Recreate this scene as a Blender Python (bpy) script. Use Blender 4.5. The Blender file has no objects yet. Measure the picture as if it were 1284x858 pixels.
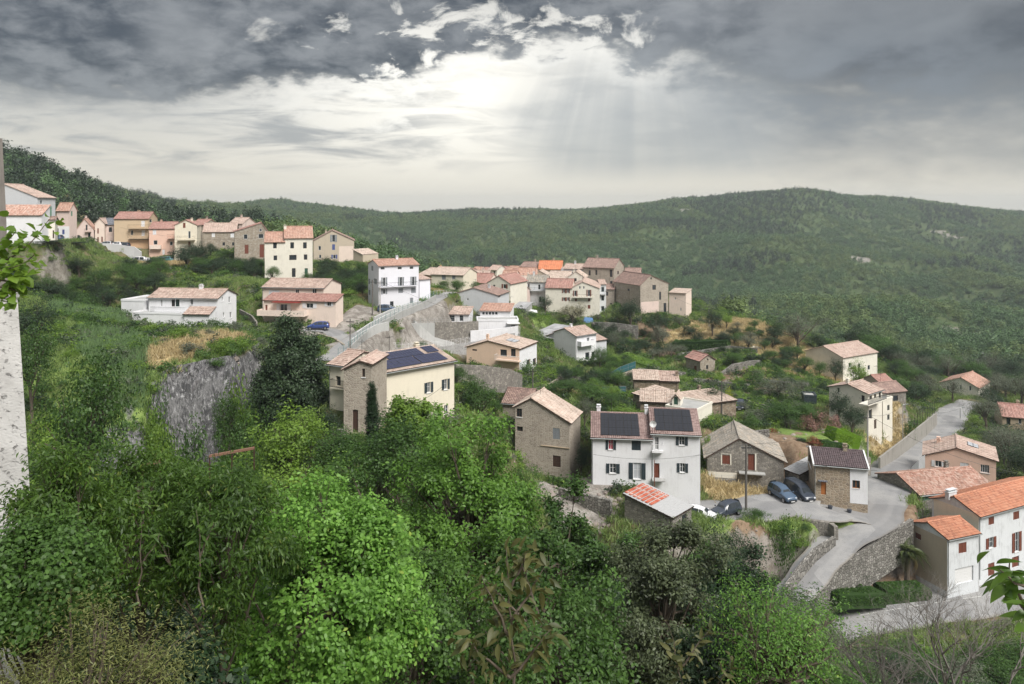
import bpy, math, random
import numpy as np
from mathutils import Vector, Matrix
from mathutils.geometry import tessellate_polygon

random.seed(7)
RNG = np.random.default_rng(11)
SC = bpy.context.scene
COL = SC.collection
PI = math.pi

# ------------------------------------------------------------------ camera
F, CX, HY = 950.0, 642.0, 262.0          # focal length in photo pixels, image centre, horizon row
cam_d = bpy.data.cameras.new('camera')
cam = bpy.data.objects.new('camera', cam_d)
COL.objects.link(cam)
SC.camera = cam
cam.location = (0, 0, 0)
cam.rotation_euler = (PI / 2, 0, 0)
cam_d.sensor_width = 36
cam_d.lens = F / 1284 * 36
cam_d.shift_y = -(429 - HY) / 1284.0
cam_d.clip_start = 0.1
cam_d.clip_end = 20000

# ------------------------------------------------------------------ view
SC.view_settings.view_transform = 'Standard'
SC.view_settings.look = 'None'
SC.view_settings.gamma = 1
SC.view_settings.use_curve_mapping = False
SC.view_settings.exposure = 2.0
SC.cycles.max_bounces = 5
SC.cycles.diffuse_bounces = 3
SC.cycles.transparent_max_bounces = 4
SC.cycles.volume_bounces = 0
SC.cycles.use_adaptive_sampling = True
SC.cycles.adaptive_threshold = 0.02
try:
    SC.cycles.use_denoising = True
    SC.cycles.denoiser = 'OPENIMAGEDENOISE'
except Exception:
    pass

SUN_EL, SUN_AZ = math.radians(50), math.radians(140)    # azimuth clockwise from +Y: over the right shoulder


class NT:
    """tiny helper for node trees"""
    def __init__(s, tree):
        s.t = tree
        tree.nodes.clear()

    def n(s, kind, props=None, **ins):
        nd = s.t.nodes.new(kind)
        for k, v in (props or {}).items():
            setattr(nd, k, v)
        for k, v in ins.items():
            key = int(k[1:]) if k[0] == 'i' and k[1:].isdigit() else k.replace('_', ' ')
            s.put(nd.inputs[key], v)
        return nd

    def put(s, sock, v):
        if hasattr(v, 'links') or isinstance(v, bpy.types.NodeSocket):
            s.t.links.new(v, sock)
        elif isinstance(v, bpy.types.Node):
            s.t.links.new(v.outputs[0], sock)
        else:
            if sock.type == 'RGBA' and len(v) == 3:
                v = (*v, 1)
            sock.default_value = v

    def m(s, op, a, b=None, c=None, clamp=False):
        nd = s.t.nodes.new('ShaderNodeMath')
        nd.operation = op
        nd.use_clamp = clamp
        s.put(nd.inputs[0], a)
        if b is not None: s.put(nd.inputs[1], b)
        if c is not None: s.put(nd.inputs[2], c)
        return nd.outputs[0]

    def add(s, a, b): return s.m('ADD', a, b)
    def sub(s, a, b): return s.m('SUBTRACT', a, b)
    def mul(s, a, b): return s.m('MULTIPLY', a, b)

    def step(s, x, lo, hi):
        nd = s.t.nodes.new('ShaderNodeMapRange')
        nd.interpolation_type = 'SMOOTHSTEP'
        s.put(nd.inputs['Value'], x)
        nd.inputs['From Min'].default_value = lo
        nd.inputs['From Max'].default_value = hi
        return nd.outputs[0]

    def noise(s, vec, scale, detail=4, rough=.5, dist=0, dims='3D', w=None):
        nd = s.t.nodes.new('ShaderNodeTexNoise')
        nd.noise_dimensions = dims
        if vec is not None: s.put(nd.inputs['Vector'], vec)
        if w is not None: s.put(nd.inputs['W'], w)
        nd.inputs['Scale'].default_value = scale
        nd.inputs['Detail'].default_value = detail
        nd.inputs['Roughness'].default_value = rough
        nd.inputs['Distortion'].default_value = dist
        return nd.outputs[0]

    def mix(s, f, a, b, mode='MIX'):
        nd = s.t.nodes.new('ShaderNodeMix')
        nd.data_type = 'RGBA'
        nd.blend_type = mode
        s.put(nd.inputs[0], f)
        s.put(nd.inputs[6], a)
        s.put(nd.inputs[7], b)
        return nd.outputs[2]

    def comb(s, x, y, z=0.0):
        nd = s.t.nodes.new('ShaderNodeCombineXYZ')
        s.put(nd.inputs[0], x); s.put(nd.inputs[1], y); s.put(nd.inputs[2], z)
        return nd.outputs[0]

    def sep(s, v):
        nd = s.t.nodes.new('ShaderNodeSeparateXYZ')
        s.put(nd.inputs[0], v)
        return nd.outputs


# ------------------------------------------------------------------ world: overcast sky over a Nishita base
world = bpy.data.worlds.new('World')
SC.world = world
world.use_nodes = True
w = NT(world.node_tree)
sky = w.n('ShaderNodeTexSky', {'sky_type': 'NISHITA', 'sun_disc': False, 'sun_elevation': SUN_EL, 'sun_rotation': SUN_AZ,
                               'air_density': 1.0, 'dust_density': 2.0})
tc = w.n('ShaderNodeTexCoord')
dirv = tc.outputs['Generated']
sx, sy, sz = w.sep(dirv)
az = w.m('ARCTAN2', sx, sy)                                   # radians, 0 straight ahead, + to the right
hz = w.m('SQRT', w.add(w.mul(sx, sx), w.mul(sy, sy)))
el = w.m('ARCTAN2', sz, hz)
zz = w.add(w.m('MAXIMUM', sz, 0.0), 0.34)
plane = w.comb(w.m('DIVIDE', sx, zz), w.m('DIVIDE', sy, zz), w.mul(sz, .6))
n_big = w.noise(plane, 2.2, 3, .5, .2)
n_mid = w.noise(plane, 4.6, 6, .58, .25)
n_fine = w.noise(plane, 12.0, 8, .62, .3)
warp = w.add(w.mul(w.sub(n_big, .5), 0.14), w.mul(w.sub(n_mid, .5), 0.14))
warp = w.add(warp, w.mul(w.sub(n_fine, .5), 0.06))


def gauss(ca, ce, ra, re):
    """soft bump in azimuth / elevation (degrees)"""
    a = w.m('DIVIDE', w.sub(az, math.radians(ca)), math.radians(ra))
    e = w.m('DIVIDE', w.sub(el, math.radians(ce)), math.radians(re))
    return w.m('EXPONENT', w.mul(w.add(w.mul(a, a), w.mul(e, e)), -1.0))


# height of the lower edge of the dark cloud deck, falling towards the right-hand side
edge = w.add(0.122, w.mul(w.mul(w.step(az, -0.22, -0.02), w.sub(1.0, w.step(az, 0.10, 0.30))), 0.058))
edge = w.sub(edge, w.mul(w.step(az, .20, .42), 0.058))
soft = w.add(.022, w.mul(w.step(az, .10, .40), .045))
cover = w.m('SMOOTH_MIN', w.m('MAXIMUM', w.add(.45, w.m('DIVIDE', w.add(w.sub(el, edge), warp), w.mul(soft, 2.0))), 0.0), 1.0, .25, clamp=True)
# broken gaps in the deck above the glow
gapn = w.add(w.noise(plane, 7.5, 8, .62, .4), w.add(w.mul(gauss(-5, 13, 11, 3.0), .05), w.mul(gauss(3, 11.5, 7, 2.0), .10)))
gap = w.step(gapn, 0.57, 0.72)
gap = w.mul(gap, w.sub(1.0, w.step(az, .08, .24)))
gap = w.mul(gap, w.step(az, -.42, -.20))
cover = w.mul(cover, w.sub(1.0, w.mul(gap, .78)))
# low streaky clouds
streak_v = w.comb(w.mul(az, 5.0), w.mul(el, 30.0), 0.0)
streak = w.step(w.noise(streak_v, 1.2, 7, .62, .6), .42, .64)
streak = w.mul(streak, w.mul(w.step(el, .03, .075), w.sub(1.0, w.step(el, .16, .22))))
# colours
glow = w.add(gauss(-4, 8.5, 15, 6), w.mul(gauss(9, 11, 6, 3.0), .5))
clear = w.mix(w.m('MINIMUM', glow, 1.0), w.mix(w.step(el, .03, .13), (0.225, 0.212, 0.184), (0.165, 0.163, 0.152)), (0.345, 0.332, 0.298))
lstr = w.sub(1.0, w.mul(w.step(az, -.25, .0), .6))
clear = w.mix(w.mul(w.mul(streak, lstr), .85), clear, (0.100, 0.104, 0.106))
d_t = w.step(w.add(w.mul(n_mid, .55), w.mul(n_fine, .45)), .38, .62)
dark = w.mix(d_t, (0.0165, 0.0185, 0.0210), (0.076, 0.079, 0.081))
dark = w.mix(w.mul(w.step(n_big, .50, .68), .5), dark, (0.108, 0.111, 0.112))
dark = w.mix(w.mul(w.step(az, .22, .46), .7), dark, w.mix(w.step(n_big, .35, .65), (0.024, 0.026, 0.029), (0.056, 0.059, 0.062)))
dark = w.mix(w.mul(w.mul(gauss(8, 12.5, 9, 3), w.step(n_big, .4, .6)), .7), dark, (0.10, 0.105, 0.11))
# overhead the overcast is thinner and paler, as the soft light on the ground says
dark = w.mix(w.step(el, .38, .95), dark, w.mix(n_mid, (0.15, 0.155, 0.16), (0.29, 0.29, 0.29)))
col = w.mix(cover, clear, dark)
# lit rims where the deck thins
rim = w.mul(w.mul(cover, w.sub(1.0, cover)), 4.0)
rim = w.mul(rim, w.m('POWER', w.m('MINIMUM', w.add(glow, .15), 1.0), 1.2))
col = w.mix(w.mul(rim, .8), col, (0.36, 0.35, 0.32))
# rain veil with faint shafts of light under the deck right of the glow
ang = w.m('DIVIDE', w.sub(az, .16), w.m('MAXIMUM', w.sub(.42, el), .02))
shaft = w.noise(None, 9.0, 3, .55, 0, '1D', ang)
vw = w.mul(w.sub(n_big, .5), .16)
veil = w.mul(w.step(w.add(az, vw), -.04, .08), w.sub(1.0, w.step(w.add(az, vw), .26, .42)))
veil = w.mul(veil, w.mul(w.step(w.add(el, w.mul(vw, .1)), .026, .066), w.sub(1.0, w.step(w.add(el, vw), .13, .24))))
veil = w.mul(veil, w.add(.78, w.mul(w.sub(.5, shaft), .8)))
col = w.mix(w.m('MULTIPLY', veil, .85, clamp=True), col, (0.118, 0.125, 0.128))
# second veil under the dark mass on the right
veil2 = w.mul(w.mul(gauss(25, 8, 10, 4.0), w.step(el, .045, .10)), w.step(w.add(n_mid, w.mul(n_fine, .3)), .38, .78))
col = w.mix(w.mul(veil2, .9), col, (0.068, 0.075, 0.083))
# thin air light through the cloud everywhere
nish = w.mix(1.0, sky.outputs[0], (.07, .07, .07, 1), 'MULTIPLY')
col = w.mix(.05, col, nish)
bg = w.n('ShaderNodeBackground', None, Color=col, Strength=0.88)
out = w.n('ShaderNodeOutputWorld', None, Surface=bg)

sun_d = bpy.data.lights.new('sun', 'SUN')
sun_d.energy = 1.3
sun_d.angle = math.radians(30)
sun_d.color = (1.0, 0.965, 0.91)
sun = bpy.data.objects.new('sun', sun_d)
COL.objects.link(sun)
sdir = Vector((math.sin(SUN_AZ) * math.cos(SUN_EL), math.cos(SUN_AZ) * math.cos(SUN_EL), math.sin(SUN_EL)))
sun.rotation_euler = sdir.to_track_quat('Z', 'Y').to_euler()


# ------------------------------------------------------------------ pixels to places
def at(px, py, d):
    return Vector(((px - CX) * d / F, d, (HY - py) * d / F))


# ------------------------------------------------------------------ materials
MATS = {}


def new_mat(name):
    m = bpy.data.materials.new(name)
    m.use_nodes = True
    return m, NT(m.node_tree)


def finish(t, color, rough=.8, bump=None, bstr=.3, bdist=.02, spec=.3, metal=0.0, extra=None):
    p = t.n('ShaderNodeBsdfPrincipled')
    t.put(p.inputs['Base Color'], color)
    t.put(p.inputs['Roughness'], rough)
    t.put(p.inputs['Specular IOR Level'], spec)
    t.put(p.inputs['Metallic'], metal)
    if bump is not None:
        b = t.n('ShaderNodeBump', None, Strength=bstr, Distance=bdist, Height=bump)
        t.put(p.inputs['Normal'], b)
    sh = p.outputs[0]
    o = t.n('ShaderNodeOutputMaterial')
    t.put(o.inputs[0], sh)
    return p


def uvn(t):
    return t.n('ShaderNodeTexCoord').outputs['UV']


def plaster(name, c, stain=(.30, .27, .23), amt=.35, scale=1.0):
    if name in MATS: return MATS[name]
    m, t = new_mat(name)
    uv = uvn(t)
    oi = t.n('ShaderNodeObjectInfo').outputs['Random']
    off = t.n('ShaderNodeVectorMath', {'operation': 'ADD'}, i0=uv, i1=t.comb(t.mul(oi, 37.0), t.mul(oi, 11.0)))
    n1 = t.noise(off, .45 * scale, 5, .6, .3)
    str_v = t.n('ShaderNodeMapping', None, Vector=off)
    str_v.inputs['Scale'].default_value = (2.2, .28, 1)
    n2 = t.noise(str_v, 1.3 * scale, 5, .65)
    n3 = t.noise(off, 9.0, 3, .6)
    f = t.mul(t.step(t.add(t.mul(n1, .5), t.mul(n2, .5)), .46, .72), amt)
    c1 = t.mix(f, c, tuple(stain[i] * .5 + c[i] * .35 for i in range(3)))
    c1 = t.mix(t.mul(t.step(n3, .35, .75), .22), c1, tuple(x * .72 for x in c))
    finish(t, c1, .9, n3, .25, .01, .2)
    MATS[name] = m
    return m


def stonemat(name, c1, c2, c3, mortar, size=(.42, .24), bump=.06):
    if name in MATS: return MATS[name]
    m, t = new_mat(name)
    uv = uvn(t)
    warpn = t.n('ShaderNodeTexNoise', None, Vector=uv, Scale=1.4, Detail=3.0)
    wv = t.n('ShaderNodeVectorMath', {'operation': 'MULTIPLY_ADD'}, i0=warpn.outputs['Color'], i1=(.22, .22, 0), i2=uv)
    mp = t.n('ShaderNodeMapping', None, Vector=wv)
    mp.inputs['Scale'].default_value = (1 / size[0], 1 / size[1], 1)
    v = t.n('ShaderNodeTexVoronoi', {'voronoi_dimensions': '2D'}, Vector=mp, Scale=1.0, Randomness=.85)
    e = t.n('ShaderNodeTexVoronoi', {'voronoi_dimensions': '2D', 'feature': 'DISTANCE_TO_EDGE'}, Vector=mp, Scale=1.0, Randomness=.85)
    r, g, b = t.sep(v.outputs['Color'])
    c = t.mix(r, c1, c2)
    c = t.mix(t.mul(t.step(g, .55, .95), .8), c, c3)
    big = t.noise(uv, .5, 4, .6)
    c = t.mix(t.mul(t.step(big, .45, .7), .45), c, tuple(x * .55 for x in c1))
    c = t.mix(t.mul(t.noise(uv, 14, 3, .7), .35), c, tuple(x * .6 for x in c2))
    joint = t.sub(1.0, t.step(e.outputs['Distance'], .02, .11))
    c = t.mix(t.mul(joint, .9), c, mortar)
    h = t.add(t.step(e.outputs['Distance'], .0, .16), t.mul(b, .3))
    finish(t, c, .9, h, .8, bump, .2)
    MATS[name] = m
    return m


def tilemat(name, c1, c2, c3, lichen=(.10, .09, .07), la=.35, size=(.25, .36)):
    if name in MATS: return MATS[name]
    m, t = new_mat(name)
    uv = uvn(t)
    oi = t.n('ShaderNodeObjectInfo').outputs['Random']
    sn = t.n('ShaderNodeVectorMath', {'operation': 'SNAP'}, i0=uv, i1=(*size, 1))
    wn = t.n('ShaderNodeTexWhiteNoise', {'noise_dimensions': '3D'}, Vector=sn)
    r, g, b = t.sep(wn.outputs['Color'])
    c = t.mix(r, c1, c2)
    c = t.mix(t.mul(t.step(g, .7, .95), .75), c, c3)
    off = t.n('ShaderNodeVectorMath', {'operation': 'ADD'}, i0=uv, i1=t.comb(t.mul(oi, 37.0), t.mul(oi, 11.0)))
    n = t.noise(off, .55, 6, .65, .3)
    c = t.mix(t.mul(t.step(n, .47, .7), la), c, lichen)
    fr = t.n('ShaderNodeVectorMath', {'operation': 'MODULO'}, i0=uv, i1=(*size, 1))
    fx, fy, _ = t.sep(fr)
    fx = t.m('ABSOLUTE', fx); fy = t.m('ABSOLUTE', fy)
    wave = t.m('SINE', t.mul(fx, PI / size[0]))
    c = t.mix(t.mul(t.sub(1.0, t.step(wave, .1, .55)), .45), c, tuple(x * .35 for x in c1))
    c = t.mix(t.mul(t.step(fy, size[1] * .86, size[1]), .4), c, tuple(x * .4 for x in c1))
    finish(t, c, .85, t.add(wave, t.mul(fy, -.8)), .7, .05, .2)
    MATS[name] = m
    return m


def plain(name, c, rough=.6, metal=0.0, spec=.3, var=.15, scale=6.0):
    if name in MATS: return MATS[name]
    m, t = new_mat(name)
    ob = t.n('ShaderNodeTexCoord').outputs['Object']
    n = t.noise(ob, scale, 4, .6)
    cc = t.mix(t.mul(n, var * 2), c, tuple(x * .55 for x in c))
    finish(t, cc, rough, n, .1, .01, spec, metal)
    MATS[name] = m
    return m


def leafmat(name, dk, lt, trans=.3, rough=.5, yellow=None):
    """foliage colour varies per leaf (attribute 'tone') and per plant"""
    if name in MATS: return MATS[name]
    m, t = new_mat(name)
    a = t.n('ShaderNodeAttribute', {'attribute_name': 'tone'}).outputs['Fac']
    oi = t.n('ShaderNodeObjectInfo').outputs['Random']
    k = t.m('ADD', t.mul(a, .75), t.mul(oi, .25), clamp=True)
    c = t.mix(k, dk, lt)
    if yellow:
        c = t.mix(t.mul(t.step(a, .86, .99), .7), c, yellow)
    p = t.n('ShaderNodeBsdfPrincipled', None, Base_Color=c, Roughness=rough)
    p.inputs['Specular IOR Level'].default_value = .35
    tr = t.n('ShaderNodeBsdfTranslucent', None, Color=t.mix(.5, c, tuple(min(1, x * 1.7) for x in lt)))
    mx = t.n('ShaderNodeMixShader', None, Fac=trans)
    t.put(mx.inputs[1], p); t.put(mx.inputs[2], tr)
    o = t.n('ShaderNodeOutputMaterial', None, Surface=mx)
    MATS[name] = m
    return m


WHITE = plaster('white_plaster', (.75, .75, .77), amt=.38, scale=1.3)
WHITE2 = plaster('weathered_white_plaster', (.62, .64, .66), stain=(.16, .16, .17), amt=.7, scale=1.4)
CREAM = plaster('cream_plaster', (.72, .66, .54), amt=.3)
IVORY = plaster('ivory_plaster', (.72, .685, .60), amt=.5, scale=1.5)
PEACH = plaster('peach_plaster', (.74, .55, .42), amt=.25)
BLUSH = plaster('blush_plaster', (.74, .62, .54), amt=.4, scale=1.5)
SALMON = plaster('salmon_plaster', (.74, .51, .41), amt=.3)
ORANGEP = plaster('orange_plaster', (.70, .46, .28), amt=.3)
BEIGE = plaster('beige_plaster', (.50, .43, .34), amt=.5)
TAN = plaster('tan_old_render', (.46, .37, .27), stain=(.2, .15, .1), amt=.7)
GREYP = plaster('pale_grey_render', (.55, .56, .58), amt=.25)
PINKW = plaster('pale_pink_render', (.66, .53, .48), amt=.4)
CONC = plaster('concrete', (.38, .38, .37), stain=(.12, .12, .12), amt=.8)
STONE = stonemat('brown_rubble_stone', (.20, .145, .10), (.33, .26, .19), (.44, .38, .30), (.24, .21, .17))
STONEG = stonemat('grey_rubble_stone', (.19, .175, .155), (.30, .28, .25), (.42, .39, .34), (.16, .15, .135), (.36, .22))
STONEL = stonemat('light_rubble_stone', (.30, .25, .20), (.42, .36, .29), (.50, .46, .40), (.38, .34, .28), (.4, .26))
STONEP = stonemat('pointed_brown_stone', (.30, .23, .16), (.40, .33, .25), (.22, .18, .14), (.44, .38, .30), (.5, .3), .04)
OLDSTONE = stonemat('old_golden_rubble', (.40, .35, .29), (.50, .44, .37), (.31, .265, .22), (.47, .42, .36), (.30, .19), .05)
DRYSTONE = stonemat('dry_stone', (.17, .16, .145), (.30, .285, .26), (.44, .42, .39), (.06, .057, .05), (.4, .24), .1)
T_ORANGE = tilemat('orange_roof_tile', (.41, .235, .175), (.50, .335, .27), (.30, .16, .125), la=.35)
T_TERRA = tilemat('terracotta_roof_tile', (.50, .215, .13), (.57, .29, .19), (.36, .15, .10), la=.22)
T_BRIGHT = tilemat('bright_orange_tile', (.58, .20, .10), (.64, .26, .14), (.44, .15, .08), lichen=(.24, .12, .08), la=.45)
T_PINK = tilemat('pink_roof_tile', (.44, .32, .27), (.53, .42, .36), (.32, .22, .185), la=.35)
T_RED = tilemat('red_roof_tile', (.34, .18, .15), (.44, .275, .235), (.25, .13, .11), la=.35)
T_BEIGE = tilemat('beige_roof_tile', (.48, .38, .32), (.58, .48, .41), (.36, .26, .21), la=.3)
T_MIX = tilemat('mottled_roof_tile', (.46, .25, .19), (.58, .43, .36), (.30, .16, .12), la=.35)
T_BROWN = tilemat('brown_roof_tile', (.22, .15, .13), (.32, .22, .19), (.42, .30, .25), la=.35)
T_MAUVE = tilemat('mauve_roof_tile', (.115, .088, .095), (.15, .115, .12), (.09, .07, .075), la=.1)
T_STONE = tilemat('stone_slab_roof', (.25, .23, .20), (.36, .33, .29), (.42, .35, .28), la=.4, size=(.4, .45))
T_SLATE = tilemat('slate_roof', (.13, .14, .16), (.2, .21, .24), (.1, .1, .12), la=.2)
T_PURP = tilemat('pinkish_brown_tile', (.27, .19, .175), (.36, .265, .245), (.22, .15, .14), la=.15)
ZINC = plain('pale_metal_sheet', (.52, .52, .52), .5, .3, .4)
GREYROOF = tilemat('grey_fibre_cement_roof', (.34, .34, .35), (.42, .42, .43), (.28, .28, .29), la=.3, size=(.5, 3.0))
FRAMEW = plain('white_paint', (.72, .72, .72), .45)
WOOD_BR = plain('red_brown_paint', (.17, .055, .035), .6)
WOOD_OR = plain('orange_varnished_wood', (.42, .15, .04), .45)
WOOD_D = plain('dark_brown_wood', (.07, .04, .03), .7)
SH_DARK = plain('dark_blue_grey_paint', (.035, .05, .06), .55)
SH_GREEN = plain('pale_green_paint', (.15, .28, .20), .6)
SH_DGREEN = plain('dark_green_paint', (.04, .10, .07), .6)
SH_WHITE = plain('white_shutter_paint', (.74, .74, .76), .5)
SH_GREY = plain('grey_shutter_paint', (.24, .26, .28), .6)
SH_BLUE = plain('blue_paint', (.08, .11, .28), .5)
AWN = plain('red_awning_cloth', (.28, .045, .035), .8)
RED = plain('crimson_cloth', (.42, .01, .04), .8)
CURT = plain('pale_curtain_cloth', (.45, .47, .5), .9)
METAL = plain('dark_iron', (.05, .05, .05), .5, .6)
GALV = plain('galvanised_steel', (.36, .38, .38), .45, .6)
BARK = plain('bark', (.13, .105, .08), .9, var=.4, scale=14)
BARKP = plain('pale_bark', (.30, .28, .24), .9, var=.4, scale=14)
SOLAR = plain('solar_cell_black', (.012, .013, .020), .28, 0, .5, .05)
SOLARB = plain('solar_cell_blue', (.035, .04, .085), .25, 0, .5, .1)
gm, t = new_mat('window_glass')
finish(t, t.mix(t.noise(t.n('ShaderNodeTexCoord').outputs['Object'], 1.5, 2), (.012, .015, .018), (.05, .06, .07)), .08, spec=.6)
GLASS = gm


# ------------------------------------------------------------------ mesh building
def np_mesh(name, verts, faces, mats, uv=None, tone=None, smooth=False, midx=None):
    me = bpy.data.meshes.new(name)
    verts = np.asarray(verts, dtype=np.float32)
    faces = np.asarray(faces, dtype=np.int32)
    nf, k = faces.shape
    me.vertices.add(len(verts)); me.vertices.foreach_set('co', verts.ravel())
    me.loops.add(nf * k); me.loops.foreach_set('vertex_index', faces.ravel())
    me.polygons.add(nf)
    me.polygons.foreach_set('loop_start', np.arange(0, nf * k, k, dtype=np.int32))
    me.polygons.foreach_set('loop_total', np.full(nf, k, dtype=np.int32))
    if smooth: me.polygons.foreach_set('use_smooth', np.ones(nf, dtype=bool))
    if midx is not None: me.polygons.foreach_set('material_index', np.asarray(midx, dtype=np.int32))
    if uv is not None:
        l = me.uv_layers.new(name='UVMap')
        l.data.foreach_set('uv', np.asarray(uv, dtype=np.float32)[faces.ravel()].ravel())
    if tone is not None:
        a = me.attributes.new('tone', 'FLOAT', 'POINT')
        a.data.foreach_set('value', np.asarray(tone, dtype=np.float32))
    for m in (mats if isinstance(mats, (list, tuple)) else [mats]): me.materials.append(m)
    me.update()
    me.validate()
    return me


def link(name, me, parent=None, loc=None):
    o = bpy.data.objects.new(name, me)
    COL.objects.link(o)
    if parent is not None: o.parent = parent
    if loc is not None: o.location = loc
    return o


def tag(o, label=None, cat=None, group=None, kind=None):
    if label: o['label'] = label
    if cat: o['category'] = cat
    if group: o['group'] = group
    if kind: o['kind'] = kind
    return o


def empty(name, loc, rz=0.0, label=None, cat=None, group=None):
    o = bpy.data.objects.new(name, None)
    COL.objects.link(o)
    o.empty_display_size = .5
    o.location = loc
    o.rotation_euler = (0, 0, rz)
    return tag(o, label, cat, group)


class MB:
    """collects shapes of one object; uv in metres"""
    def __init__(s):
        s.v, s.f, s.uv, s.mi = [], [], [], []

    def face(s, pts, uv=None, mi=0):
        b = len(s.v)
        pts = [Vector(p) for p in pts]
        s.v += pts
        s.f.append(tuple(range(b, b + len(pts))))
        if uv is None:
            n = (pts[1] - pts[0]).cross(pts[2] - pts[0])
            if n.length < 1e-12: n = Vector((0, 0, 1))
            n.normalize()
            if abs(n.z) > .97: tx, ty = Vector((1, 0, 0)), Vector((0, 1, 0))
            else:
                tx = Vector((0, 0, 1)).cross(n).normalized(); ty = n.cross(tx)
            uv = [(p.dot(tx), p.dot(ty)) for p in pts]
        s.uv += uv
        s.mi.append(mi)

    def box(s, a, b, mi=0):
        x0, y0, z0 = a; x1, y1, z1 = b
        if x0 > x1: x0, x1 = x1, x0
        if y0 > y1: y0, y1 = y1, y0
        if z0 > z1: z0, z1 = z1, z0
        P = [(x0, y0, z0), (x1, y0, z0), (x1, y1, z0), (x0, y1, z0), (x0, y0, z1), (x1, y0, z1), (x1, y1, z1), (x0, y1, z1)]
        for q in ((0, 3, 2, 1), (4, 5, 6, 7), (0, 1, 5, 4), (1, 2, 6, 5), (2, 3, 7, 6), (3, 0, 4, 7)):
            s.face([P[i] for i in q], mi=mi)

    def obox(s, o, ux, uy, uz, mi=0):
        """box from corner o with edge vectors"""
        o, ux, uy, uz = Vector(o), Vector(ux), Vector(uy), Vector(uz)
        P = [o, o + ux, o + ux + uy, o + uy, o + uz, o + ux + uz, o + ux + uy + uz, o + uy + uz]
        flip = ux.cross(uy).dot(uz) < 0
        for q in ((0, 3, 2, 1), (4, 5, 6, 7), (0, 1, 5, 4), (1, 2, 6, 5), (2, 3, 7, 6), (3, 0, 4, 7)):
            q = q[::-1] if flip else q
            s.face([P[i] for i in q], mi=mi)

    def tube(s, pts, rad, n=6, mi=0):
        pts = [Vector(p) for p in pts]
        if not isinstance(rad, (list, tuple)): rad = [rad] * len(pts)
        rings = []
        for i, p in enumerate(pts):
            d = (pts[min(i + 1, len(pts) - 1)] - pts[max(i - 1, 0)])
            if d.length < 1e-9: d = Vector((0, 0, 1))
            d.normalize()
            a = d.cross(Vector((0, 0, 1)) if abs(d.z) < .9 else Vector((1, 0, 0))).normalized()
            b = d.cross(a)
            rings.append([p + (a * math.cos(2 * PI * k / n) + b * math.sin(2 * PI * k / n)) * rad[i] for k in range(n)])
        for i in range(len(rings) - 1):
            for k in range(n):
                k2 = (k + 1) % n
                s.face([rings[i][k], rings[i][k2], rings[i + 1][k2], rings[i + 1][k]], mi=mi)
        s.face(rings[0], mi=mi); s.face(rings[-1][::-1], mi=mi)

    def build(s, name, mats, parent=None, loc=None, smooth=False, link_it=True):
        me = bpy.data.meshes.new(name)
        me.from_pydata([tuple(v) for v in s.v], [], s.f)
        l = me.uv_layers.new(name='UVMap')
        l.data.foreach_set('uv', np.asarray(s.uv, dtype=np.float32).ravel())
        for m in (mats if isinstance(mats, (list, tuple)) else [mats]): me.materials.append(m)
        me.polygons.foreach_set('material_index', np.asarray(s.mi, dtype=np.int32))
        if smooth: me.polygons.foreach_set('use_smooth', np.ones(len(s.f), dtype=bool))
        me.update()
        return link(name, me, parent, loc) if link_it else me


# ------------------------------------------------------------------ value noise in numpy
class VN:
    def __init__(s, seed):
        s.g = np.random.default_rng(seed).random((256, 256))

    def __call__(s, x, y):
        xi = np.floor(x).astype(int); yi = np.floor(y).astype(int)
        fx = x - xi; fy = y - yi
        fx = fx * fx * (3 - 2 * fx); fy = fy * fy * (3 - 2 * fy)
        g = s.g
        a = g[xi % 256, yi % 256]; b = g[(xi + 1) % 256, yi % 256]
        c = g[xi % 256, (yi + 1) % 256]; e = g[(xi + 1) % 256, (yi + 1) % 256]
        return (a * (1 - fx) + b * fx) * (1 - fy) + (c * (1 - fx) + e * fx) * fy

    def fbm(s, x, y, o=4, r=.5):
        v = 0; a = 1; t = 0
        for i in range(o):
            v = v + a * s(x + 17.3 * i, y - 9.1 * i); t += a
            a *= r; x = x * 2.03; y = y * 2.03
        return v / t


vn = VN(5)
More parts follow.
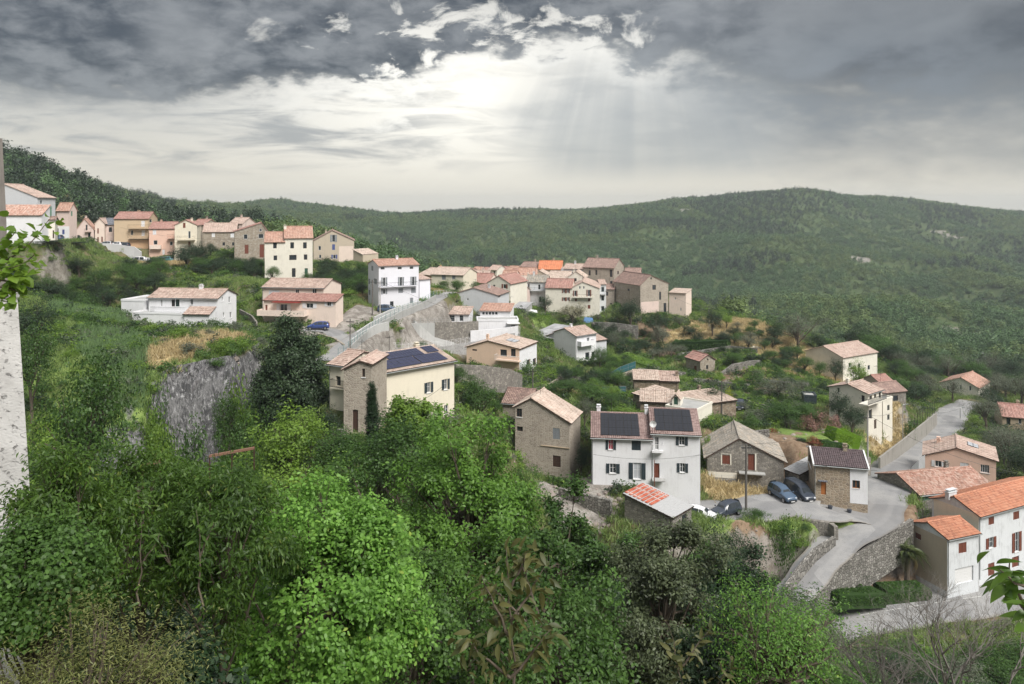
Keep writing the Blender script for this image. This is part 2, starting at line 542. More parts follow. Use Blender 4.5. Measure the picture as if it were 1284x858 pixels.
# ------------------------------------------------------------------ terrain: one sheet through surveyed points
CTRL = [
 # foreground slope under the camera
 (-300, 1500, 4), (642, 1900, 4), (1500, 1900, 4), (-200, 1150, 8), (100, 1200, 8), (642, 1300, 8), (1400, 1300, 8),
 (-100, 1050, 14), (150, 1080, 14), (400, 1150, 15), (800, 1170, 15), (1300, 1150, 15),
 (-200, 860, 28), (100, 940, 28), (400, 1040, 28), (800, 1030, 28), (1200, 1080, 28),
 (-200, 720, 48), (0, 760, 48), (250, 830, 48), (500, 860, 48), (800, 880, 48), (1100, 900, 50), (1400, 950, 50),
 # left ravine and cliff foot
 (-200, 600, 70), (0, 620, 70), (120, 650, 72), (240, 660, 76), (350, 650, 78), (430, 620, 76),
 (200, 600, 86), (260, 590, 88), (320, 585, 90), (380, 585, 88),
 # field above the cliff
 (-200, 470, 95), (20, 470, 95), (90, 470, 95), (150, 470, 96), (200, 462, 100), (240, 455, 101), (290, 446, 104), (320, 436, 110),
 (100, 430, 112), (200, 428, 118), (280, 415, 124), (60, 405, 120), (140, 405, 128),
 (340, 470, 112), (360, 430, 130), (400, 440, 122),
 # houses on the left
 (150, 400, 136), (230, 412, 134), (275, 415, 134), (330, 406, 146), (400, 408, 144), (422, 412, 142),
 (60, 385, 135), (0, 380, 130), (-200, 380, 130),
 (60, 350, 165), (150, 352, 172), (230, 352, 175), (300, 352, 168), (430, 372, 172), (380, 360, 170),
 (0, 305, 160), (60, 302, 168), (-200, 290, 160), (100, 310, 205), (150, 325, 214), (200, 326, 214), (240, 330, 205), (300, 335, 195),
 (350, 356, 180), (410, 345, 195), (440, 335, 205),
 (120, 307, 228), (170, 310, 232), (220, 318, 226), (280, 312, 228), (330, 310, 225), (430, 322, 225),
 # wooded hill on the left horizon
 (-300, 180, 330), (-100, 190, 330), (0, 209, 330), (60, 228, 340), (110, 252, 350), (160, 274, 360), (220, 290, 370), (270, 296, 380), (330, 300, 380), (430, 315, 330),
 (0, 250, 240), (100, 285, 260), (-200, 220, 230),
 (0, 210, 520), (100, 260, 520), (-300, 180, 560), (240, 292, 520), (400, 330, 450),
 # middle
 (430, 560, 72), (480, 545, 80), (560, 520, 86), (620, 530, 88), (450, 500, 90), (540, 480, 100), (600, 500, 102),
 (415, 445, 118), (440, 470, 108), (430, 425, 135), (470, 397, 152), (500, 388, 160), (540, 372, 168),
 (490, 446, 134), (500, 436, 142), (530, 433, 146), (560, 457, 140), (620, 457, 142), (580, 446, 151), (650, 436, 152), (560, 407, 166), (620, 408, 167),
 (600, 468, 140), (660, 466, 142), (700, 462, 152), (745, 458, 162), (690, 420, 172), (640, 395, 175), (590, 394, 168),
 (555, 365, 190), (610, 375, 196), (600, 360, 225), (560, 352, 245), (640, 356, 262), (600, 356, 290),
 (640, 600, 92), (690, 600, 96), (735, 606, 96), (600, 560, 96), (650, 520, 112), (750, 500, 128), (720, 500, 118),
 (780, 480, 148), (760, 460, 158), (820, 492, 134), (880, 522, 122), (840, 530, 118), (900, 530, 122),
 (700, 395, 200), (750, 400, 200), (800, 398, 202), (850, 398, 206), (660, 388, 206), (760, 425, 190), (840, 430, 190), (800, 445, 175),
 (700, 352, 235), (760, 350, 240), (840, 370, 235),
 (870, 470, 166), (930, 468, 160), (930, 440, 175), (900, 415, 196), (960, 412, 200), (1000, 425, 196), (1030, 440, 190),
 (1000, 470, 165), (1050, 478, 176), (1095, 474, 178), (940, 500, 140), (990, 500, 146), (1000, 535, 128), (960, 530, 122), (1040, 560, 112), (1060, 545, 120), (920, 560, 110),
 (700, 630, 90), (760, 615, 92), (800, 628, 90), (870, 625, 92), (780, 670, 84), (850, 668, 80), (840, 700, 74), (700, 700, 80), (640, 720, 72),
 (900, 612, 99), (960, 612, 99), (880, 640, 91), (930, 640, 92), (990, 628, 95), (1040, 632, 94), (1090, 643, 92),
 (920, 690, 80), (960, 700, 79), (1000, 735, 79.5), (940, 790, 75), (880, 760, 66),
 (1100, 765, 84), (1180, 752, 86), (1284, 744, 88), (1340, 738, 89), (1000, 790, 78), (930, 806, 75), (850, 830, 70),
 (1100, 830, 76), (1200, 815, 78), (1300, 810, 78),
 (1080, 722, 84), (1130, 715, 88), (1150, 722, 88), (1112, 690, 90), (1092, 712, 86.6), (1060, 733, 83.6), (1030, 752, 81.3), (1170, 690, 92), (1230, 715, 94), (1130, 655, 97), (1160, 650, 102), (1250, 650, 104),
 (1110, 600, 110), (1150, 612, 110), (1250, 612, 114), (1150, 570, 125), (1190, 545, 140), (1195, 520, 160), (1100, 545, 128), (1130, 530, 140), (1060, 520, 135),
 (1120, 500, 165), (1150, 508, 175), (1200, 494, 186), (1230, 500, 180), (1284, 535, 152), (1284, 580, 128), (1400, 560, 150), (1400, 640, 110),
 # valley behind the village ridge
 (560, 385, 330), (640, 395, 330), (760, 400, 320), (860, 420, 300), (960, 440, 290), (1060, 470, 280), (1160, 480, 250), (1284, 480, 240), (1450, 480, 240),
 (330, 330, 500), (450, 350, 500), (600, 385, 480), (750, 405, 450), (900, 430, 400), (1050, 452, 380), (1180, 448, 370), (1284, 430, 380), (1450, 420, 380),
 (1000, 405, 480), (1080, 385, 480), (1160, 405, 470), (1230, 425, 450), (1250, 400, 560), (1330, 395, 560),
 (900, 395, 560), (1000, 395, 600), (1090, 398, 620), (700, 380, 640), (500, 335, 680), (380, 305, 700), (290, 288, 700),
 (800, 340, 800), (950, 335, 820), (1100, 345, 820), (1284, 345, 820), (1500, 345, 820), (600, 330, 850), (420, 292, 900),
 (800, 285, 1080), (950, 285, 1080), (1100, 295, 1080), (1284, 300, 1080), (600, 285, 1150), (420, 275, 1200), (300, 268, 1100),
 # far ridge line
 (200, 275, 1500), (250, 270, 1450), (300, 261, 1450), (340, 252, 1450), (370, 257, 1450), (400, 268, 1500), (460, 270, 1500), (560, 268, 1500), (640, 265, 1500),
 (700, 267, 1450), (735, 270, 1400), (780, 265, 1380), (840, 254, 1350), (900, 250, 1330), (960, 246, 1310), (1010, 243, 1300), (1060, 249, 1300), (1120, 258, 1300),
 (1180, 266, 1300), (1230, 270, 1300), (1284, 272, 1300), (1500, 282, 1300), (-300, 262, 1500), (0, 270, 1500),
 (0, 300, 2300), (400, 300, 2300), (800, 300, 2200), (1284, 305, 2200), (1600, 305, 2200), (-300, 295, 2300), (400, 300, 3300), (1284, 300, 3300), (-300, 300, 3300),
]
_c = np.array(CTRL, dtype=float)


def tmap(u, d):
    return np.stack([u / 330.0, np.log(d) * 2.6], -1)


_p = tmap(_c[:, 0], _c[:, 2])
_n = len(_p)


def _tps(r2):
    return np.where(r2 > 1e-12, .5 * r2 * np.log(r2 + 1e-12), 0)


_A = np.zeros((_n + 3, _n + 3))
_A[:_n, :_n] = _tps(((_p[:, None] - _p[None]) ** 2).sum(-1)) + np.eye(_n) * 0.004
_A[:_n, _n] = 1; _A[:_n, _n + 1:] = _p
_A[_n, :_n] = 1; _A[_n + 1:, :_n] = _p.T
_w = np.linalg.solve(_A, np.concatenate([(HY - _c[:, 1]) / F, [0, 0, 0]]))


def tps_z(u, d):
    q = tmap(np.asarray(u, float), np.asarray(d, float))
    sh = q.shape[:-1]
    q = q.reshape(-1, 2)
    o = np.empty(len(q))
    for i in range(0, len(q), 20000):
        b = q[i:i + 20000]
        o[i:i + 20000] = _tps(((b[:, None] - _p[None]) ** 2).sum(-1)) @ _w[:_n] + _w[_n] + b @ _w[_n + 1:]
    return o.reshape(sh) * np.asarray(d, float)


_u = np.concatenate([np.arange(-800, -60, 30), np.arange(-60, 1344, 4.0), np.arange(1344, 2100, 30)])
_l = np.concatenate([np.arange(math.log(4.0), math.log(58), .03), np.arange(math.log(58), math.log(222), .0075),
                     np.arange(math.log(222), math.log(1700), .014), np.arange(math.log(1700), math.log(3000), .08)])
_d = np.exp(_l)
GU, GD = np.meshgrid(_u, _d, indexing='ij')
GX = (GU - CX) * GD / F
GZ = tps_z(GU, GD)
# relief: gullies on the far slopes, small unevenness nearby
far = np.clip((GD - 300) / 250, 0, 1) * np.clip((2600 - GD) / 900, 0, 1)
rid = 1 - np.abs(2 * vn.fbm(GX / 190 + 3, GD / 300 + 8, 3) - 1)
GZ = GZ + far * ((rid - .75) * 40 + (vn.fbm(GX / 60, GD / 60, 3) - .5) * 9) * np.clip((1250 - GD) / 300 + .3, .3, 1)
lefth = np.exp(-((GU - 90) / 160) ** 2) * np.clip((GD - 235) / 60, 0, 1) * np.clip((520 - GD) / 80, 0, 1)
GZ = GZ + lefth * (vn.fbm(GX / 30, GD / 30, 3) - .5) * 6
near = np.clip((GD - 20) / 30, 0, 1) * np.clip((320 - GD) / 80, 0, 1)
GZ = GZ + near * (vn.fbm(GX / 7, GD / 7, 4) - .5) * 1.1
# the dark cliff on the left: the slope in front of the field is cut back steeply
CLIFF = []


def smooth01(x):
    x = np.clip(x, 0, 1)
    return x * x * (3 - 2 * x)


def set_pad(dist, target, inner, outer):
    """pull the ground to a given height inside a distance"""
    global GZ
    k = 1 - smooth01((dist - inner) / (outer - inner))
    GZ = GZ * (1 - k) + target * k


def ribbon_dist(pts):
    """distance and height of the nearest point of a polyline (N,3) for all grid vertices"""
    best = np.full(GX.shape, 1e9); hz_ = np.zeros(GX.shape)
    for a, b in zip(pts[:-1], pts[1:]):
        ax, ay, az_ = a; bx, by, bz = b
        L2 = (bx - ax) ** 2 + (by - ay) ** 2 + 1e-9
        t_ = np.clip(((GX - ax) * (bx - ax) + (GD - ay) * (by - ay)) / L2, 0, 1)
        dd = np.hypot(GX - ax - t_ * (bx - ax), GD - ay - t_ * (by - ay))
        k = dd < best
        best = np.where(k, dd, best); hz_ = np.where(k, az_ + t_ * (bz - az_), hz_)
    return best, hz_


ROADS = {   # centre line (px, py, d, width in m)
 'upper_road': [(1218, 503, 172, 5), (1200, 513, 166, 6), (1191, 523, 158, 7), (1181, 536, 149, 7), (1163, 552, 139, 7), (1143, 570, 128, 7), (1124, 587, 117, 7), (1113, 604, 107, 6.5), (1108, 620, 101, 6), (1104, 636, 95.5, 5.6), (1091, 651.5, 91.4, 6.4), (1063, 668.5, 88.2, 5.4), (1037, 693, 85, 4.6), (1014, 721, 81.7, 4.2), (993, 748, 78.8, 4), (966, 776, 76.5, 4), (935, 806, 74.5, 4)],
 'square': [(848, 641, 90.5, 4), (880, 640, 91, 6.5), (930, 640, 91.3, 7), (985, 632, 93.6, 7.6), (1032, 640, 91.8, 7), (1050, 642, 92.4, 4)],
 'forecourt': [(1030, 637, 93.2, 5), (1050, 639.5, 93.2, 6), (1076, 643.5, 93.1, 6), (1100, 648, 92.8, 6.5), (1124, 652, 92, 4.5)],
 'lower_road': [(1380, 735, 90.5, 8), (1284, 742, 88.5, 8), (1230, 748, 87.5, 8), (1160, 758, 85.5, 7.5), (1100, 768, 83.5, 7.5), (1030, 780, 81, 7.5), (960, 795, 78, 7.5), (880, 815, 74, 7), (760, 850, 67, 7), (640, 890, 60, 6)],
 'village_lane': [(408, 452, 112, 3.6), (425, 440, 120, 3.8), (445, 424, 130, 3.8), (470, 409, 140, 3.8), (500, 394, 151, 3.8), (530, 384, 159, 3.8), (548, 374, 168, 3.5), (565, 366, 178, 3.5)],
 'car_park': [(128, 334, 214, 9), (160, 331, 214, 10), (200, 329, 214, 10), (228, 327, 215, 7)],
 'upper_street': [(30, 303, 163, 5), (70, 302, 175, 5), (100, 304, 200, 5), (120, 308.5, 219, 6), (150, 309.5, 222, 6), (178, 312, 224, 5)],
 'drive': [(380, 413, 140, 4), (400, 412.5, 140, 5), (420, 417, 139, 4), (428, 428, 132, 3.5)],
}
ROADW = {}
for k_, pts_ in ROADS.items():
    P3 = [tuple(at(a, b, d)) + (w_,) for a, b, d, w_ in pts_]
    # resample smoothly (Catmull-Rom)
    out_ = []
    Q = [P3[0]] + P3 + [P3[-1]]
    for i in range(1, len(Q) - 2):
        for s_ in range(6):
            t_ = s_ / 6
            out_.append(tuple(.5 * (2 * Q[i][j] + (Q[i + 1][j] - Q[i - 1][j]) * t_ + (2 * Q[i - 1][j] - 5 * Q[i][j] + 4 * Q[i + 1][j] - Q[i + 2][j]) * t_ ** 2
                                    + (3 * Q[i][j] - Q[i - 1][j] - 3 * Q[i + 1][j] + Q[i + 2][j]) * t_ ** 3) for j in range(4)))
    out_.append(P3[-1])
    ROADW[k_] = np.array(out_)


def tz(x, y):
    """ground height at world x, y (same surface as the mesh)"""
    x = np.asarray(x, float); y = np.asarray(y, float)
    u = x * F / y + CX
    i = np.clip(np.searchsorted(_u, u) - 1, 0, len(_u) - 2)
    j = np.clip(np.searchsorted(_d, y) - 1, 0, len(_d) - 2)
    fu = np.clip((u - _u[i]) / (_u[i + 1] - _u[i]), 0, 1)
    fd = np.clip((y - _d[j]) / (_d[j + 1] - _d[j]), 0, 1)
    return (GZ[i, j] * (1 - fu) + GZ[i + 1, j] * fu) * (1 - fd) + (GZ[i, j + 1] * (1 - fu) + GZ[i + 1, j + 1] * fu) * fd


# cliff: between its top edge and foot the ground is replaced by a steep face
CL_TOP = [(196, 474, 97), (215, 462, 99), (245, 455, 101), (270, 449, 102), (292, 446, 104), (306, 438, 107), (322, 434, 110)]
cl = np.array([tuple(at(*p)) for p in CL_TOP])
cb, ch = ribbon_dist(cl)
# in front of the top edge: signed side by depth
topd = np.interp(GU, [p[0] for p in CL_TOP], [p[2] for p in CL_TOP])
topz = np.interp(GU, [p[0] for p in CL_TOP], cl[:, 2])
inu = smooth01((GU - 182) / 16) * smooth01((338 - GU) / 14)
front = topd - GD                                    # >0 in front of the edge
drop = smooth01(front / 5.5) * 13.5
face_z = topz - drop + (vn.fbm(GX / 1.6, GZ * 0 + GD / 1.2, 4) - .5) * 1.6 * np.clip(front, 0, 1)
kk = inu * (front > 0) * smooth01((22 - front) / 10)
GZ = GZ * (1 - kk) + np.minimum(face_z, GZ + 30) * kk
# ------------------------------------------------------------------ houses
PADS = []           # footprints that level the ground
HOUSES = []


def seg_plan(px, d):
    return Vector(((px - CX) * d / F, d, 0))


class House:
    def __init__(s, name, label, L, R, D, e, b, roof='x', rise=1.0, wall=None, tile=None, cat='house', over=.35, group=None,
                 rf=.5, found=3.0, lod=None, chim=None, pad=True, wall2=None, eR=None, ridge_tile=True):
        s.D, s.wall_mat, s.tile = D, wall, tile
        l, r = seg_plan(*L), seg_plan(*R)
        s.W = (r - l).length
        s.rz = math.atan2(r.y - l.y, r.x - l.x)
        s.z0 = (HY - b) * L[1] / F
        s.H = (HY - e) * L[1] / F - s.z0
        s.loc = Vector((l.x, l.y, s.z0))
        s.o = empty(name, s.loc, s.rz, label, cat, group)
        s.M = Matrix.Rotation(s.rz, 4, 'Z'); s.Mi = s.M.inverted()
        s.op = {'F': [], 'R': [], 'L': []}
        s.near = (L[1] + R[1]) / 2 < 135 if lod is None else lod
        s.vnear = (L[1] + R[1]) / 2 < 112
        s.roof, s.rise, s.over, s.rf, s.found = roof, rise, over, rf, found
        s.dH = 0 if eR is None else (HY - eR) * R[1] / F - s.z0 - s.H
        s.wall2 = wall2
        if pad: PADS.append((s.loc.copy(), s.rz, s.W, D, s.z0))
        HOUSES.append(s)
        s.chim = chim or []
        rr_ = random.Random(int(L[0] * 7 + L[1] * 3))
        if not s.chim and roof in 'xy' and s.W > 4 and name in ('village_house', 'stone_house') and rr_.random() < .75: s.chim = [(rr_.uniform(.2, .8), rr_.uniform(.45, .7), .5, .45, rr_.uniform(.4, .8))]
        s.aerial = roof in 'xy' and name != 'stone_hut' and rr_.random() < .5

    # -------- facade frames in local coordinates
    def frame(s, side):
        if side == 'F': return Vector((0, 0, 0)), Vector((1, 0, 0)), Vector((0, -1, 0)), s.W
        if side == 'R': return Vector((s.W, 0, 0)), Vector((0, 1, 0)), Vector((1, 0, 0)), s.D
        if side == 'L': return Vector((0, s.D, 0)), Vector((0, -1, 0)), Vector((-1, 0, 0)), s.D

    def proj(s, side, px, py, off=0.0):
        """photo pixel -> (along, height) on a facade"""
        o, a, n, wd = s.frame(side)
        o = o + n * off
        ow = s.M @ o + s.loc; aw = s.M @ a; nw = s.M @ n
        ray = Vector(((px - CX) / F, 1, (HY - py) / F))
        k = ow.dot(nw) / ray.dot(nw)
        p = ray * k - ow
        return p.dot(aw), p.z

    def win(s, side, x0, y0, x1, y1, kind='w', col=None, fr=None, bars=1, glass=None):
        a0, z1 = s.proj(side, x0, y0); a1, z0 = s.proj(side, x1, y1)
        a0b, z1b = s.proj(side, x1, y0); a1b, z0b = s.proj(side, x0, y1)
        z1 = (z1 + z1b) / 2; z0 = (z0 + z0b) / 2
        if a0 > a1: a0, a1 = a1, a0
        wd = s.frame(side)[3]
        a0 = max(.12, a0); a1 = min(wd - .12, a1)
        if a1 - a0 < .12: return s
        z0 = max(z0, .02)
        s.op[side].append([a0, z0, a1, z1, kind, col, fr, bars, glass])
        return s

    def winm(s, side, a, z, w_, h, kind='w', col=None, fr=None, bars=1, glass=None):
        s.op[side].append([a - w_ / 2, z, a + w_ / 2, z + h, kind, col, fr, bars, glass])
        return s

    # -------- outline of a facade (along, z)
    def outline(s, side):
        W, D, H, r, g = s.W, s.D, s.H, s.rise, -s.found
        wd = s.frame(side)[3]
        hl, hr = H, H
        rt = s.roof
        if rt == 'y' and side == 'F': return [(0, g), (W, g), (W, H + s.dH), (W * s.rf, H + r), (0, H)]
        if rt == 'y' and side == 'R': return [(0, g), (D, g), (D, H + s.dH), (0, H + s.dH)]
        if rt == 'x' and side == 'R': return [(0, g), (D, g), (D, H), (D * s.rf, H + r), (0, H)]
        if rt == 'x' and side == 'L': return [(0, g), (D, g), (D, H), (D * (1 - s.rf), H + r), (0, H)]
        if rt == 'sf':
            if side == 'R': return [(0, g), (D, g), (D, H + r), (0, H)]
            if side == 'L': return [(0, g), (D, g), (D, H), (0, H + r)]
        if rt == 'sr' and side == 'F': return [(0, g), (W, g), (W, H + r), (0, H)]
        if rt == 'sr' and side == 'R': return [(0, g), (D, g), (D, H + r), (0, H + r)]
        return [(0, g), (wd, g), (wd, H), (0, H)]

    def build(s):
        W, D, H, r, g = s.W, s.D, s.H, s.rise, -s.found
        wl = MB()
        depth = .2 if s.near else .14
        for side in 'FRL':
            o, a, n, wd = s.frame(side)
            ol = s.outline(side)
            top = max(p[1] for p in ol) - .1
            ops = []
            for q in s.op[side]:
                q[3] = min(q[3], top)
                if all(q[2] < p[0] - .02 or q[0] > p[2] + .02 or q[3] < p[1] - .02 or q[1] > p[3] + .02 for p in ops): ops.append(q)
            s.op[side] = ops
            loops = [[Vector((p[0], p[1], 0)) for p in ol]]
            for q in ops:
                loops.append([Vector((q[0], q[1], 0)), Vector((q[2], q[1], 0)), Vector((q[2], q[3], 0)), Vector((q[0], q[3], 0))])
            flat = [p for lp in loops for p in lp]
            for tr in tessellate_polygon(loops):
                pts = [flat[i] for i in tr]
                if (pts[1] - pts[0]).cross(pts[2] - pts[0]).z < 0: pts = pts[::-1]
                P = [o + a * p.x + Vector((0, 0, p.y)) for p in pts]
                wl.face(P, [(p.x, p.y) for p in pts])
            for q in ops:
                c = [(q[0], q[1]), (q[2], q[1]), (q[2], q[3]), (q[0], q[3])]
                for i in range(4):
                    p, p2 = c[i], c[(i + 1) % 4]
                    A = o + a * p[0] + Vector((0, 0, p[1])); B = o + a * p2[0] + Vector((0, 0, p2[1]))
                    wl.face([A, B, B - n * depth, A - n * depth][::-1])
        # back wall
        bt = [(0, D, g), (0, D, H), (W, D, H + (s.dH if s.roof == 'y' else 0)), (W, D, g)]
        if s.roof == 'y': bt = [(0, D, g), (0, D, H), (W * s.rf, D, H + r), (W, D, H + s.dH), (W, D, g)]
        if s.roof == 'sf': bt = [(0, D, g), (0, D, H + r), (W, D, H + r), (W, D, g)]
        if s.roof == 'sr': bt = [(0, D, g), (0, D, H), (W, D, H + r), (W, D, g)]
        wl.face(bt)
        if s.roof == 'flat': wl.face([(0, 0, H), (W, 0, H), (W, D, H), (0, D, H)])
        wl.build('wall', s.wall_mat, s.o)
        s.build_roof()
        for side in 'FRL':
            for q in s.op[side]: s.opening(side, q, depth)
        if s.aerial:
            m = MB(); ax, ay = W * .35, D * .5; az0 = s.roof_z(ax, ay)
            m.tube([(ax, ay, az0 - .1), (ax, ay, az0 + 1.9)], .025, 4); m.tube([(ax - .5, ay, az0 + 1.7), (ax + .5, ay, az0 + 1.7)], .015, 3)
            for k in range(5): m.tube([(ax - .4 + k * .2, ay - .3 + k * .03, az0 + 1.7), (ax - .4 + k * .2, ay + .3 - k * .03, az0 + 1.7)], .012, 3)
            m.build('aerial', METAL, s.o)
        for (a, b_, wx, wy, h) in s.chim:
            c = MB()
            zt = s.roof_z(a * W, b_ * D)
            c.box((a * W - wx / 2, b_ * D - wy / 2, zt - .3), (a * W + wx / 2, b_ * D + wy / 2, zt + h))
            c.box((a * W - wx / 2 - .06, b_ * D - wy / 2 - .06, zt + h), (a * W + wx / 2 + .06, b_ * D + wy / 2 + .06, zt + h + .1))
            c.box((a * W - wx / 2 + .08, b_ * D - wy / 2 + .08, zt + h + .1), (a * W - wx / 2 + .14, b_ * D + wy / 2 - .08, zt + h + .3))
            c.box((a * W + wx / 2 - .14, b_ * D - wy / 2 + .08, zt + h + .1), (a * W + wx / 2 - .08, b_ * D + wy / 2 - .08, zt + h + .3))
            c.box((a * W - wx / 2 - .02, b_ * D - wy / 2 - .02, zt + h + .3), (a * W + wx / 2 + .02, b_ * D + wy / 2 + .02, zt + h + .36))
            c.build('chimney', s.wall_mat, s.o)
        return s

    def roof_z(s, x, y):
        W, D, H, r = s.W, s.D, s.H, s.rise
        if s.roof == 'x':
            yr = D * s.rf
            return H + r * (y / yr if y < yr else (D - y) / (D - yr))
        if s.roof == 'y':
            xr = W * s.rf
            return H + r * x / xr if x < xr else H + s.dH + (r - s.dH) * (W - x) / (W - xr)
        if s.roof == 'sf': return H + r * y / D
        if s.roof == 'sr': return H + r * x / W
        return H

    def sheet(s, mb, e0, e1, t0, t1):
        """tiled slope between an eave line and a ridge line: real rolls and courses when near"""
        e0, e1, t0, t1 = map(Vector, (e0, e1, t0, t1))
        L = max((e1 - e0).length, .1); S = max(((t0 + t1) / 2 - (e0 + e1) / 2).length, .1)
        nrm = (e1 - e0).cross(((t0 + t1) / 2 - (e0 + e1) / 2)).normalized()
        if nrm.z < 0: nrm = -nrm
        if s.vnear: nu, nv = max(2, int(L / .25) * 2), max(1, int(S / .36))
        elif s.near: nu, nv = max(2, int(L / .34) * 2), max(1, int(S / .6))
        else: nu, nv = max(2, int(L / .6) * 2), 1
        amp = .055 if s.near else .05
        rows = []
        for j in range(nv):
            for e in ((0, 1) if nv > 1 else (0, 1)):
                t_ = (j + e * .999) / nv
                a, b = e0.lerp(t0, t_), e1.lerp(t1, t_)
                row = []
                for i in range(nu + 1):
                    f = i / nu
                    p = a.lerp(b, f) + nrm * ((amp if i % 2 else 0.0) + ((.035 if e == 0 else 0.0) if nv > 1 else 0))
                    if nv > 1: p = p + nrm * (math.sin(i * 12.9898 + j * 78.2) * .008)
                    row.append((p, (f * L, t_ * S)))
                rows.append(row)
        for j in range(len(rows) - 1):
            if False: pass
            for i in range(nu):
                q = [rows[j][i], rows[j][i + 1], rows[j + 1][i + 1], rows[j + 1][i]]
                mb.face([x[0] for x in q], [x[1] for x in q])
        # underside board and edges
        th = nrm * -.11
        q = [e0, e1, t1, t0]
        mb.face([p + th for p in q][::-1], mi=1)
        for i in range(4):
            A, B = q[i], q[(i + 1) % 4]
            mb.face([A, A + th, B + th, B], mi=1)

    def build_roof(s):
        W, D, H, r, ov = s.W, s.D, s.H, s.rise, s.over
        mb = MB()
        vo = .18
        if s.roof == 'x':
            yr = D * s.rf
            sf, sb = r / yr, r / (D - yr)
            s.sheet(mb, (-vo, -ov, H - ov * sf), (W + vo, -ov, H - ov * sf), (-vo, yr, H + r), (W + vo, yr, H + r))
            s.sheet(mb, (W + vo, D + ov, H - ov * sb), (-vo, D + ov, H - ov * sb), (W + vo, yr, H + r), (-vo, yr, H + r))
            rid = [(-vo, yr, H + r + .05), (W + vo, yr, H + r + .05)]
            if s.near:
                gt = MB(); gt.tube([(-vo, -ov - .06, H - ov * sf - .08), (W + vo, -ov - .06, H - ov * sf - .08)], .06, 6)
                gt.tube([(.1, -ov - .05, H - ov * sf - .1), (.1, -.06, H - .5), (.1, -.06, 0)], .04, 5)
                gt.build('gutter', GALV, s.o)
        elif s.roof == 'y':
            xr = W * s.rf
            sl, sr = r / xr, (r - s.dH) / (W - xr)
            s.sheet(mb, (-ov, D + vo, H - ov * sl), (-ov, -vo, H - ov * sl), (xr, D + vo, H + r), (xr, -vo, H + r))
            s.sheet(mb, (W + ov, -vo, H + s.dH - ov * sr), (W + ov, D + vo, H + s.dH - ov * sr), (xr, -vo, H + r), (xr, D + vo, H + r))
            rid = [(xr, -vo, H + r + .05), (xr, D + vo, H + r + .05)]
        elif s.roof == 'sf':
            k = r / D
            s.sheet(mb, (-vo, -ov, H - ov * k), (W + vo, -ov, H - ov * k), (-vo, D + .1, H + r + .1 * k), (W + vo, D + .1, H + r + .1 * k)); rid = None
        elif s.roof == 'sr':
            k = r / W
            s.sheet(mb, (-ov, D + vo, H - ov * k), (-ov, -vo, H - ov * k), (W + .1, D + vo, H + r + .1 * k), (W + .1, -vo, H + r + .1 * k)); rid = None
        else:
            pr = MB()
            pr.box((-.06, -.06, H), (W + .06, .16, H + .35)); pr.box((-.06, D - .16, H), (W + .06, D + .06, H + .35))
            pr.box((-.06, .16, H), (.16, D - .16, H + .35)); pr.box((W - .16, .16, H), (W + .06, D - .16, H + .35))
            pr.build('parapet', s.wall_mat, s.o)
            mb.box((.16, .16, H + .02), (W - .16, D - .16, H + .1)); rid = None
            mb.build('roof', [s.tile or CONC], s.o)
            return
        if rid: mb.tube(rid, .12, 6)
        mb.build('roof', [s.tile, WOOD_D if s.near else s.tile], s.o)

    def opening(s, side, q, depth):
        a0, z0, a1, z1, kind, col_, fr, bars, glass = q
        o, a, n, wd = s.frame(side)
        w_, h = a1 - a0, z1 - z0

        def P(u, z, off): return o + a * u + Vector((0, 0, z)) + n * off

        def bx(mb, u0, za, u1, zb, o0, o1): mb.obox(P(u0, za, o0), a * (u1 - u0), n * (o1 - o0), Vector((0, 0, zb - za)))
        fr = fr or FRAMEW
        ins = -depth + .02
        if kind in ('w', 's', 'f'):
            f = MB(); t_ = .055 if s.near else .07
            bx(f, a0, z0, a0 + t_, z1, ins, ins + .07); bx(f, a1 - t_, z0, a1, z1, ins, ins + .07)
            bx(f, a0 + t_, z0, a1 - t_, z0 + t_, ins, ins + .07); bx(f, a0 + t_, z1 - t_, a1 - t_, z1, ins, ins + .07)
            if bars and s.near:
                for i in range(bars):
                    c = a0 + w_ * (i + 1) / (bars + 1)
                    bx(f, c - .03, z0 + t_, c + .03, z1 - t_, ins, ins + .06)
                if h > 1.0 and s.vnear: bx(f, a0 + t_, z0 + h * .55, a1 - t_, z0 + h * .55 + .03, ins + .005, ins + .05)
            wn = f.build('window', fr, s.o)
            g = MB(); g.face([P(a0 + .01, z0 + .01, ins + .03), P(a1 - .01, z0 + .01, ins + .03), P(a1 - .01, z1 - .01, ins + .03), P(a0 + .01, z1 - .01, ins + .03)])
            g.build('pane_or_dark_fill', glass or GLASS, wn)
            if s.near and kind != 'f':
                sl = MB(); bx(sl, a0 - .08, z0 - .08, a1 + .08, z0 - .005, -.02, .07); sl.build('sill', FRAMEW if col_ is not SH_GREEN else STONEL, s.o)
        elif kind == 'o':
            g = MB(); g.face([P(a0, z0, -depth), P(a1, z0, -depth), P(a1, z1, -depth), P(a0, z1, -depth)])
            g.build('pane_or_dark_fill', glass or GLASS, s.o)  # dark sheet stands in for the shaded inside of an open hole
        elif kind == 'd':
            f = MB(); bx(f, a0 + .002, z0, a1 - .002, z1, ins - .02, ins + .04)
            for (u0, u1, v0, v1) in ((.12, .45, .08, .4), (.55, .88, .08, .4), (.12, .45, .5, .92), (.55, .88, .5, .92)):
                bx(f, a0 + w_ * u0, z0 + h * v0, a0 + w_ * u1, z0 + h * v1, ins + .04, ins + .06)
            f.build('door', col_ or WOOD_BR, s.o)
        elif kind == 'g':
            f = MB(); k = 5
            for i in range(k): bx(f, a0 + .003, z0 + h * i / k, a1 - .003, z0 + h * (i + 1) / k - .015, ins, ins + .04)
            bx(f, a0 + .01, z0, a1 - .01, z1 - .01, ins - .03, ins - .005)
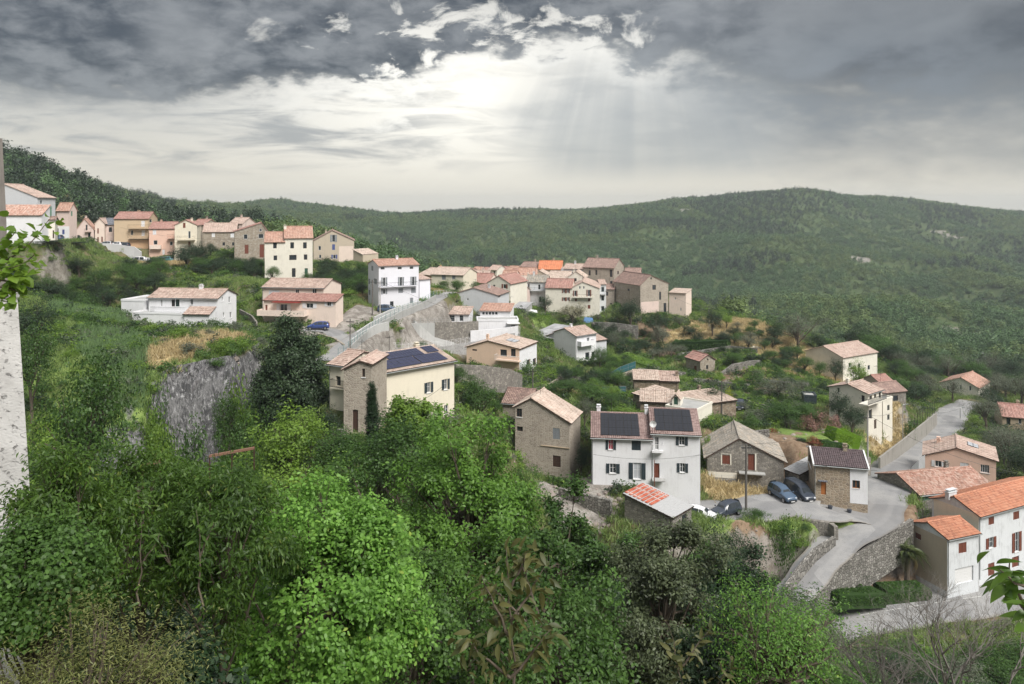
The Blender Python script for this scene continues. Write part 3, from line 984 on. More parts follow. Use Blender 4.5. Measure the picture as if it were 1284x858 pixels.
            f.build('garage_door', col_ or FRAMEW, s.o)
        if kind in ('s', 'c'):
            sw = w_ * .52 if kind == 's' else w_ / 2
            for sgn in (0, 1):
                if kind == 's': u0 = a0 - sw - .03 if sgn == 0 else a1 + .03
                else: u0 = a0 + .01 if sgn == 0 else a0 + w_ / 2 + .01
                u1 = u0 + sw - (.02 if kind == 'c' else 0)
                b0, b1 = (.02, .065) if kind == 's' else (-.08, -.03)
                f = MB()
                if s.near:
                    bx(f, u0, z0, u0 + .06, z1, b0, b1); bx(f, u1 - .06, z0, u1, z1, b0, b1)
                    k = 7 if s.vnear else 4
                    for i in range(k):
                        za = z0 + (h - .0) * i / k
                        bx(f, u0 + .06, za + .012, u1 - .06, za + h / k - .012, b0 + .008, b1 - .012)
                    bx(f, u0 + .05, z0 + .01, u1 - .05, z1 - .01, b0, b0 + .006)
                else: bx(f, u0, z0, u1, z1, b0, b1)
                f.build('shutter', col_ or SH_DARK, s.o)
            if kind == 'c':
                g = MB(); g.face([P(a0, z0, -depth), P(a1, z0, -depth), P(a1, z1, -depth), P(a0, z1, -depth)]); g.build('pane_or_dark_fill', GLASS, s.o)

    # -------- extras in facade pixels
    def slab(s, side, x0, y, x1, out=1.0, th=.15, rail=0.9, name='balcony', mat=None, rmat=None, solid=False):
        a0, z = s.proj(side, x0, y, out); a1, _ = s.proj(side, x1, y, out)
        if a0 > a1: a0, a1 = a1, a0
        o, a, n, wd = s.frame(side)

        def P(u, zz_, off): return o + a * u + Vector((0, 0, zz_)) + n * off
        m = MB(); m.obox(P(a0, z, .003), a * (a1 - a0), n * out, Vector((0, 0, th)))
        bo = m.build(name, mat or s.wall_mat, s.o)
        if rail:
            r_ = MB()
            if solid:
                r_.obox(P(a0, z + th, out - .1), a * (a1 - a0), n * .09, Vector((0, 0, rail)))
                for u in (a0, a1 - .1): r_.obox(P(u, z + th, .01), a * .1, n * (out - .115), Vector((0, 0, rail)))
            else:
                for zz_ in (th + .08, th + rail): r_.obox(P(a0, z + zz_, out - .05), a * (a1 - a0), n * .04, Vector((0, 0, .045)))
                k = max(2, int((a1 - a0) / (.14 if s.near else .3)))
                for i in range(k + 1): r_.obox(P(a0 + (a1 - a0 - .03) * i / k, z + th, out - .045), a * .025, n * .025, Vector((0, 0, rail)))
                for u in (a0, a1 - .04): r_.obox(P(u, z + th + rail, .01), a * .04, n * (out - .06), Vector((0, 0, .045)))
            r_.build('railing', rmat or ((mat or s.wall_mat) if solid else METAL), bo)
        return a0, a1, z

    def panels(s, quad, nx, ny, mat, name='solar_panel', lift=.1):
        """quad: local roof coords (x0,y0,x1,y1) on the front slope"""
        x0, y0, x1, y1 = quad
        me = None
        for i in range(nx):
            for j in range(ny):
                xa, xb = x0 + (x1 - x0) * i / nx + .012, x0 + (x1 - x0) * (i + 1) / nx - .012
                ya, yb = y0 + (y1 - y0) * j / ny + .012, y0 + (y1 - y0) * (j + 1) / ny - .012
                za, zb = s.roof_z(xa, ya) + lift, s.roof_z(xb, yb) + lift
                if s.roof == 'y': za = s.roof_z(xa, ya) + lift
                A = Vector((xa, ya, za))
                ex = Vector((xb - xa, 0, s.roof_z(xb, ya) - s.roof_z(xa, ya)))
                ey = Vector((0, yb - ya, s.roof_z(xa, yb) - s.roof_z(xa, ya)))
                if me is None:
                    m = MB(); nz = ex.cross(ey).normalized() * .04
                    m.obox((0, 0, 0), ex, ey, nz)
                    # cells, slightly proud of the frame
                    for cx in range(2):
                        for cy in range(3):
                            m.obox(ex * ((cx + .06) / 2) + ey * ((cy + .05) / 3) + nz, ex * (.88 / 2), ey * (.9 / 3), nz * .08, mi=1)
                    me = m.build(name, [METAL, mat], link_it=False)
                link(name, me, s.o, A)

    def patch(s, side, x0, y0, x1, y1, mat, name='render_patch', off=.025):
        a0, z1 = s.proj(side, x0, y0); a1, z0 = s.proj(side, x1, y1)
        if a0 > a1: a0, a1 = a1, a0
        wd = s.frame(side)[3]
        a0 = max(0.0, a0); a1 = min(wd, a1); z1 = min(z1, s.H - .01)
        o, a, n, wd = s.frame(side)
        lo = [Vector((a0, z0, 0)), Vector((a1, z0, 0)), Vector((a1, z1, 0)), Vector((a0, z1, 0))]
        loops = [lo]
        for q in s.op[side]:
            if q[0] > a0 and q[2] < a1 and q[1] > z0 and q[3] < z1:
                loops.append([Vector((q[0], q[1], 0)), Vector((q[2], q[1], 0)), Vector((q[2], q[3], 0)), Vector((q[0], q[3], 0))])
        flat = [p for l in loops for p in l]
        m = MB()
        for tr in tessellate_polygon(loops):
            pts = [flat[i] for i in tr]
            if (pts[1] - pts[0]).cross(pts[2] - pts[0]).z < 0: pts = pts[::-1]
            m.face([o + a * p.x + Vector((0, 0, p.y)) + n * off for p in pts], [(p.x, p.y) for p in pts])
        for l in loops:
            for i in range(4):
                A, B = l[i], l[(i + 1) % 4]
                pa = o + a * A.x + Vector((0, 0, A.y)); pb = o + a * B.x + Vector((0, 0, B.y))
                m.face([pa, pb, pb + n * off, pa + n * off])
        m.build(name, mat, s.o)
# ---------------- the village, near houses first
h = House('village_house', 'white two-storey house, left half with red curtain and closed shutters under black solar panels', (742, 92.8), (817, 92), 11, 547, 607, 'x', 1.45, WHITE, T_PURP, chim=[(.12, .62, .5, .5, .7), (.96, .5, .4, .4, .8)])
h.win('F', 763, 552, 769, 564, 's', SH_DARK, glass=RED); h.win('F', 792, 551, 803.5, 565, 'c', SH_DARK)
h.win('F', 764.5, 581.5, 772.5, 593.5, 's', SH_DARK); h.win('F', 794, 580.5, 804, 601, 's', SH_DARK, glass=CURT)
h.build(); h.panels((1.1, .15, 5.85, 5.2), 5, 3, SOLAR)
h = House('village_house', 'white two-storey house, taller right half with balcony and black solar panels', (817, 92), (878, 91.2), 11, 542, 621, 'x', 1.5, WHITE, T_PURP)
h.win('F', 821.3, 548, 826, 564, 'w', bars=1); h.win('F', 851.5, 548, 858.5, 558.5, 's', SH_DARK); h.win('F', 852.5, 581, 859, 592.5, 's', SH_DARK)
h.win('F', 820, 581, 827, 602.5, 'd', WOOD_BR)
h.build(); h.panels((.5, .3, 5.0, 5.2), 4, 3, SOLAR)
h.slab('F', 817.5, 568, 832, .75, .12, .85, rmat=FRAMEW)
h.slab('F', 818, 604, 834, 1.1, .12, 0, 'doorstep', CONC)
dm = MB(); dm.tube([(0.2, -.1, h.H + .35), (.2, -.1, h.H + .75), (.16, -.3, h.H + .95)], [.03, .03, .03], 5)
cen = Vector((.16, -.36, h.H + 1.1))
ring = [cen + Vector((math.cos(i * PI / 6) * .42, -.06 + .02 * math.sin(i), math.sin(i * PI / 6) * .42)) for i in range(12)]
for i in range(12): dm.face([cen + Vector((0, .12, 0)), ring[i], ring[(i + 1) % 12]]); dm.face([cen + Vector((0, .14, 0)), ring[(i + 1) % 12], ring[i]])
dm.build('satellite_dish', FRAMEW, h.o)

h = House('stone_house', 'tall old brown house with broad gable and pinkish tiles left of the white solar house', (646, 100), (714, 97.5), 5.6, 509, 597, 'y', 1.25, OLDSTONE, T_BEIGE, rf=.3, eR=529)
h.win('F', 647.5, 512.5, 654.5, 523, 'w', fr=WOOD_D); h.win('F', 648, 535, 655.5, 541, 'f', fr=WOOD_D); h.win('F', 693, 537, 702, 551, 'c', SH_GREY)
h.win('F', 693, 571.5, 703, 586, 'd', WOOD_D)
h.build(); h.slab('F', 678, 559, 714, .12, .08, 0, 'ledge', TAN)
h = House('stone_house', 'low wing with worn tiles behind the tall old brown house', (630, 108), (664, 107), 7, 504, 540, 'x', 1.2, OLDSTONE, T_BROWN, lod=True); h.build()

h = House('stone_barn', 'grey stone gabled barn with two brown shuttered openings behind the parked cars', (887, 103), (983, 101), 8.5, 572, 612, 'y', 2.7, STONEG, T_STONE, cat='barn', rf=.42, over=.45)
h.win('F', 905.5, 571, 915.5, 582, 'c', WOOD_BR); h.win('F', 938, 569.5, 946.5, 590, 'd', WOOD_BR)
h.build(); h.slab('F', 927, 594.5, 960, .9, .14, 0, 'balcony', CONC); h.patch('F', 888, 591, 924, 600.5, IVORY)
for (x0, y0, x1, y1) in ((904, 570, 905.4, 583), (915.6, 570, 917, 583), (904, 568.6, 917, 569.9), (946.6, 569, 948.4, 590)):
    a0, z1 = h.proj('F', x0, y0); a1, z0 = h.proj('F', x1, y1); mm = MB(); mm.box((a0, -.03, z0), (a1, -.002, z1)); mm.build('surround', IVORY, h.o)
h = House('lean_to_shed', 'stone lean-to with pale metal sheet roof against the grey barn', (984, 102), (1002, 100), 7, 588, 622, 'sf', 1.2, STONEG, ZINC, cat='shed', over=.2); h.build()

h = House('stone_house', 'small half stone, half white house under a flat mauve tile roof', (1021, 95), (1088, 93.4), 7, 581, 623, 'x', .95, STONEP, T_MAUVE, over=.3)
h.win('F', 1029.5, 604, 1036, 620.5, 'd', WOOD_OR); h.win('F', 1068.8, 602.5, 1078.3, 612.5, 'w', fr=WOOD_OR, bars=1); h.win('L', 1014, 571, 1017.5, 583, 'w', fr=WOOD_D)
h.build(); h.patch('F', 1065.8, 560, 1090, 633, WHITE)
h.slab('F', 1026.5, 604, 1038, .5, .06, 0, 'door_canopy', T_SLATE)
for x in (-.2, h.W + .02):
    vg = MB(); vg.obox((x, -.36, h.H - .2), (.18, 0, 0), (0, 3.86, 1.12), (0, 0, .2)); vg.obox((x, 3.5, h.H + .92), (.18, 0, 0), (0, 3.86, -1.12), (0, 0, .2))
    vg.build('verge_board', FRAMEW, h.o)

h = House('stone_house', 'long low stone house with mottled tiles and green shutters below the salmon house', (1152, 101), (1246, 103.6), 8, 619, 655, 'x', 1.35, STONEG, T_MIX, over=.4)
h.win('F', 1155.5, 620.5, 1166.5, 627.5, 'c', SH_GREEN); h.win('F', 1176, 619, 1182, 625, 's', SH_GREEN); h.win('F', 1218, 614.5, 1225, 619, 'f', fr=WOOD_D); h.win('F', 1229, 614, 1235, 618, 'f', fr=WOOD_D)
h.win('F', 1157, 640, 1163.5, 649, 'o'); h.win('L', 1132.5, 613, 1140, 634, 'c', SH_GREEN); h.build()

h = House('village_house', 'salmon pink gabled house beside the upper road, roof of pale pink tiles', (1159.5, 115.5), (1249, 111), 7.5, 570, 625, 'y', 1.7, SALMON, T_PINK, rf=.46, eR=577.5, chim=[(.2, .7, .5, .5, .5)])
h.win('F', 1172.5, 578, 1180.5, 585.5, 's', SH_WHITE); h.win('F', 1204, 580.5, 1214.5, 588.5, 'c', SH_WHITE); h.win('F', 1229.5, 583, 1240.5, 593, 'w', bars=3)
h.build(); h.panels((h.W * .62, 3.2, h.W * .78, 5.2), 1, 2, plain('skylight_glass', (.5, .52, .55), .2), 'skylight')

h = House('village_house', 'big weathered white house at the right edge with orange tiles and brown shutters', (1227.5, 90), (1330, 97.1), 6, 646, 727, 'x', 1.2, WHITE2, T_TERRA, chim=[(.02, .62, 1.5, .5, .55)])
for (x0, y0, x1, y1, k) in ((1239.5, 648.5, 1246.5, 658, 'c'), (1270.5, 641.5, 1278, 651.5, 'c'), (1239.5, 674, 1245.5, 687.5, 's'), (1272, 667.5, 1277.5, 692, 's'), (1239, 706, 1247, 722, 'c'), (1269, 698, 1278, 721, 'd')):
    h.win('F', x0, y0, x1, y1, k, WOOD_BR)
h.build(); h.patch('L', 1171, 600, 1227.2, 740, CREAM, off=.012)
h = House('garage_house', 'small two-storey block with bright orange roof over a white garage door', (1188, 87), (1227, 88.7), 4.9, 675, 736, 'x', .85, WHITE2, T_TERRA, rf=.52, over=.28)
h.win('F', 1202, 680.5, 1212, 693.5, 'c', WOOD_BR); h.win('F', 1197.5, 711.5, 1220.5, 731.5, 'g'); h.win('L', 1147.5, 669, 1155, 676, 'c', WOOD_BR)
h.build(); h.patch('L', 1143, 657, 1187.6, 742, BEIGE, off=.012)

h = House('village_house', 'tall pale house with arched terrace and outside stairs below the upper road bend', (1088, 128), (1106, 131.3), 6.8, 493.5, 543, 'x', 1.0, IVORY, T_PINK)
h.win('L', 1080, 496, 1084, 504, 'w', fr=WOOD_D); h.win('L', 1050, 486.5, 1052.6, 492.5, 'w', fr=WOOD_D)
h.win('F', 1090, 496, 1093.6, 508, 'w', fr=WOOD_D); h.win('F', 1096, 494, 1098.8, 506.5, 'w', fr=WOOD_D); h.win('F', 1102, 492, 1104.4, 504, 'w', fr=WOOD_D)
h.win('F', 1089.5, 514, 1093.5, 524.5, 'o'); h.win('F', 1096, 526, 1099, 538, 'd', WOOD_D)
h.build(); h.slab('F', 1088.6, 509.5, 1112, 1.6, .15, .9, rmat=METAL)
h = House('terrace_block', 'pale arched terrace block with orange stair roof beside the tall pale house', (1107, 134), (1119, 136), 4, 503, 536, 'flat', .2, IVORY, CONC, cat='annex')
h.win('F', 1112.5, 508, 1115.5, 515, 'o'); h.win('F', 1112.5, 520, 1115.5, 527, 'o'); h.build()
h = House('outbuilding', 'little outbuilding with red tile roof behind the tall pale house', (1102, 152), (1119, 153), 4, 478.5, 492, 'x', .9, BEIGE, T_RED, cat='shed', lod=False)
h.win('F', 1106, 482, 1109, 487, 'o'); h.build()
h = House('outbuilding', 'open stone outbuilding with grey tiles right of the tall pale house', (1107, 146), (1136, 148), 5, 492, 505, 'x', 1.2, STONEG, T_BROWN, cat='shed', lod=False)
h.win('F', 1120, 496, 1126, 503, 'o'); h.build()
h = House('village_house', 'white house with pink roof half hidden by trees on the crest', (1057, 173), (1100, 180), 10, 448, 478, 'x', 1.8, IVORY, T_PINK, lod=False)
h.win('F', 1064, 455, 1067, 461, 'w'); h.win('F', 1076, 456, 1079, 462, 'w'); h.win('F', 1088, 458, 1091, 464, 'w'); h.build()
h = House('village_house', 'lone white house with orange roof among olive trees across the road', (1179, 190), (1227, 184), 10, 479, 497, 'y', 1.9, IVORY, T_ORANGE, rf=.55, lod=False)
h.win('F', 1187, 484, 1190, 490, 'w'); h.win('F', 1203, 483, 1206, 489, 'w'); h.win('F', 1215, 484, 1218, 490, 'w'); h.build()
h = House('stone_house', 'low brown house with red roof in the trees at the right edge', (1257, 150), (1296, 148), 8, 521, 540, 'x', 1.6, TAN, T_RED, lod=False)
h.win('F', 1262, 524, 1267, 533, 'o'); h.win('F', 1277, 525, 1281, 532, 'w'); h.build()

# ---------------- centre
h = House('stone_hut', 'tiny stone hut with bright red roof alone on the terraced slope', (878, 165), (896.5, 166.5), 5.2, 452, 470, 'y', 1.1, STONEL, T_RED, cat='hut', lod=True)
h.win('F', 886.5, 449.5, 888, 452, 'o'); h.win('F', 885.5, 458, 888, 463, 'o'); h.win('L', 870, 459, 873.5, 468, 'd', WOOD_BR); h.build()
h = House('stone_house', 'left one of two joined stone sheds with beige roofs below the garden walls', (795, 136), (826, 135.5), 4.5, 475.5, 491, 'sf', .8, STONE, T_BEIGE, cat='shed', lod=True); h.build()
h = House('stone_house', 'right one of two joined stone sheds with beige roofs, a chimney at its end', (827, 136), (851, 135.5), 4.5, 477, 491, 'sf', .8, STONE, T_PINK, cat='shed', chim=[(.95, .5, .5, .5, .6)], lod=True); h.build()
h = House('stone_house', 'narrow stone building with beige roof at the left of the shed group', (794, 130), (812, 127), 5, 492.5, 512, 'sf', .7, STONEL, T_BEIGE, lod=True); h.build()
h = House('stone_house', 'stone building with plain grey-beige roof just behind the right solar roof', (803, 122), (845, 121), 4.5, 502.5, 528, 'sf', .9, STONE, T_BEIGE, lod=True); h.build()
h = House('stone_house', 'stone house with wide beige gable roof and white end wall', (832, 130), (872.5, 122), 8.2, 497.5, 530, 'y', 1.25, STONE, T_BEIGE, rf=.35, eR=507.5, lod=True)
h.win('R', 879, 510, 883, 518, 'c', SH_DGREEN); h.build(); h.patch('R', 872.8, 500, 886, 528, IVORY)
h = House('dormer_block', 'little white gabled block with tall green shutters between beige roofs', (842.5, 119.5), (853, 119), 2.5, 499.5, 512, 'y', .7, IVORY, T_BEIGE, cat='annex', lod=True, over=.12, pad=False)
h.win('F', 845, 498, 850, 507.5, 'c', SH_DGREEN); h.build()
h = House('terrace_block', 'low white walled terrace beside the stone house with green shutter', (872, 116), (893, 121), 5, 517, 532, 'flat', .3, IVORY, CONC, cat='annex', lod=True); h.build()

h = House('village_house', 'cream house with blue solar panels on its roof and dark shutters behind the cypress', (482, 80), (569.5, 86.4), 8, 466, 545, 'x', 1.05, CREAM, T_BEIGE, chim=[(.99, .9, .5, .5, .5)])
h.win('F', 535, 479.5, 540, 492.5, 's', SH_DARK); h.win('F', 556.5, 475.5, 561, 488.5, 's', SH_DARK); h.win('F', 535, 508, 541.5, 519, 'w'); h.win('F', 557, 508, 562, 520, 'w')
h.build(); h.panels((.2, .1, 5.0, 2.1), 6, 1, SOLARB); h.panels((2.0, 2.15, 6.8, 3.8), 6, 1, SOLARB); h.panels((5.1, .1, 8.6, 2.1), 4, 1, SOLARB); h.panels((7.4, 2.3, 9.0, 3.9), 2, 1, SOLARB)
sk = MB()
h.panels((1.0, 2.4, 1.85, 3.6), 1, 1, plain('skylight_glass', (.5, .52, .55), .2), 'skylight')
h = House('stone_house', 'narrow old stone tower house with steep gable beside the cypress', (431, 75), (465.5, 74.6), 5, 462, 545, 'y', .85, OLDSTONE, T_PINK, rf=.6, eR=456, over=.25)
h.win('F', 454, 462.5, 457.8, 473, 'w', fr=WOOD_D); h.win('F', 442, 514, 449, 543, 'd', WOOD_D); h.build()
h = House('village_house', 'cream wing tucked against the left of the stone tower house', (413, 80), (431.5, 79), 6, 455, 512, 'x', .9, CREAM, T_PINK)
h.win('F', 421, 472, 427, 484, 'o'); h.build(); h.slab('F', 413.5, 487, 431, .5, .12, .8)

h = House('village_house', 'peach and white villa with arched balcony under a wide low beige roof', (585, 146.2), (651, 141.6), 8.5, 434.5, 466, 'y', 1.5, PEACH, T_BEIGE, rf=.42, lod=True, eR=437)
h.win('F', 627, 438.5, 635.5, 447, 'o'); h.win('F', 640.5, 437.5, 646.5, 447, 'w', fr=WOOD_D); h.win('F', 592, 438, 598, 440.2, 'f', fr=WOOD_D)
for x0, x1, y0, y1 in ((654.5, 656.5, 436, 444.5), (664.5, 666.8, 434, 441.5), (660, 664.5, 451, 460), (668, 672, 449.5, 458), (675.5, 679, 448, 456.5)): h.win('R', x0, y0, x1, y1, 'w', fr=WOOD_D)
h.build(); h.slab('F', 620, 452, 650, 1.2, .15, .9, rmat=FRAMEW); h.patch('R', 651.2, 425, 682, 470, WHITE)
h.panels((h.W * .62, 3.0, h.W * .8, 5.4), 1, 1, plain('skylight_glass', (.5, .52, .55), .2), 'skylight')
h = House('village_house', 'white villa with grey gable, main block with tall openings right of the peach villa', (683, 174), (722, 165), 9, 421.5, 456, 'y', 1.5, GREYP, T_PINK, lod=True, rf=.4)
h.win('F', 689, 426.5, 693, 431, 'w', fr=WOOD_D); h.win('F', 711, 442, 714.5, 452, 'd', WOOD_D); h.win('F', 714.5, 425.5, 717.5, 433, 'w'); h.build()
h = House('village_house', 'white block with arched loggia joined to the grey gabled villa', (722, 163), (747.5, 167), 7, 421, 457, 'x', 1.2, WHITE, T_PINK, lod=True)
h.win('F', 734, 442, 739, 451.5, 'o'); h.win('F', 742, 441, 745.8, 450.5, 'o'); h.win('F', 736, 423.5, 739, 430, 'w'); h.build(); h.slab('F', 729, 435, 747, 1.3, .12, .9, solid=True, mat=WHITE)
h = House('shed', 'long shed with grey corrugated roof left of the grey gabled villa', (664, 176), (700, 170), 9, 420, 436, 'sf', 1.6, CONC, GREYROOF, cat='shed', lod=False); h.build()

h = House('village_house', 'tall white three-storey house with long balcony and grey shutters beside the lane', (475, 160), (525, 164), 8, 333, 388, 'x', 1.0, plaster('lavender_white_plaster', (.72, .72, .77), amt=.15), T_ORANGE, lod=False)
for x0, y0, x1, y1, k in ((477, 334.7, 482.5, 338.5, 'w'), (498.5, 334.4, 504, 338.2, 'w'), (513.5, 334, 518.5, 337.8, 'w'), (480, 348, 483.5, 359, 's'), (501, 347.5, 504.5, 359, 's'), (516.5, 347, 520, 358.5, 's'),
                          (480, 362.5, 483.5, 369, 's'), (499.5, 361.5, 505.5, 367.5, 'c'), (515.5, 361, 521.5, 367.5, 'c'), (489, 378, 493.5, 386, 'o'), (514, 373.5, 518, 383.5, 'd')):
    h.win('F', x0, y0, x1, y1, k, SH_GREY)
for x0, y0, x1, y1 in ((465.5, 333.5, 468, 339.5), (461.5, 349.5, 463.8, 356.5), (469, 349.5, 472.5, 356.5), (462, 363.5, 464.3, 370)): h.win('L', x0, y0, x1, y1, 'c', SH_GREY)
h.build(); h.slab('F', 475.5, 361, 523.5, .9, .12, .8, rmat=METAL)
h = House('village_house', 'small white annex stepping down right of the tall white house', (526, 166), (539.5, 168), 6, 350, 372, 'x', .5, plaster('lavender_white_plaster', (.72, .72, .77)), T_PINK, cat='annex', lod=False); h.build()
h = House('village_house', 'cream house with beige tile roof behind the tall white house', (541, 196), (581, 193), 9, 343.5, 366, 'x', 1.5, CREAM, T_BEIGE, lod=False)
h.win('F', 554, 345, 559, 351, 'c', SH_GREY); h.win('F', 567, 344.5, 571, 350.5, 'c', SH_GREY); h.build()
h = House('village_house', 'ochre end wing of the cream house behind the tall white house', (525, 200), (541, 197), 9, 343.5, 366, 'x', 1.4, ORANGEP, T_BEIGE, lod=False); h.build()
h = House('village_house', 'blank pale grey gable house above the white terraces', (569.5, 176), (624, 173), 9, 368, 396, 'y', 1.5, GREYP, T_BROWN, lod=False, rf=.45)
h.win('R', 625, 368, 627.5, 373, 'w', fr=WOOD_D); h.win('F', 585.5, 374, 587.5, 377, 'f'); h.build()
h = House('garden_house', 'low white garden house with pink roof on the stone terrace', (543, 165), (588, 164), 5, 393, 406, 'sf', 1.0, WHITE, T_PINK, cat='annex', lod=False)
h.win('F', 550, 396, 553, 402, 'w'); h.win('F', 564, 395.5, 570, 403, 'w', fr=WOOD_D); h.win('F', 576, 395.5, 581, 403, 'w'); h.build()
h = House('garden_house', 'white veranda with dark glazed band and orange roof on the terrace', (602, 166), (640, 165), 5, 389, 403, 'sf', 1.0, WHITE, T_ORANGE, cat='annex', lod=False)
for i in range(5): h.win('F', 604.5 + i * 4, 391, 608 + i * 4, 395, 'f')
h.build()
h = House('terrace_block', 'white flat-roofed block with awning below the glazed veranda', (598, 160), (650, 160.5), 5, 403, 424, 'flat', .3, WHITE, CONC, cat='annex', lod=False)
h.win('F', 641, 408, 646, 414, 'o'); h.build(); h.slab('F', 636, 406.5, 652, 1.6, .1, 0, 'awning', FRAMEW)

# ---------------- village core
h = House('village_house', 'house with vivid orange roof at the top of the village core', (675, 237), (704, 236), 9, 337, 356, 'x', 2.2, BEIGE, T_BRIGHT, lod=False)
h.win('F', 677.5, 339, 680, 344, 'w', fr=WOOD_D); h.win('F', 692, 340, 694, 344, 'w', fr=WOOD_D); h.build()
h = House('village_house', 'beige gabled house directly left of the vivid orange roof', (652, 242), (673, 240), 8, 334, 356, 'x', 1.2, BEIGE, T_BROWN, lod=False); h.build()
h = House('village_house', 'house showing a broad orange-red roof below the beige gable', (650.5, 226), (673.5, 226), 7, 345.5, 362, 'x', 2.0, PINKW, T_ORANGE, lod=False)
h.win('F', 664, 348, 667, 352, 'w'); h.build()
h = House('stone_tower_house', 'largest square stone house of the village core with dark roof', (731, 224), (770, 220), 10, 334.5, 385, 'x', 2.3, OLDSTONE, T_BROWN, lod=False, chim=[(.28, .5, .6, .6, .6)])
for x0, y0, x1, y1 in ((738, 339, 740.6, 345.5), (746.5, 338.5, 749, 345), (738.5, 335.5, 740, 337), (746.7, 335.3, 748.2, 336.8), (764.5, 338.5, 768, 347.5), (765, 352.5, 768, 356), (757, 352, 760, 358)): h.win('F', x0, y0, x1, y1, 'f', fr=WOOD_D)
for x0, y0, x1, y1 in ((774, 340, 776, 344), (777, 352, 779, 356)): h.win('R', x0, y0, x1, y1, 'f', fr=WOOD_D)
h.build()
h = House('stone_house', 'old stone house with dark roof and patched gable right of the core', (803, 205), (838, 209), 13, 357, 394, 'y', 2.5, OLDSTONE, T_BROWN, rf=.35, lod=False)
for x0, y0, x1, y1 in ((818, 357.5, 822.5, 363.5), (815.5, 348, 817.5, 350.5), (826.5, 366, 829, 376), (832, 380, 835.5, 393)): h.win('F', x0, y0, x1, y1, 'f', fr=WOOD_D)
h.win('L', 787, 362, 789.5, 366, 'f', fr=WOOD_D); h.build(); h.patch('F', 803.5, 379, 826, 394, PINKW); h.patch('L', 772, 362, 790, 378, STONEL)
h = House('village_house', 'small beige flat-topped house at the right end of the village core', (839, 209), (860, 207), 7, 366.5, 397, 'sf', .5, BLUSH, T_BEIGE, lod=False)
h.win('F', 846, 373, 847.5, 376, 'f'); h.win('F', 853, 386, 854.5, 390, 'f'); h.build()
h = House('village_house', 'grey-white balconied house with grey roof left of the red tiled house', (660, 210), (686, 209), 7, 353, 390, 'x', 1.5, WHITE2, T_STONE, lod=False)
for x0, y0, x1, y1 in ((662, 356, 664, 363), (675, 357, 677.5, 363), (662, 374, 665, 379.5), (676, 372, 678.5, 379)): h.win('F', x0, y0, x1, y1, 'w', fr=WOOD_D)
h.build(); h.slab('F', 661, 365, 682, 1.0, .12, .8)
h = House('village_house', 'house with mottled red tile roof between grey roof and cream gable', (684, 205), (717, 203.5), 7, 360, 394, 'x', 2.0, IVORY, T_RED, lod=False)
for x0, y0, x1, y1 in ((706, 362.5, 708.3, 367.5), (711, 362.5, 713.2, 367.5), (706, 373, 708.3, 377.5), (711, 373, 713.2, 377.5)): h.win('F', x0, y0, x1, y1, 's', WOOD_BR)
h.build()
h = House('village_house', 'cream gabled house with long balcony above the flowering tree', (717, 203.5), (751, 202.5), 14, 360.5, 398, 'y', 1.6, IVORY, T_PINK, lod=False, rf=.4)
for x0, y0, x1, y1, k in ((726, 359, 728, 362.4, 'f'), (731, 359, 733, 362.4, 'f'), (720, 364.5, 722.6, 371.6, 's'), (737, 363.5, 739.8, 371.6, 's'), (721, 374.5, 723.5, 378, 'c'), (737.3, 374, 740, 378, 'c'), (737, 382.5, 740.3, 387.3, 'c')): h.win('F', x0, y0, x1, y1, k, WOOD_BR)
h.build(); h.slab('F', 717.5, 373.5, 743, .9, .12, .8)
h = House('village_house', 'narrow tall house with blue-green shutters against the square stone house', (752, 212), (760, 212), 8, 356, 398, 'x', .8, WHITE2, T_PINK, lod=False)
for y in (360, 371, 384): h.win('F', 754, y, 757.5, y + 6, 'w', fr=SH_DGREEN)
h.build(); h.slab('F', 752, 369.5, 760, 1, .1, .8)
h = House('village_house', 'yellow-ochre flat-fronted house with a column of dark windows', (645, 214), (660, 212.5), 7, 356, 388, 'x', .9, ORANGEP, T_PINK, lod=False)
for y in (358, 366.5, 375): h.win('F', 656, y, 658.2, y + 6, 'f', fr=WOOD_D)
h.build()
h = House('village_house', 'pink-fronted house with a loggia under the orange-red roof', (645, 220), (664, 219), 6, 349, 362, 'x', .5, BLUSH, T_BEIGE, lod=False)
h.win('F', 651, 350, 655, 355.5, 'o'); h.build()
h = House('village_house', 'cream gable-front house with open brown shutters and red-draped balcony', (611, 197), (640, 194), 10, 354, 382, 'y', 1.9, IVORY, T_RED, lod=False, rf=.5)
for x0, y0, x1, y1, k in ((618, 357, 621, 360.3, 'f'), (631, 356.5, 634.5, 361.8, 's'), (631, 369, 635, 376, 'o')): h.win('F', x0, y0, x1, y1, k, WOOD_BR)
h.build(); h.slab('F', 629, 376.5, 640, 1, .12, .8)
h = House('village_house', 'low house with long sloping red roof left of the cream gable-front', (588, 207), (612, 205), 8, 353.5, 372, 'x', 2.1, BLUSH, T_RED, lod=False)
h.win('F', 597, 357, 600, 361, 'f'); h.build()
h = House('village_house', 'house with salmon roof squeezed behind the cream gable-front', (628, 222), (645, 221), 8, 348, 366, 'x', 1.8, PINKW, T_ORANGE, lod=False); h.build()
h = House('village_house', 'pale house with long beige roof below the vivid orange roof', (686, 222), (712, 220), 9, 348.5, 364, 'x', 1.7, WHITE2, T_BEIGE, lod=False)
h.win('F', 690, 350, 693, 354, 'f'); h.build()
h = House('village_house', 'grey-white house with faded pink roof beside the square stone house', (706, 232), (731, 230), 8, 336.5, 356, 'x', 1.2, WHITE2, T_PINK, lod=False)
h.win('F', 713, 340, 716, 346, 'f'); h.win('F', 722, 340, 725, 346, 'f'); h.build()
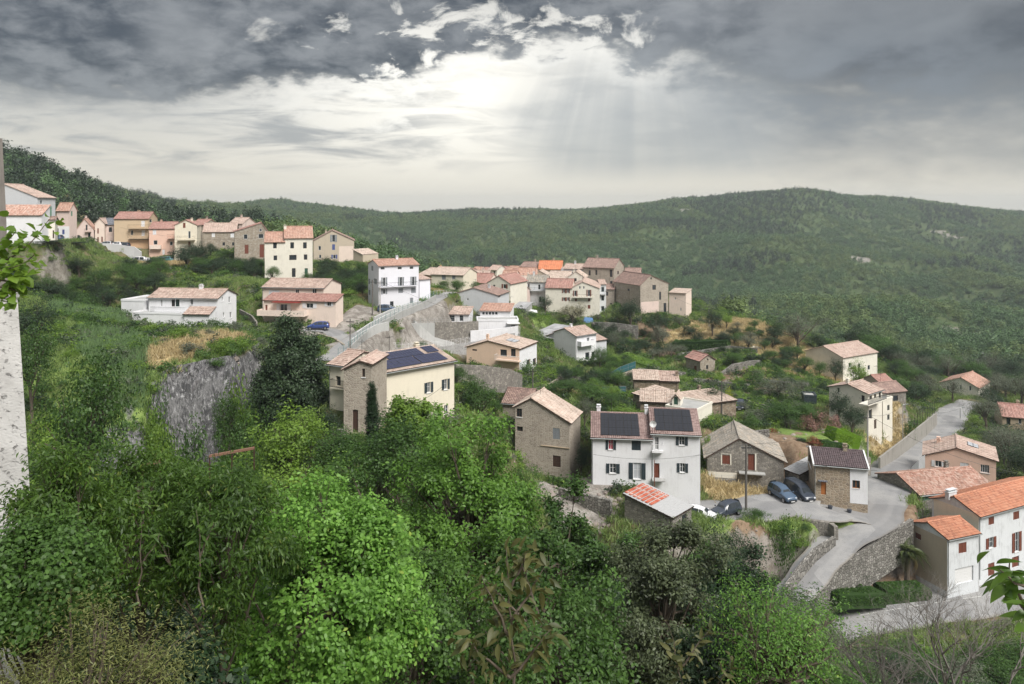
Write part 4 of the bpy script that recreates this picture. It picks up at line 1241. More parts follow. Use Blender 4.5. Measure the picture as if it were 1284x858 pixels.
for i, (px, d, w_, e_, b_, wm, tm, nm) in enumerate([
        (570, 262, 9, 341, 352, IVORY, T_PINK, 'leftmost of the distant row of houses, pale with pink roof'), (580.5, 266, 8, 342, 354, PINKW, T_RED, 'second distant house from the left in the row, rosy walls'),
        (590, 270, 10, 340, 352, IVORY, T_ORANGE, 'white distant house with orange roof in the row'), (602, 268, 9, 340.5, 352, WHITE, T_RED, 'white distant house with red roof mid row'),
        (612, 264, 11, 338, 352, IVORY, T_PINK, 'tallest pale house of the distant row'), (624.5, 268, 9, 339.5, 352, BLUSH, T_RED, 'blush coloured distant house right of the tallest'),
        (635, 262, 12, 339, 352, WHITE, T_ORANGE, 'last white distant house of the row on the right')]):
    h = House('village_house', nm, (px, d), (px + w_, d - 1.5), 7, e_, b_, 'x', 1.3, wm, tm, lod=False, pad=False, found=9)
    h.win('F', px + w_ * .2, e_ + 2, px + w_ * .4, e_ + 5.5, 'f', fr=WOOD_D); h.win('F', px + w_ * .62, e_ + 2, px + w_ * .8, e_ + 5.5, 'f', fr=WOOD_D); h.build()

# further houses packed into the core
for (L_, R_2, D_, e_, b_, rf_2, ri_, wm, tm, lb, ws) in [
        ((757, 216), (770, 215), 6, 362, 398, 'x', 1.0, OLDSTONE, T_BROWN, 'low stone annex at the foot of the square stone house', [(760, 366, 762.5, 371), (765, 380, 767.5, 385)]),
        ((641, 204), (656, 203), 7, 366, 388, 'x', 1.2, PINKW, T_BEIGE, 'low rosy house under the yellow-ochre front', [(645, 369, 648, 374)]),
        ((664, 230), (690, 229), 7, 346, 362, 'y', 1.6, BEIGE, T_BEIGE, 'beige gable-front behind the grey-white balconied house', [(672, 348, 675, 352)]),
        ((712, 216), (733, 215), 7, 347, 362, 'y', 1.6, IVORY, T_BEIGE, 'ivory gable peeping above the cream balconied house', [(720, 349, 723, 353)]),
        ((592, 224), (611, 223), 7, 347, 362, 'x', 1.6, PINKW, T_PINK, 'pink-roofed house behind the long red roof', [(597, 350, 600, 354), (604, 350, 607, 354)]),
        ((575, 214), (592, 213), 8, 348, 368, 'x', 1.4, IVORY, T_BEIGE, 'ivory house between tall white house and long red roof', [(580, 352, 583, 357), (586, 352, 589, 357)]),
        ((640, 238), (653, 237), 6, 343, 358, 'x', 1.2, BLUSH, T_RED, 'blush house with dark red roof left of the beige gable', [(644, 346, 647, 350)]),
        ((783, 226), (803, 225), 7, 343, 372, 'x', 1.4, BEIGE, T_BROWN, 'beige house half hidden between the two stone houses', [(789, 347, 792, 352)]),
        ((600, 181), (623, 180), 6, 377, 392, 'x', 1.0, WHITE, T_BROWN, 'white wing behind the blank pale grey gable', [(606, 381, 609, 386)]),
        ((643, 190), (659, 189), 6, 386, 398, 'sf', .8, CONC, GREYROOF, 'low grey shed beside the cream gable-front', [(648, 390, 651, 395)])]:
    h = House('village_house' if 'shed' not in lb else 'shed', lb, L_, R_2, D_, e_, b_, rf_2, ri_, wm, tm, lod=False)
    for q_ in ws: h.win('F', *q_, 'f', fr=WOOD_D)
    h.build()

# ---------------- left part of the village
h = House('village_house', 'tall cream house, lower left half with orange roof and small square windows', (332, 177.3), (357, 178.5), 8, 303, 356, 'x', 2.1, IVORY, T_ORANGE, lod=False)
h.win('F', 342.5, 304.5, 347, 311.5, 'w', fr=WOOD_D); h.win('F', 343, 320.5, 347.5, 326.5, 'w', fr=WOOD_D); h.build()
h = House('village_house', 'tall cream house, higher right half with orange roof and barred window', (357, 178.5), (392, 180.4), 9, 298, 356, 'x', 2.5, IVORY, T_ORANGE, lod=False, chim=[(.02, .4, .6, .6, .6)])
for x0, y0, x1, y1 in ((364, 304, 368.6, 311.6), (380, 304, 384.6, 311.6), (362.7, 319.8, 371.8, 326.2), (381, 319.2, 385.3, 325.8), (366, 336.5, 370.6, 347.5)): h.win('F', x0, y0, x1, y1, 'w', fr=WOOD_D, bars=1)
h.win('F', 382, 336.5, 386, 347.5, 'd', SH_DGREEN); h.build()
h = House('village_house', 'beige gabled house with arched top windows and blue shutters', (393, 211), (444, 213.5), 12, 301.5, 334, 'y', 2.8, BEIGE, T_BROWN, lod=False, rf=.46)
for x0, y0, x1, y1, k, c_ in ((416.3, 294.5, 420.3, 303.5, 's', SH_GREY), (416.5, 306.5, 420, 313.5, 'c', SH_BLUE), (399.2, 308.5, 402.6, 314, 'f', None), (417.5, 319.5, 421, 324.5, 's', SH_BLUE), (400, 319.5, 403, 324, 'f', None)): h.win('F', x0, y0, x1, y1, k, c_)
h.build(); h.patch('F', 425, 309, 443, 334, BLUSH)
h = House('outbuilding', 'low beige outbuilding stepping down right of the beige gabled house', (443, 208), (455, 206), 6, 313, 328, 'sr', -1.2, BEIGE, T_BEIGE, cat='shed', lod=False); h.build()
h = House('stone_house', 'stone house with brown doors and gable rising to the right beside the tall cream house', (294, 201), (336, 204), 9, 290, 330, 'y', 2.2, STONEL, T_RED, lod=False, rf=.8)
for x0, y0, x1, y1, k in ((305.5, 294, 310.5, 300, 'f'), (306.8, 307, 311.6, 318.3, 'd'), (325, 287, 328.4, 290.3, 'f'), (324, 293.5, 330.5, 299, 'w'), (325.5, 306.5, 331, 323, 'd')): h.win('F', x0, y0, x1, y1, k, WOOD_BR)
h.build()
h = House('stone_house', 'wide grey stone house under a long pink roof', (254.5, 223), (296, 225.5), 10, 290.5, 316, 'x', 2.4, STONEL, T_PINK, lod=False)
for x0, y0, x1, y1, k in ((265.5, 292, 269.5, 297.5, 'c'), (289, 292.5, 293.5, 298, 'c'), (279, 304, 282, 308, 'o'), (291, 304, 294, 308, 'o')): h.win('F', x0, y0, x1, y1, k, SH_WHITE)
h.build()
h = House('village_house', 'small pink roofed house peeping over the long pink roof', (287, 246), (304, 245), 8, 280, 300, 'x', 1.8, PINKW, T_PINK, lod=False); h.build()
h = House('village_house', 'small red roofed house behind the cream gable with pale corner', (239, 240), (255, 239), 8, 281.5, 312, 'x', 1.6, STONEL, T_RED, lod=False); h.build()
h = House('village_house', 'cream gabled house with covered balcony and whitewashed corner', (219, 214.5), (247, 216), 9, 282, 327, 'y', 1.4, CREAM, T_RED, lod=False)
for x0, y0, x1, y1, k in ((229.5, 279.5, 232.5, 286, 'c'), (236, 290, 239, 299, 'w'), (236, 303, 239, 310, 'd')): h.win('F', x0, y0, x1, y1, k, WOOD_BR)
h.build(); h.slab('F', 222, 301.5, 244, 1.2, .15, 1.0)
h = House('village_house', 'salmon house with reddish roof between ochre and cream houses', (187, 221), (219, 222.5), 9, 286.5, 320, 'x', 1.8, SALMON, T_RED, lod=False)
for x0, y0, x1, y1, k in ((191.5, 288, 196, 294.5, 'c'), (192.5, 301.5, 197.5, 307, 'w'), (203.5, 313, 206.5, 319.5, 'd'), (213, 303, 216.5, 308, 'w')): h.win('F', x0, y0, x1, y1, k, SH_WHITE)
h.build(); h.slab('F', 187.5, 312.5, 201.5, 1.2, .15, 1.0, solid=True, mat=BLUSH); h.slab('F', 209.5, 299.5, 218.5, 1.2, .15, 1.0)
h = House('village_house', 'large beige and ochre block with stacked balconies and red roof above the car park', (143, 225.5), (186, 227), 9, 274, 321, 'x', 1.9, plaster('sand_plaster', (.58, .45, .31), amt=.3), T_RED, lod=False, chim=[(.55, .6, .7, .7, .6)])
for x0, y0, x1, y1, k in ((177, 277, 181.5, 284.5, 'c'), (177.5, 289, 181.5, 296, 'c'), (177.5, 300.5, 181.5, 306.5, 'c'), (179, 312.5, 183, 319, 'd'), (164, 289, 167, 295, 'f')): h.win('F', x0, y0, x1, y1, k, SH_WHITE)
h.win('R', 187.5, 275, 190.5, 279, 'f'); h.build(); h.patch('F', 160, 301, 186, 321, ORANGEP); h.slab('F', 160, 287, 185.5, 1.3, .15, 1.0); h.slab('F', 160, 299.5, 185.5, 1.3, .15, 1.0)
h = House('village_house', 'pink house with slate roof left of the large ochre block', (131, 228), (142.5, 229), 9, 281.5, 309, 'x', 1.8, PINKW, T_SLATE, lod=False)
h.win('F', 136.5, 285, 140.5, 291, 'o'); h.build()
h = House('village_house', 'narrow pink gable-front with tall red-brown windows', (119, 226), (131, 226.6), 6, 279.5, 309, 'y', 1.4, BLUSH, T_PINK, lod=False)
for x0, y0, x1, y1 in ((122, 286.5, 123.8, 293), (122, 297.5, 123.8, 304), (127, 297, 128.8, 303.5)): h.win('F', x0, y0, x1, y1, 'c', WOOD_BR)
h.build()
h = House('village_house', 'pinkish gable-front house with orange roof at the left of the row', (96, 224), (117.5, 225.5), 6, 287, 310, 'y', 3.0, PINKW, T_ORANGE, lod=False, rf=.45)
for x0, y0, x1, y1, k in ((107.5, 282, 109.7, 289, 'w'), (96.9, 295, 100, 301, 'o'), (110.5, 292, 113.5, 298.5, 'w')): h.win('F', x0, y0, x1, y1, k, fr=WOOD_D)
h.build(); h.slab('F', 106, 291, 114, 1, .1, .8)
h = House('village_house', 'high pale grey house with long sloping roofline at the far left', (-40, 166), (47, 166), 6.5, 250, 303, 'y', 3.4, GREYP, T_PINK, lod=False, rf=.52, eR=247)
h.win('R', 57, 258, 59.5, 264, 'c', SH_GREY); h.win('R', 62.5, 259, 65, 276, 'c', SH_GREEN); h.win('R', 50.5, 251, 53, 256, 'w'); h.build()
h = House('village_house', 'long low white building with mottled orange roof in front of the high grey house', (-30, 156), (52, 158), 4, 269, 305, 'sf', 2.0, WHITE, T_MIX, lod=False); h.build()
h = House('village_house', 'white block with dark doorway right of the long low white building', (55, 161), (69, 161.8), 3.5, 275, 303, 'x', .5, IVORY, T_BROWN, lod=False)
h.win('F', 66, 289, 68, 299, 'd', WOOD_D); h.win('F', 70, 285, 72, 292, 'w'); h.build()
h = House('village_house', 'stone and white house with orange roof and green shutters left of the upper row', (71, 186.6), (87, 186.6), 3.2, 263, 305, 'x', 1.7, PINKW, T_ORANGE, lod=False)
h.win('F', 78, 288, 81, 294, 'c', SH_BLUE); h.win('F', 71.8, 286.5, 73.5, 295, 'd', WOOD_D); h.win('R', 89, 265, 91, 271, 'c', SH_GREEN); h.build(); h.patch('F', 71, 284, 87, 306, WHITE)

h = House('village_house', 'long white house with pink roof and terrace wall above the meadow', (186, 136.5), (273, 135), 7, 372.5, 413, 'x', 1.2, WHITE, T_PINK, lod=True, chim=[(.62, .5, .6, .6, .5)])
for x0, y0, x1, y1, k, c_ in ((215, 375.5, 219.5, 384.5, 'w', WOOD_D), (220, 375.5, 225, 384.5, 'w', SH_DGREEN), (238.5, 375, 242, 382.5, 'w', FRAMEW), (201.5, 376, 203.5, 384.5, 'f', FRAMEW), (184, 380, 185.5, 388, 'f', FRAMEW)): h.win('F', x0, y0, x1, y1, k, fr=c_)
for x0, y0, x1, y1 in ((278, 372.5, 280, 378), (286.5, 372, 289, 379.5), (279.5, 392, 281.5, 398), (288, 391.5, 290.5, 399)): h.win('R', x0, y0, x1, y1, 'w', SH_WHITE)
h.build(); h.slab('F', 188, 393, 232, 1.6, .2, .9, rmat=GALV)
h = House('garage', 'white lean-to with small pink roof at the foot of the long white house', (231, 132.2), (262.5, 131.8), 2.2, 393, 417, 'sf', .9, WHITE, T_PINK, cat='annex', lod=True, found=4)
h.build()
h = House('terrace_block', 'white terrace wall block projecting left under the long white house', (166, 134), (231, 132.4), 3, 393.5, 408, 'flat', .3, WHITE, CONC, cat='annex', lod=False, found=5); h.build()
h = House('terrace_block', 'white walled courtyard left of the long white house', (152, 138), (183, 137), 7, 377.5, 395, 'flat', .3, WHITE, CONC, cat='annex', lod=False); h.build()
h = House('village_house', 'upper storey block of the peach house with pale shutters under a pink roof', (329, 151), (406, 149), 9, 359.5, 408, 'x', 1.3, BLUSH, T_PINK, lod=True, rf=.45)
for x0, y0, x1, y1, k in ((337, 364, 350.5, 370.5, 'c'), (370.3, 363, 374.8, 369, 'w'), (391.5, 362.3, 396.8, 368, 'w')): h.win('F', x0, y0, x1, y1, k, SH_WHITE)
h.build()
h = House('village_house', 'lower front block of the peach house with red awning and white shutters', (331, 146), (421, 143.5), 3.6, 376, 408, 'sf', 1.0, BLUSH, T_RED, lod=True, pad=False)
for x0, y0, x1, y1, k in ((351.5, 381.5, 360, 392.3, 's'), (384, 380.5, 392.5, 386.5, 's'), (410, 378.3, 415, 384, 's'), (332.5, 382.5, 335.3, 390, 'd'), (360, 401, 372, 410, 'g')): h.win('F', x0, y0, x1, y1, k, SH_WHITE if k != 'd' else WOOD_BR)
h.build(); h.slab('F', 322, 396, 381, 2.0, .2, .9, solid=True, mat=BLUSH); h.slab('F', 340, 379.5, 374, 1.5, .12, 0, 'awning', AWN)

# ---------------- sheds
h = House('tin_roofed_shed', 'stone shed whose roof is half rusty red stripes and half pale sheet metal', (843, 80), (867, 83), 6, 648, 672, 'sf', .95, STONEG, ZINC, cat='shed', over=.25, lod=True)
h.win('F', 855, 645, 861, 664, 'o'); h.build()
RUST = tilemat('rust_red_ribbed_sheet', (.42, .10, .06), (.50, .16, .10), (.60, .45, .40), la=.25, size=(.3, 2.0))
rm = MB()
for i in range(7):
    y0 = 2.6 + i * .52
    z = h.H + .95 * y0 / 6 + .075
    rm.obox((.1, y0, z), (h.W * .9, 0, 0), (0, .34, .054), (0, 0, .05))
rm.build('rust_strip', RUST, h.o)
h = House('outbuilding', 'small dark blue garden shed behind the olive tree', (1008, 142), (1024, 141.5), 3, 497.5, 508, 'flat', .2, SH_DARK, CONC, cat='shed', lod=False); h.build()
# ------------------------------------------------------------------ level the ground under roads and houses
for loc, rz, W_, D_, z0 in PADS:
    c, s_ = math.cos(rz), math.sin(rz)
    lx = (GX - loc.x) * c + (GD - loc.y) * s_
    ly = -(GX - loc.x) * s_ + (GD - loc.y) * c
    dist = np.hypot(np.maximum(np.maximum(-lx, lx - W_), 0), np.maximum(np.maximum(-ly, ly - D_), 0))
    k = 1 - smooth01((dist - .3) / 3.0)
    GZ = GZ * (1 - k) + (z0 - .05) * k
for nm, P_ in ROADW.items():
    dist, hz_ = ribbon_dist(P_[:, :3])
    wi = np.interp(0, [0], [0])
    # half width at the nearest sample
    k2 = None
    best = np.full(GX.shape, 1e9); ww = np.zeros(GX.shape)
    for q in P_[::2]:
        dd = (GX - q[0]) ** 2 + (GD - q[1]) ** 2
        m_ = dd < best; best = np.where(m_, dd, best); ww = np.where(m_, q[3] / 2, ww)
    k = 1 - smooth01((dist - ww - .6) / 2.2)
    GZ = GZ * (1 - k) + (hz_ - .12) * k


# ground cover blobs: (px, py, d, radius m, kind)
DRY, LUSH, ROCK, SOIL = 0, 1, 2, 3
BL = [(262, 428, 115, 7, DRY), (225, 445, 106, 5, DRY), (285, 424, 118, 6, DRY), (110, 425, 112, 26, LUSH), (220, 430, 116, 12, LUSH), (160, 455, 100, 12, LUSH), (200, 334, 205, 10, DRY), (230, 342, 200, 6, DRY),
      (905, 415, 192, 10, DRY), (950, 410, 198, 12, DRY), (1000, 452, 182, 11, DRY), (1035, 466, 180, 9, DRY), (865, 418, 190, 6, DRY), (970, 440, 178, 6, DRY), (940, 455, 168, 12, LUSH), (900, 500, 135, 14, LUSH),
      (945, 665, 86, 8, LUSH), (960, 690, 83, 6, LUSH), (470, 432, 132, 9, ROCK), (455, 440, 124, 6, ROCK), (520, 428, 150, 9, ROCK), (560, 425, 156, 9, ROCK), (620, 430, 158, 7, ROCK), (440, 405, 150, 7, ROCK), (405, 415, 140, 6, ROCK),
      (1040, 562, 114, 9, LUSH), (1085, 560, 118, 8, LUSH), (970, 575, 108, 9, SOIL), (1000, 590, 105, 7, SOIL), (930, 500, 145, 20, LUSH), (900, 490, 150, 12, LUSH), (800, 460, 160, 12, LUSH), (780, 440, 180, 14, LUSH),
      (830, 430, 190, 9, SOIL), (940, 480, 155, 9, SOIL), (905, 600, 101, 6, LUSH), (930, 620, 98, 6, DRY), (975, 700, 82, 4, SOIL), (930, 670, 86, 8, LUSH), (1150, 700, 90, 7, SOIL), (1100, 735, 87, 9, LUSH), (670, 395, 190, 8, LUSH),
      (1180, 290, 1120, 14, ROCK), (1195, 296, 1090, 12, ROCK), (860, 275, 1200, 22, ROCK), (1195, 403, 470, 8, ROCK), (1078, 328, 860, 14, ROCK), (1280, 300, 1100, 22, ROCK), (1060, 385, 480, 30, LUSH),
      (720, 626, 90, 6, ROCK), (660, 340, 240, 10, SOIL), (165, 560, 80, 7, ROCK), (130, 540, 84, 6, ROCK), (1100, 520, 140, 10, DRY), (1120, 560, 126, 5, DRY)]
cov = np.zeros((4,) + GX.shape)
for px, py, d_, r_, kd in BL:
    c = at(px, py, d_)
    dist = np.hypot(GX - c.x, (GD - c.y) * .8) + (vn.fbm(GX / (r_ * .35), GD / (r_ * .35), 3) - .5) * r_ * 1.2
    cov[kd] = np.maximum(cov[kd], 1 - smooth01((dist - r_ * .6) / (r_ * .5)))
cov[ROCK] = np.maximum(cov[ROCK], kk * (front > .3))

nu_, nd_ = GX.shape
idx = np.arange(nu_ * nd_).reshape(nu_, nd_)
fc = np.stack([idx[:-1, :-1], idx[1:, :-1], idx[1:, 1:], idx[:-1, 1:]], -1).reshape(-1, 4)
me = np_mesh('ground', np.stack([GX, GD, GZ], -1).reshape(-1, 3), fc, [], smooth=True)
ca = me.color_attributes.new('cover', 'FLOAT_COLOR', 'POINT')
ca.data.foreach_set('color', np.stack([cov[0], cov[1], cov[2], cov[3]], -1).reshape(-1).astype(np.float32))
cla = me.attributes.new('cliff', 'FLOAT', 'POINT')
cla.data.foreach_set('value', np.maximum(kk * (front > .2), ((GD < 100) & (GU < 340) & (GD > 60)) * 1.0).reshape(-1).astype(np.float32))
gm_, t = new_mat('ground')
geo = t.n('ShaderNodeNewGeometry')
pos = geo.outputs['Position']
at_ = t.n('ShaderNodeAttribute', {'attribute_name': 'cover'})
cr, cg, cbb = t.sep(at_.outputs['Vector'])
ca_ = at_.outputs['Alpha']
n1 = t.noise(pos, .12, 6, .6); n2 = t.noise(pos, 1.1, 6, .65); n3 = t.noise(pos, 5.0, 5, .7)
base = t.mix(t.step(n1, .38, .62), (.060, .085, .030), (.15, .135, .07))
base = t.mix(t.mul(t.step(n2, .45, .7), .5), base, (.18, .145, .09))
dryc = t.mix(t.step(n2, .35, .7), (.46, .36, .19), (.30, .235, .125))
dryc = t.mix(t.mul(t.step(n3, .5, .7), .4), dryc, (.52, .44, .28))
lush = t.mix(t.step(n2, .35, .65), (.11, .18, .04), (.20, .27, .08))
lush = t.mix(t.mul(t.step(n3, .5, .75), .5), lush, (.22, .24, .09))
soil = t.mix(t.step(n2, .35, .65), (.16, .105, .07), (.26, .19, .13))
rkn = t.noise(pos, .5, 8, .7, .6)
rock = t.mix(t.step(rkn, .35, .65), (.17, .15, .135), (.36, .335, .31))
rock = t.mix(t.mul(t.step(n3, .45, .7), .5), rock, (.10, .10, .06))
cfa = t.n('ShaderNodeAttribute', {'attribute_name': 'cliff'}).outputs['Fac']
mpp = t.n('ShaderNodeMapping', None, Vector=pos); mpp.inputs['Scale'].default_value = (1, 1, .35); mpp.inputs['Rotation'].default_value = (0, .5, 0)
sk1 = t.noise(mpp, 3.2, 8, .75, .8); sk2 = t.noise(mpp, .8, 4, .6)
slate = t.mix(t.step(t.add(t.mul(sk1, .7), t.mul(sk2, .3)), .42, .56), (.05, .05, .053), (.16, .158, .16))
slate = t.mix(t.mul(t.step(sk1, .56, .62), .8), slate, (.42, .42, .43))
rock = t.mix(cfa, rock, slate)
c = t.mix(t.step(t.add(cg, t.mul(t.sub(n2, .5), .6)), .3, .7), base, lush)
c = t.mix(t.step(t.add(ca_, t.mul(t.sub(n2, .5), .6)), .3, .7), c, soil)
c = t.mix(t.step(t.add(cr, t.mul(t.sub(n2, .5), .6)), .3, .7), c, dryc)
nz = t.sep(geo.outputs['Normal'])[2]
steep = t.sub(1.0, t.step(t.add(nz, t.mul(t.sub(n2, .5), .3)), .32, .52))
c = t.mix(t.m('MAXIMUM', t.step(t.add(cbb, t.mul(t.sub(n2, .5), .5)), .3, .7), t.mul(steep, .8)), c, rock)
far_f = t.step(t.sep(pos)[1], 240.0, 420.0)
c = t.mix(t.mul(far_f, t.mul(t.sub(1.0, t.step(cbb, .2, .5)), .8)), c, t.mix(n2, (.035, .065, .025), (.075, .115, .045)))
c = t.mix(t.mul(t.step(n3, .4, .8), .3), c, (.05, .05, .03))
finish(t, c, .95, t.add(n3, n2), .6, .12, .1)
me.materials.append(gm_)
ground = tag(link('ground', me), kind='structure')

# ------------------------------------------------------------------ roads
rm_, t = new_mat('old_asphalt')
pos = t.n('ShaderNodeNewGeometry').outputs['Position']
uv = uvn(t)
n1 = t.noise(pos, .35, 5, .6); n2 = t.noise(pos, 3, 6, .7); n3 = t.noise(pos, 40, 3, .7)
c = t.mix(t.step(n1, .35, .65), (.225, .225, .23), (.30, .295, .29))
c = t.mix(t.mul(t.step(n2, .45, .7), .35), c, (.17, .168, .17))
c = t.mix(t.mul(n3, .3), c, (.34, .34, .33))
ux_ = t.m('ABSOLUTE', t.sub(t.sep(uv)[0], .5))
c = t.mix(t.mul(t.step(t.add(ux_, t.mul(t.sub(n2, .5), .12)), .42, .5), .7), c, (.20, .175, .14))
crk = t.noise(pos, 1.3, 8, .75, 1.5)
c = t.mix(t.mul(t.sub(1.0, t.step(t.m('ABSOLUTE', t.sub(crk, .5)), .0, .006)), .55), c, (.07, .07, .07))
ptc = t.n('ShaderNodeTexVoronoi', {'distance': 'CHEBYCHEV'}, Vector=pos, Scale=.16)
c = t.mix(t.mul(t.step(t.sep(ptc.outputs['Color'])[0], .72, .74), .45), c, (.15, .15, .155))
trk = t.m('ABSOLUTE', t.sub(t.m('ABSOLUTE', t.sub(t.sep(uv)[0], .5)), .2))
c = t.mix(t.mul(t.sub(1.0, t.step(trk, .02, .09)), .22), c, (.34, .335, .33))
finish(t, c, .85, n3, .3, .01, .25)
ROADM = rm_
lz = 0.0
for nm, P_ in ROADW.items():
    lz += .004
    v, uvs, f = [], [], []
    K = 9
    acc = 0
    for i, q in enumerate(P_):
        a, b = P_[max(0, i - 1)], P_[min(len(P_) - 1, i + 1)]
        d_ = Vector((b[0] - a[0], b[1] - a[1], 0)).normalized(); sd = Vector((d_.y, -d_.x, 0))
        if i: acc += math.hypot(q[0] - P_[i - 1][0], q[1] - P_[i - 1][1])
        for k in range(K):
            s_ = k / (K - 1) - .5
            wob = 1 + .04 * math.sin(i * .9 + (k > 4) * 2)
            v.append((q[0] + sd.x * s_ * q[3] * wob, q[1] + sd.y * s_ * q[3] * wob, q[2] - .03 + lz - .06 * (2 * s_) ** 2)); uvs.append((k / (K - 1), acc))
        if i:
            for k in range(K - 1):
                a0 = (i - 1) * K + k; f.append((a0, a0 + 1, a0 + K + 1, a0 + K))
    nmx = {'square': 'road_square', 'car_park': 'car_park_paving', 'drive': 'driveway', 'forecourt': 'forecourt_paving', 'village_lane': 'road_lane', 'upper_street': 'road_street', 'upper_road': 'road', 'lower_road': 'road'}[nm]
    tag(link(nmx, np_mesh(nmx, v, f, ROADM, uv=uvs, smooth=True)), kind='structure')
# worn white line along the lower road
q = ROADW['lower_road']; mk = MB()
for i in range(len(q) - 2):
    if i % 3 == 2: continue
    A, B = Vector(q[i][:3]), Vector(q[i + 1][:3]); d_ = (B - A).normalized(); sd = Vector((d_.y, -d_.x, 0)) * .06
    up = Vector((0, 0, .012 + .032 - .03))
    mk.face([A - sd + up, A + sd + up, B + sd + up, B - sd + up])
tag(mk.build('road_marking', plain('worn_line_paint', (.6, .6, .58), .8, var=.4)), kind='structure')
# ------------------------------------------------------------------ vegetation library
def unit(v):
    return v / (np.linalg.norm(v, axis=-1, keepdims=True) + 1e-9)


def leaf_quads(c, nrm, L, Wd, rng, tang=None, fold=.12):
    n = len(c)
    r = rng.normal(size=(n, 3))
    if tang is not None: r = unit(r) * .8 + tang
    t_ = unit(np.cross(nrm, np.cross(r, nrm)))
    b = np.cross(nrm, t_)
    L = (L * rng.uniform(.7, 1.3, n))[:, None]; Wd = L * Wd
    v = np.stack([c - t_ * L * .5, c + b * Wd * .5 + nrm * L * fold, c + t_ * L * .5 - nrm * L * fold * .6, c - b * Wd * .5 + nrm * L * fold], 1)
    f = np.arange(n * 4).reshape(n, 4)
    return v.reshape(-1, 3), f


def crown_mesh(name, seed, mat, nC=24, nS=6, nL=26, rC=.22, rS=.09, leaf=.05, asp=.6, zc=.64, zr=.36, up=.5, droop=0.0, taper=0.0, inner=.42, flat=1.0, rx=.5):
    """a crown in a box one unit wide and one unit tall; returns mesh and clump centres"""
    rng = np.random.default_rng(seed)
    d = unit(rng.normal(size=(nC * 3, 3)))
    d = d[d[:, 2] > -.75][:nC]
    while len(d) < nC: d = np.concatenate([d, unit(rng.normal(size=(1, 3)))])
    rho = rng.uniform(inner, .80, nC)[:, None] * (1 + .18 * rng.normal(size=(nC, 1)))
    cc = d * rho
    if taper: cc[:, :2] *= (1 - taper * (cc[:, 2:3] * .5 + .5))
    rr = rC * rng.uniform(.7, 1.35, nC)
    dirs = unit(rng.normal(size=(nC, nS, 3)))
    sc = cc[:, None] + dirs * (rr[:, None, None] * 2 * rng.uniform(.5, 1.0, (nC, nS, 1))) * np.array([1, 1, flat])
    g = rng.normal(size=(nC, nS, nL, 3))
    P = sc[:, :, None] + g * (rS * 2) * .6
    out = unit(P - cc[:, None, None] * .55)
    nr = unit(out * .7 + np.array([0, 0, up]) + rng.normal(size=P.shape) * .55)
    P = P.reshape(-1, 3); nr = nr.reshape(-1, 3)
    tone = (np.repeat(rng.random(nC * nS), nL) * .45 + rng.random(len(P)) * .55)
    keep = P[:, 2] > -1.35
    P, nr, tone = P[keep], nr[keep], tone[keep]
    tang = np.tile([0, 0, -droop], (len(P), 1)) if droop else None
    v, f = leaf_quads(P * np.array([1, 1, 1.0]), nr, leaf * 2, asp, rng, tang)
    v = v * np.array([rx, rx, zr]) + np.array([0, 0, zc])
    me = np_mesh(name, v, f, mat, tone=np.repeat(tone, 4))
    return me, cc * np.array([rx, rx, zr]) + np.array([0, 0, zc])


def trunk_mesh(name, cc, seed, mat, r0=.035, n_l=12, zt=.45, lean=.04):
    rnd = random.Random(seed)
    mb = MB()
    top = Vector((rnd.uniform(-lean, lean), rnd.uniform(-lean, lean), zt))
    base = Vector((0, 0, -.15))
    mid = base.lerp(top, .5) + Vector((rnd.uniform(-lean, lean), rnd.uniform(-lean, lean), 0))
    mb.tube([base, mid, top], [r0 * 1.25, r0 * .95, r0 * .7], 7)
    idx_ = list(range(len(cc))); rnd.shuffle(idx_)
    for i in idx_[:n_l]:
        e_ = Vector(cc[i]); s_ = mid.lerp(top, rnd.uniform(0, 1))
        m_ = s_.lerp(e_, .5) + Vector((rnd.uniform(-.03, .03), rnd.uniform(-.03, .03), rnd.uniform(-.01, .05)))
        mb.tube([s_, m_, e_], [r0 * .45, r0 * .3, r0 * .08], 5)
        for _ in range(2):
            e2 = e_ + Vector((rnd.uniform(-.1, .1), rnd.uniform(-.1, .1), rnd.uniform(-.02, .1)))
            mb.tube([m_, m_.lerp(e2, .6), e2], [r0 * .22, r0 * .12, r0 * .04], 4)
    return mb.build(name, mat, link_it=False, smooth=True)


L_GREEN = leafmat('green_leaves', (.012, .038, .008), (.095, .185, .036))
L_DARK = leafmat('dark_leaves', (.007, .020, .009), (.040, .078, .028), .18)
L_LIME = leafmat('bright_green_leaves', (.06, .12, .015), (.21, .33, .05), .35)
L_OLIVE = leafmat('grey_green_leaves', (.055, .07, .045), (.17, .19, .13), .2)
L_OAK = leafmat('fresh_oak_leaves', (.020, .066, .008), (.215, .41, .075), .35, yellow=(.30, .32, .06))
L_ASH = leafmat('ash_leaves', (.018, .056, .008), (.155, .30, .045), .3)
L_LONG = leafmat('long_drooping_leaves', (.013, .036, .008), (.10, .185, .026), .35, yellow=(.20, .20, .045))
L_HOLM = leafmat('silvery_oak_leaves', (.014, .024, .010), (.125, .155, .075), .18)
L_CONIF = leafmat('conifer_needles', (.008, .022, .011), (.07, .115, .048), .15)
L_BLOS = leafmat('cream_flowering_leaves', (.10, .10, .05), (.38, .36, .25), .25)
L_PINK = leafmat('pink_oleander_bloom', (.06, .09, .03), (.42, .20, .20), .25)
L_RUST = leafmat('rusty_red_leaves', (.12, .04, .02), (.32, .12, .06), .25)
L_YEL = leafmat('yellow_green_leaves', (.14, .18, .02), (.42, .45, .05), .35)
L_BOX = leafmat('clipped_box_leaves', (.10, .20, .01), (.26, .42, .03), .3)
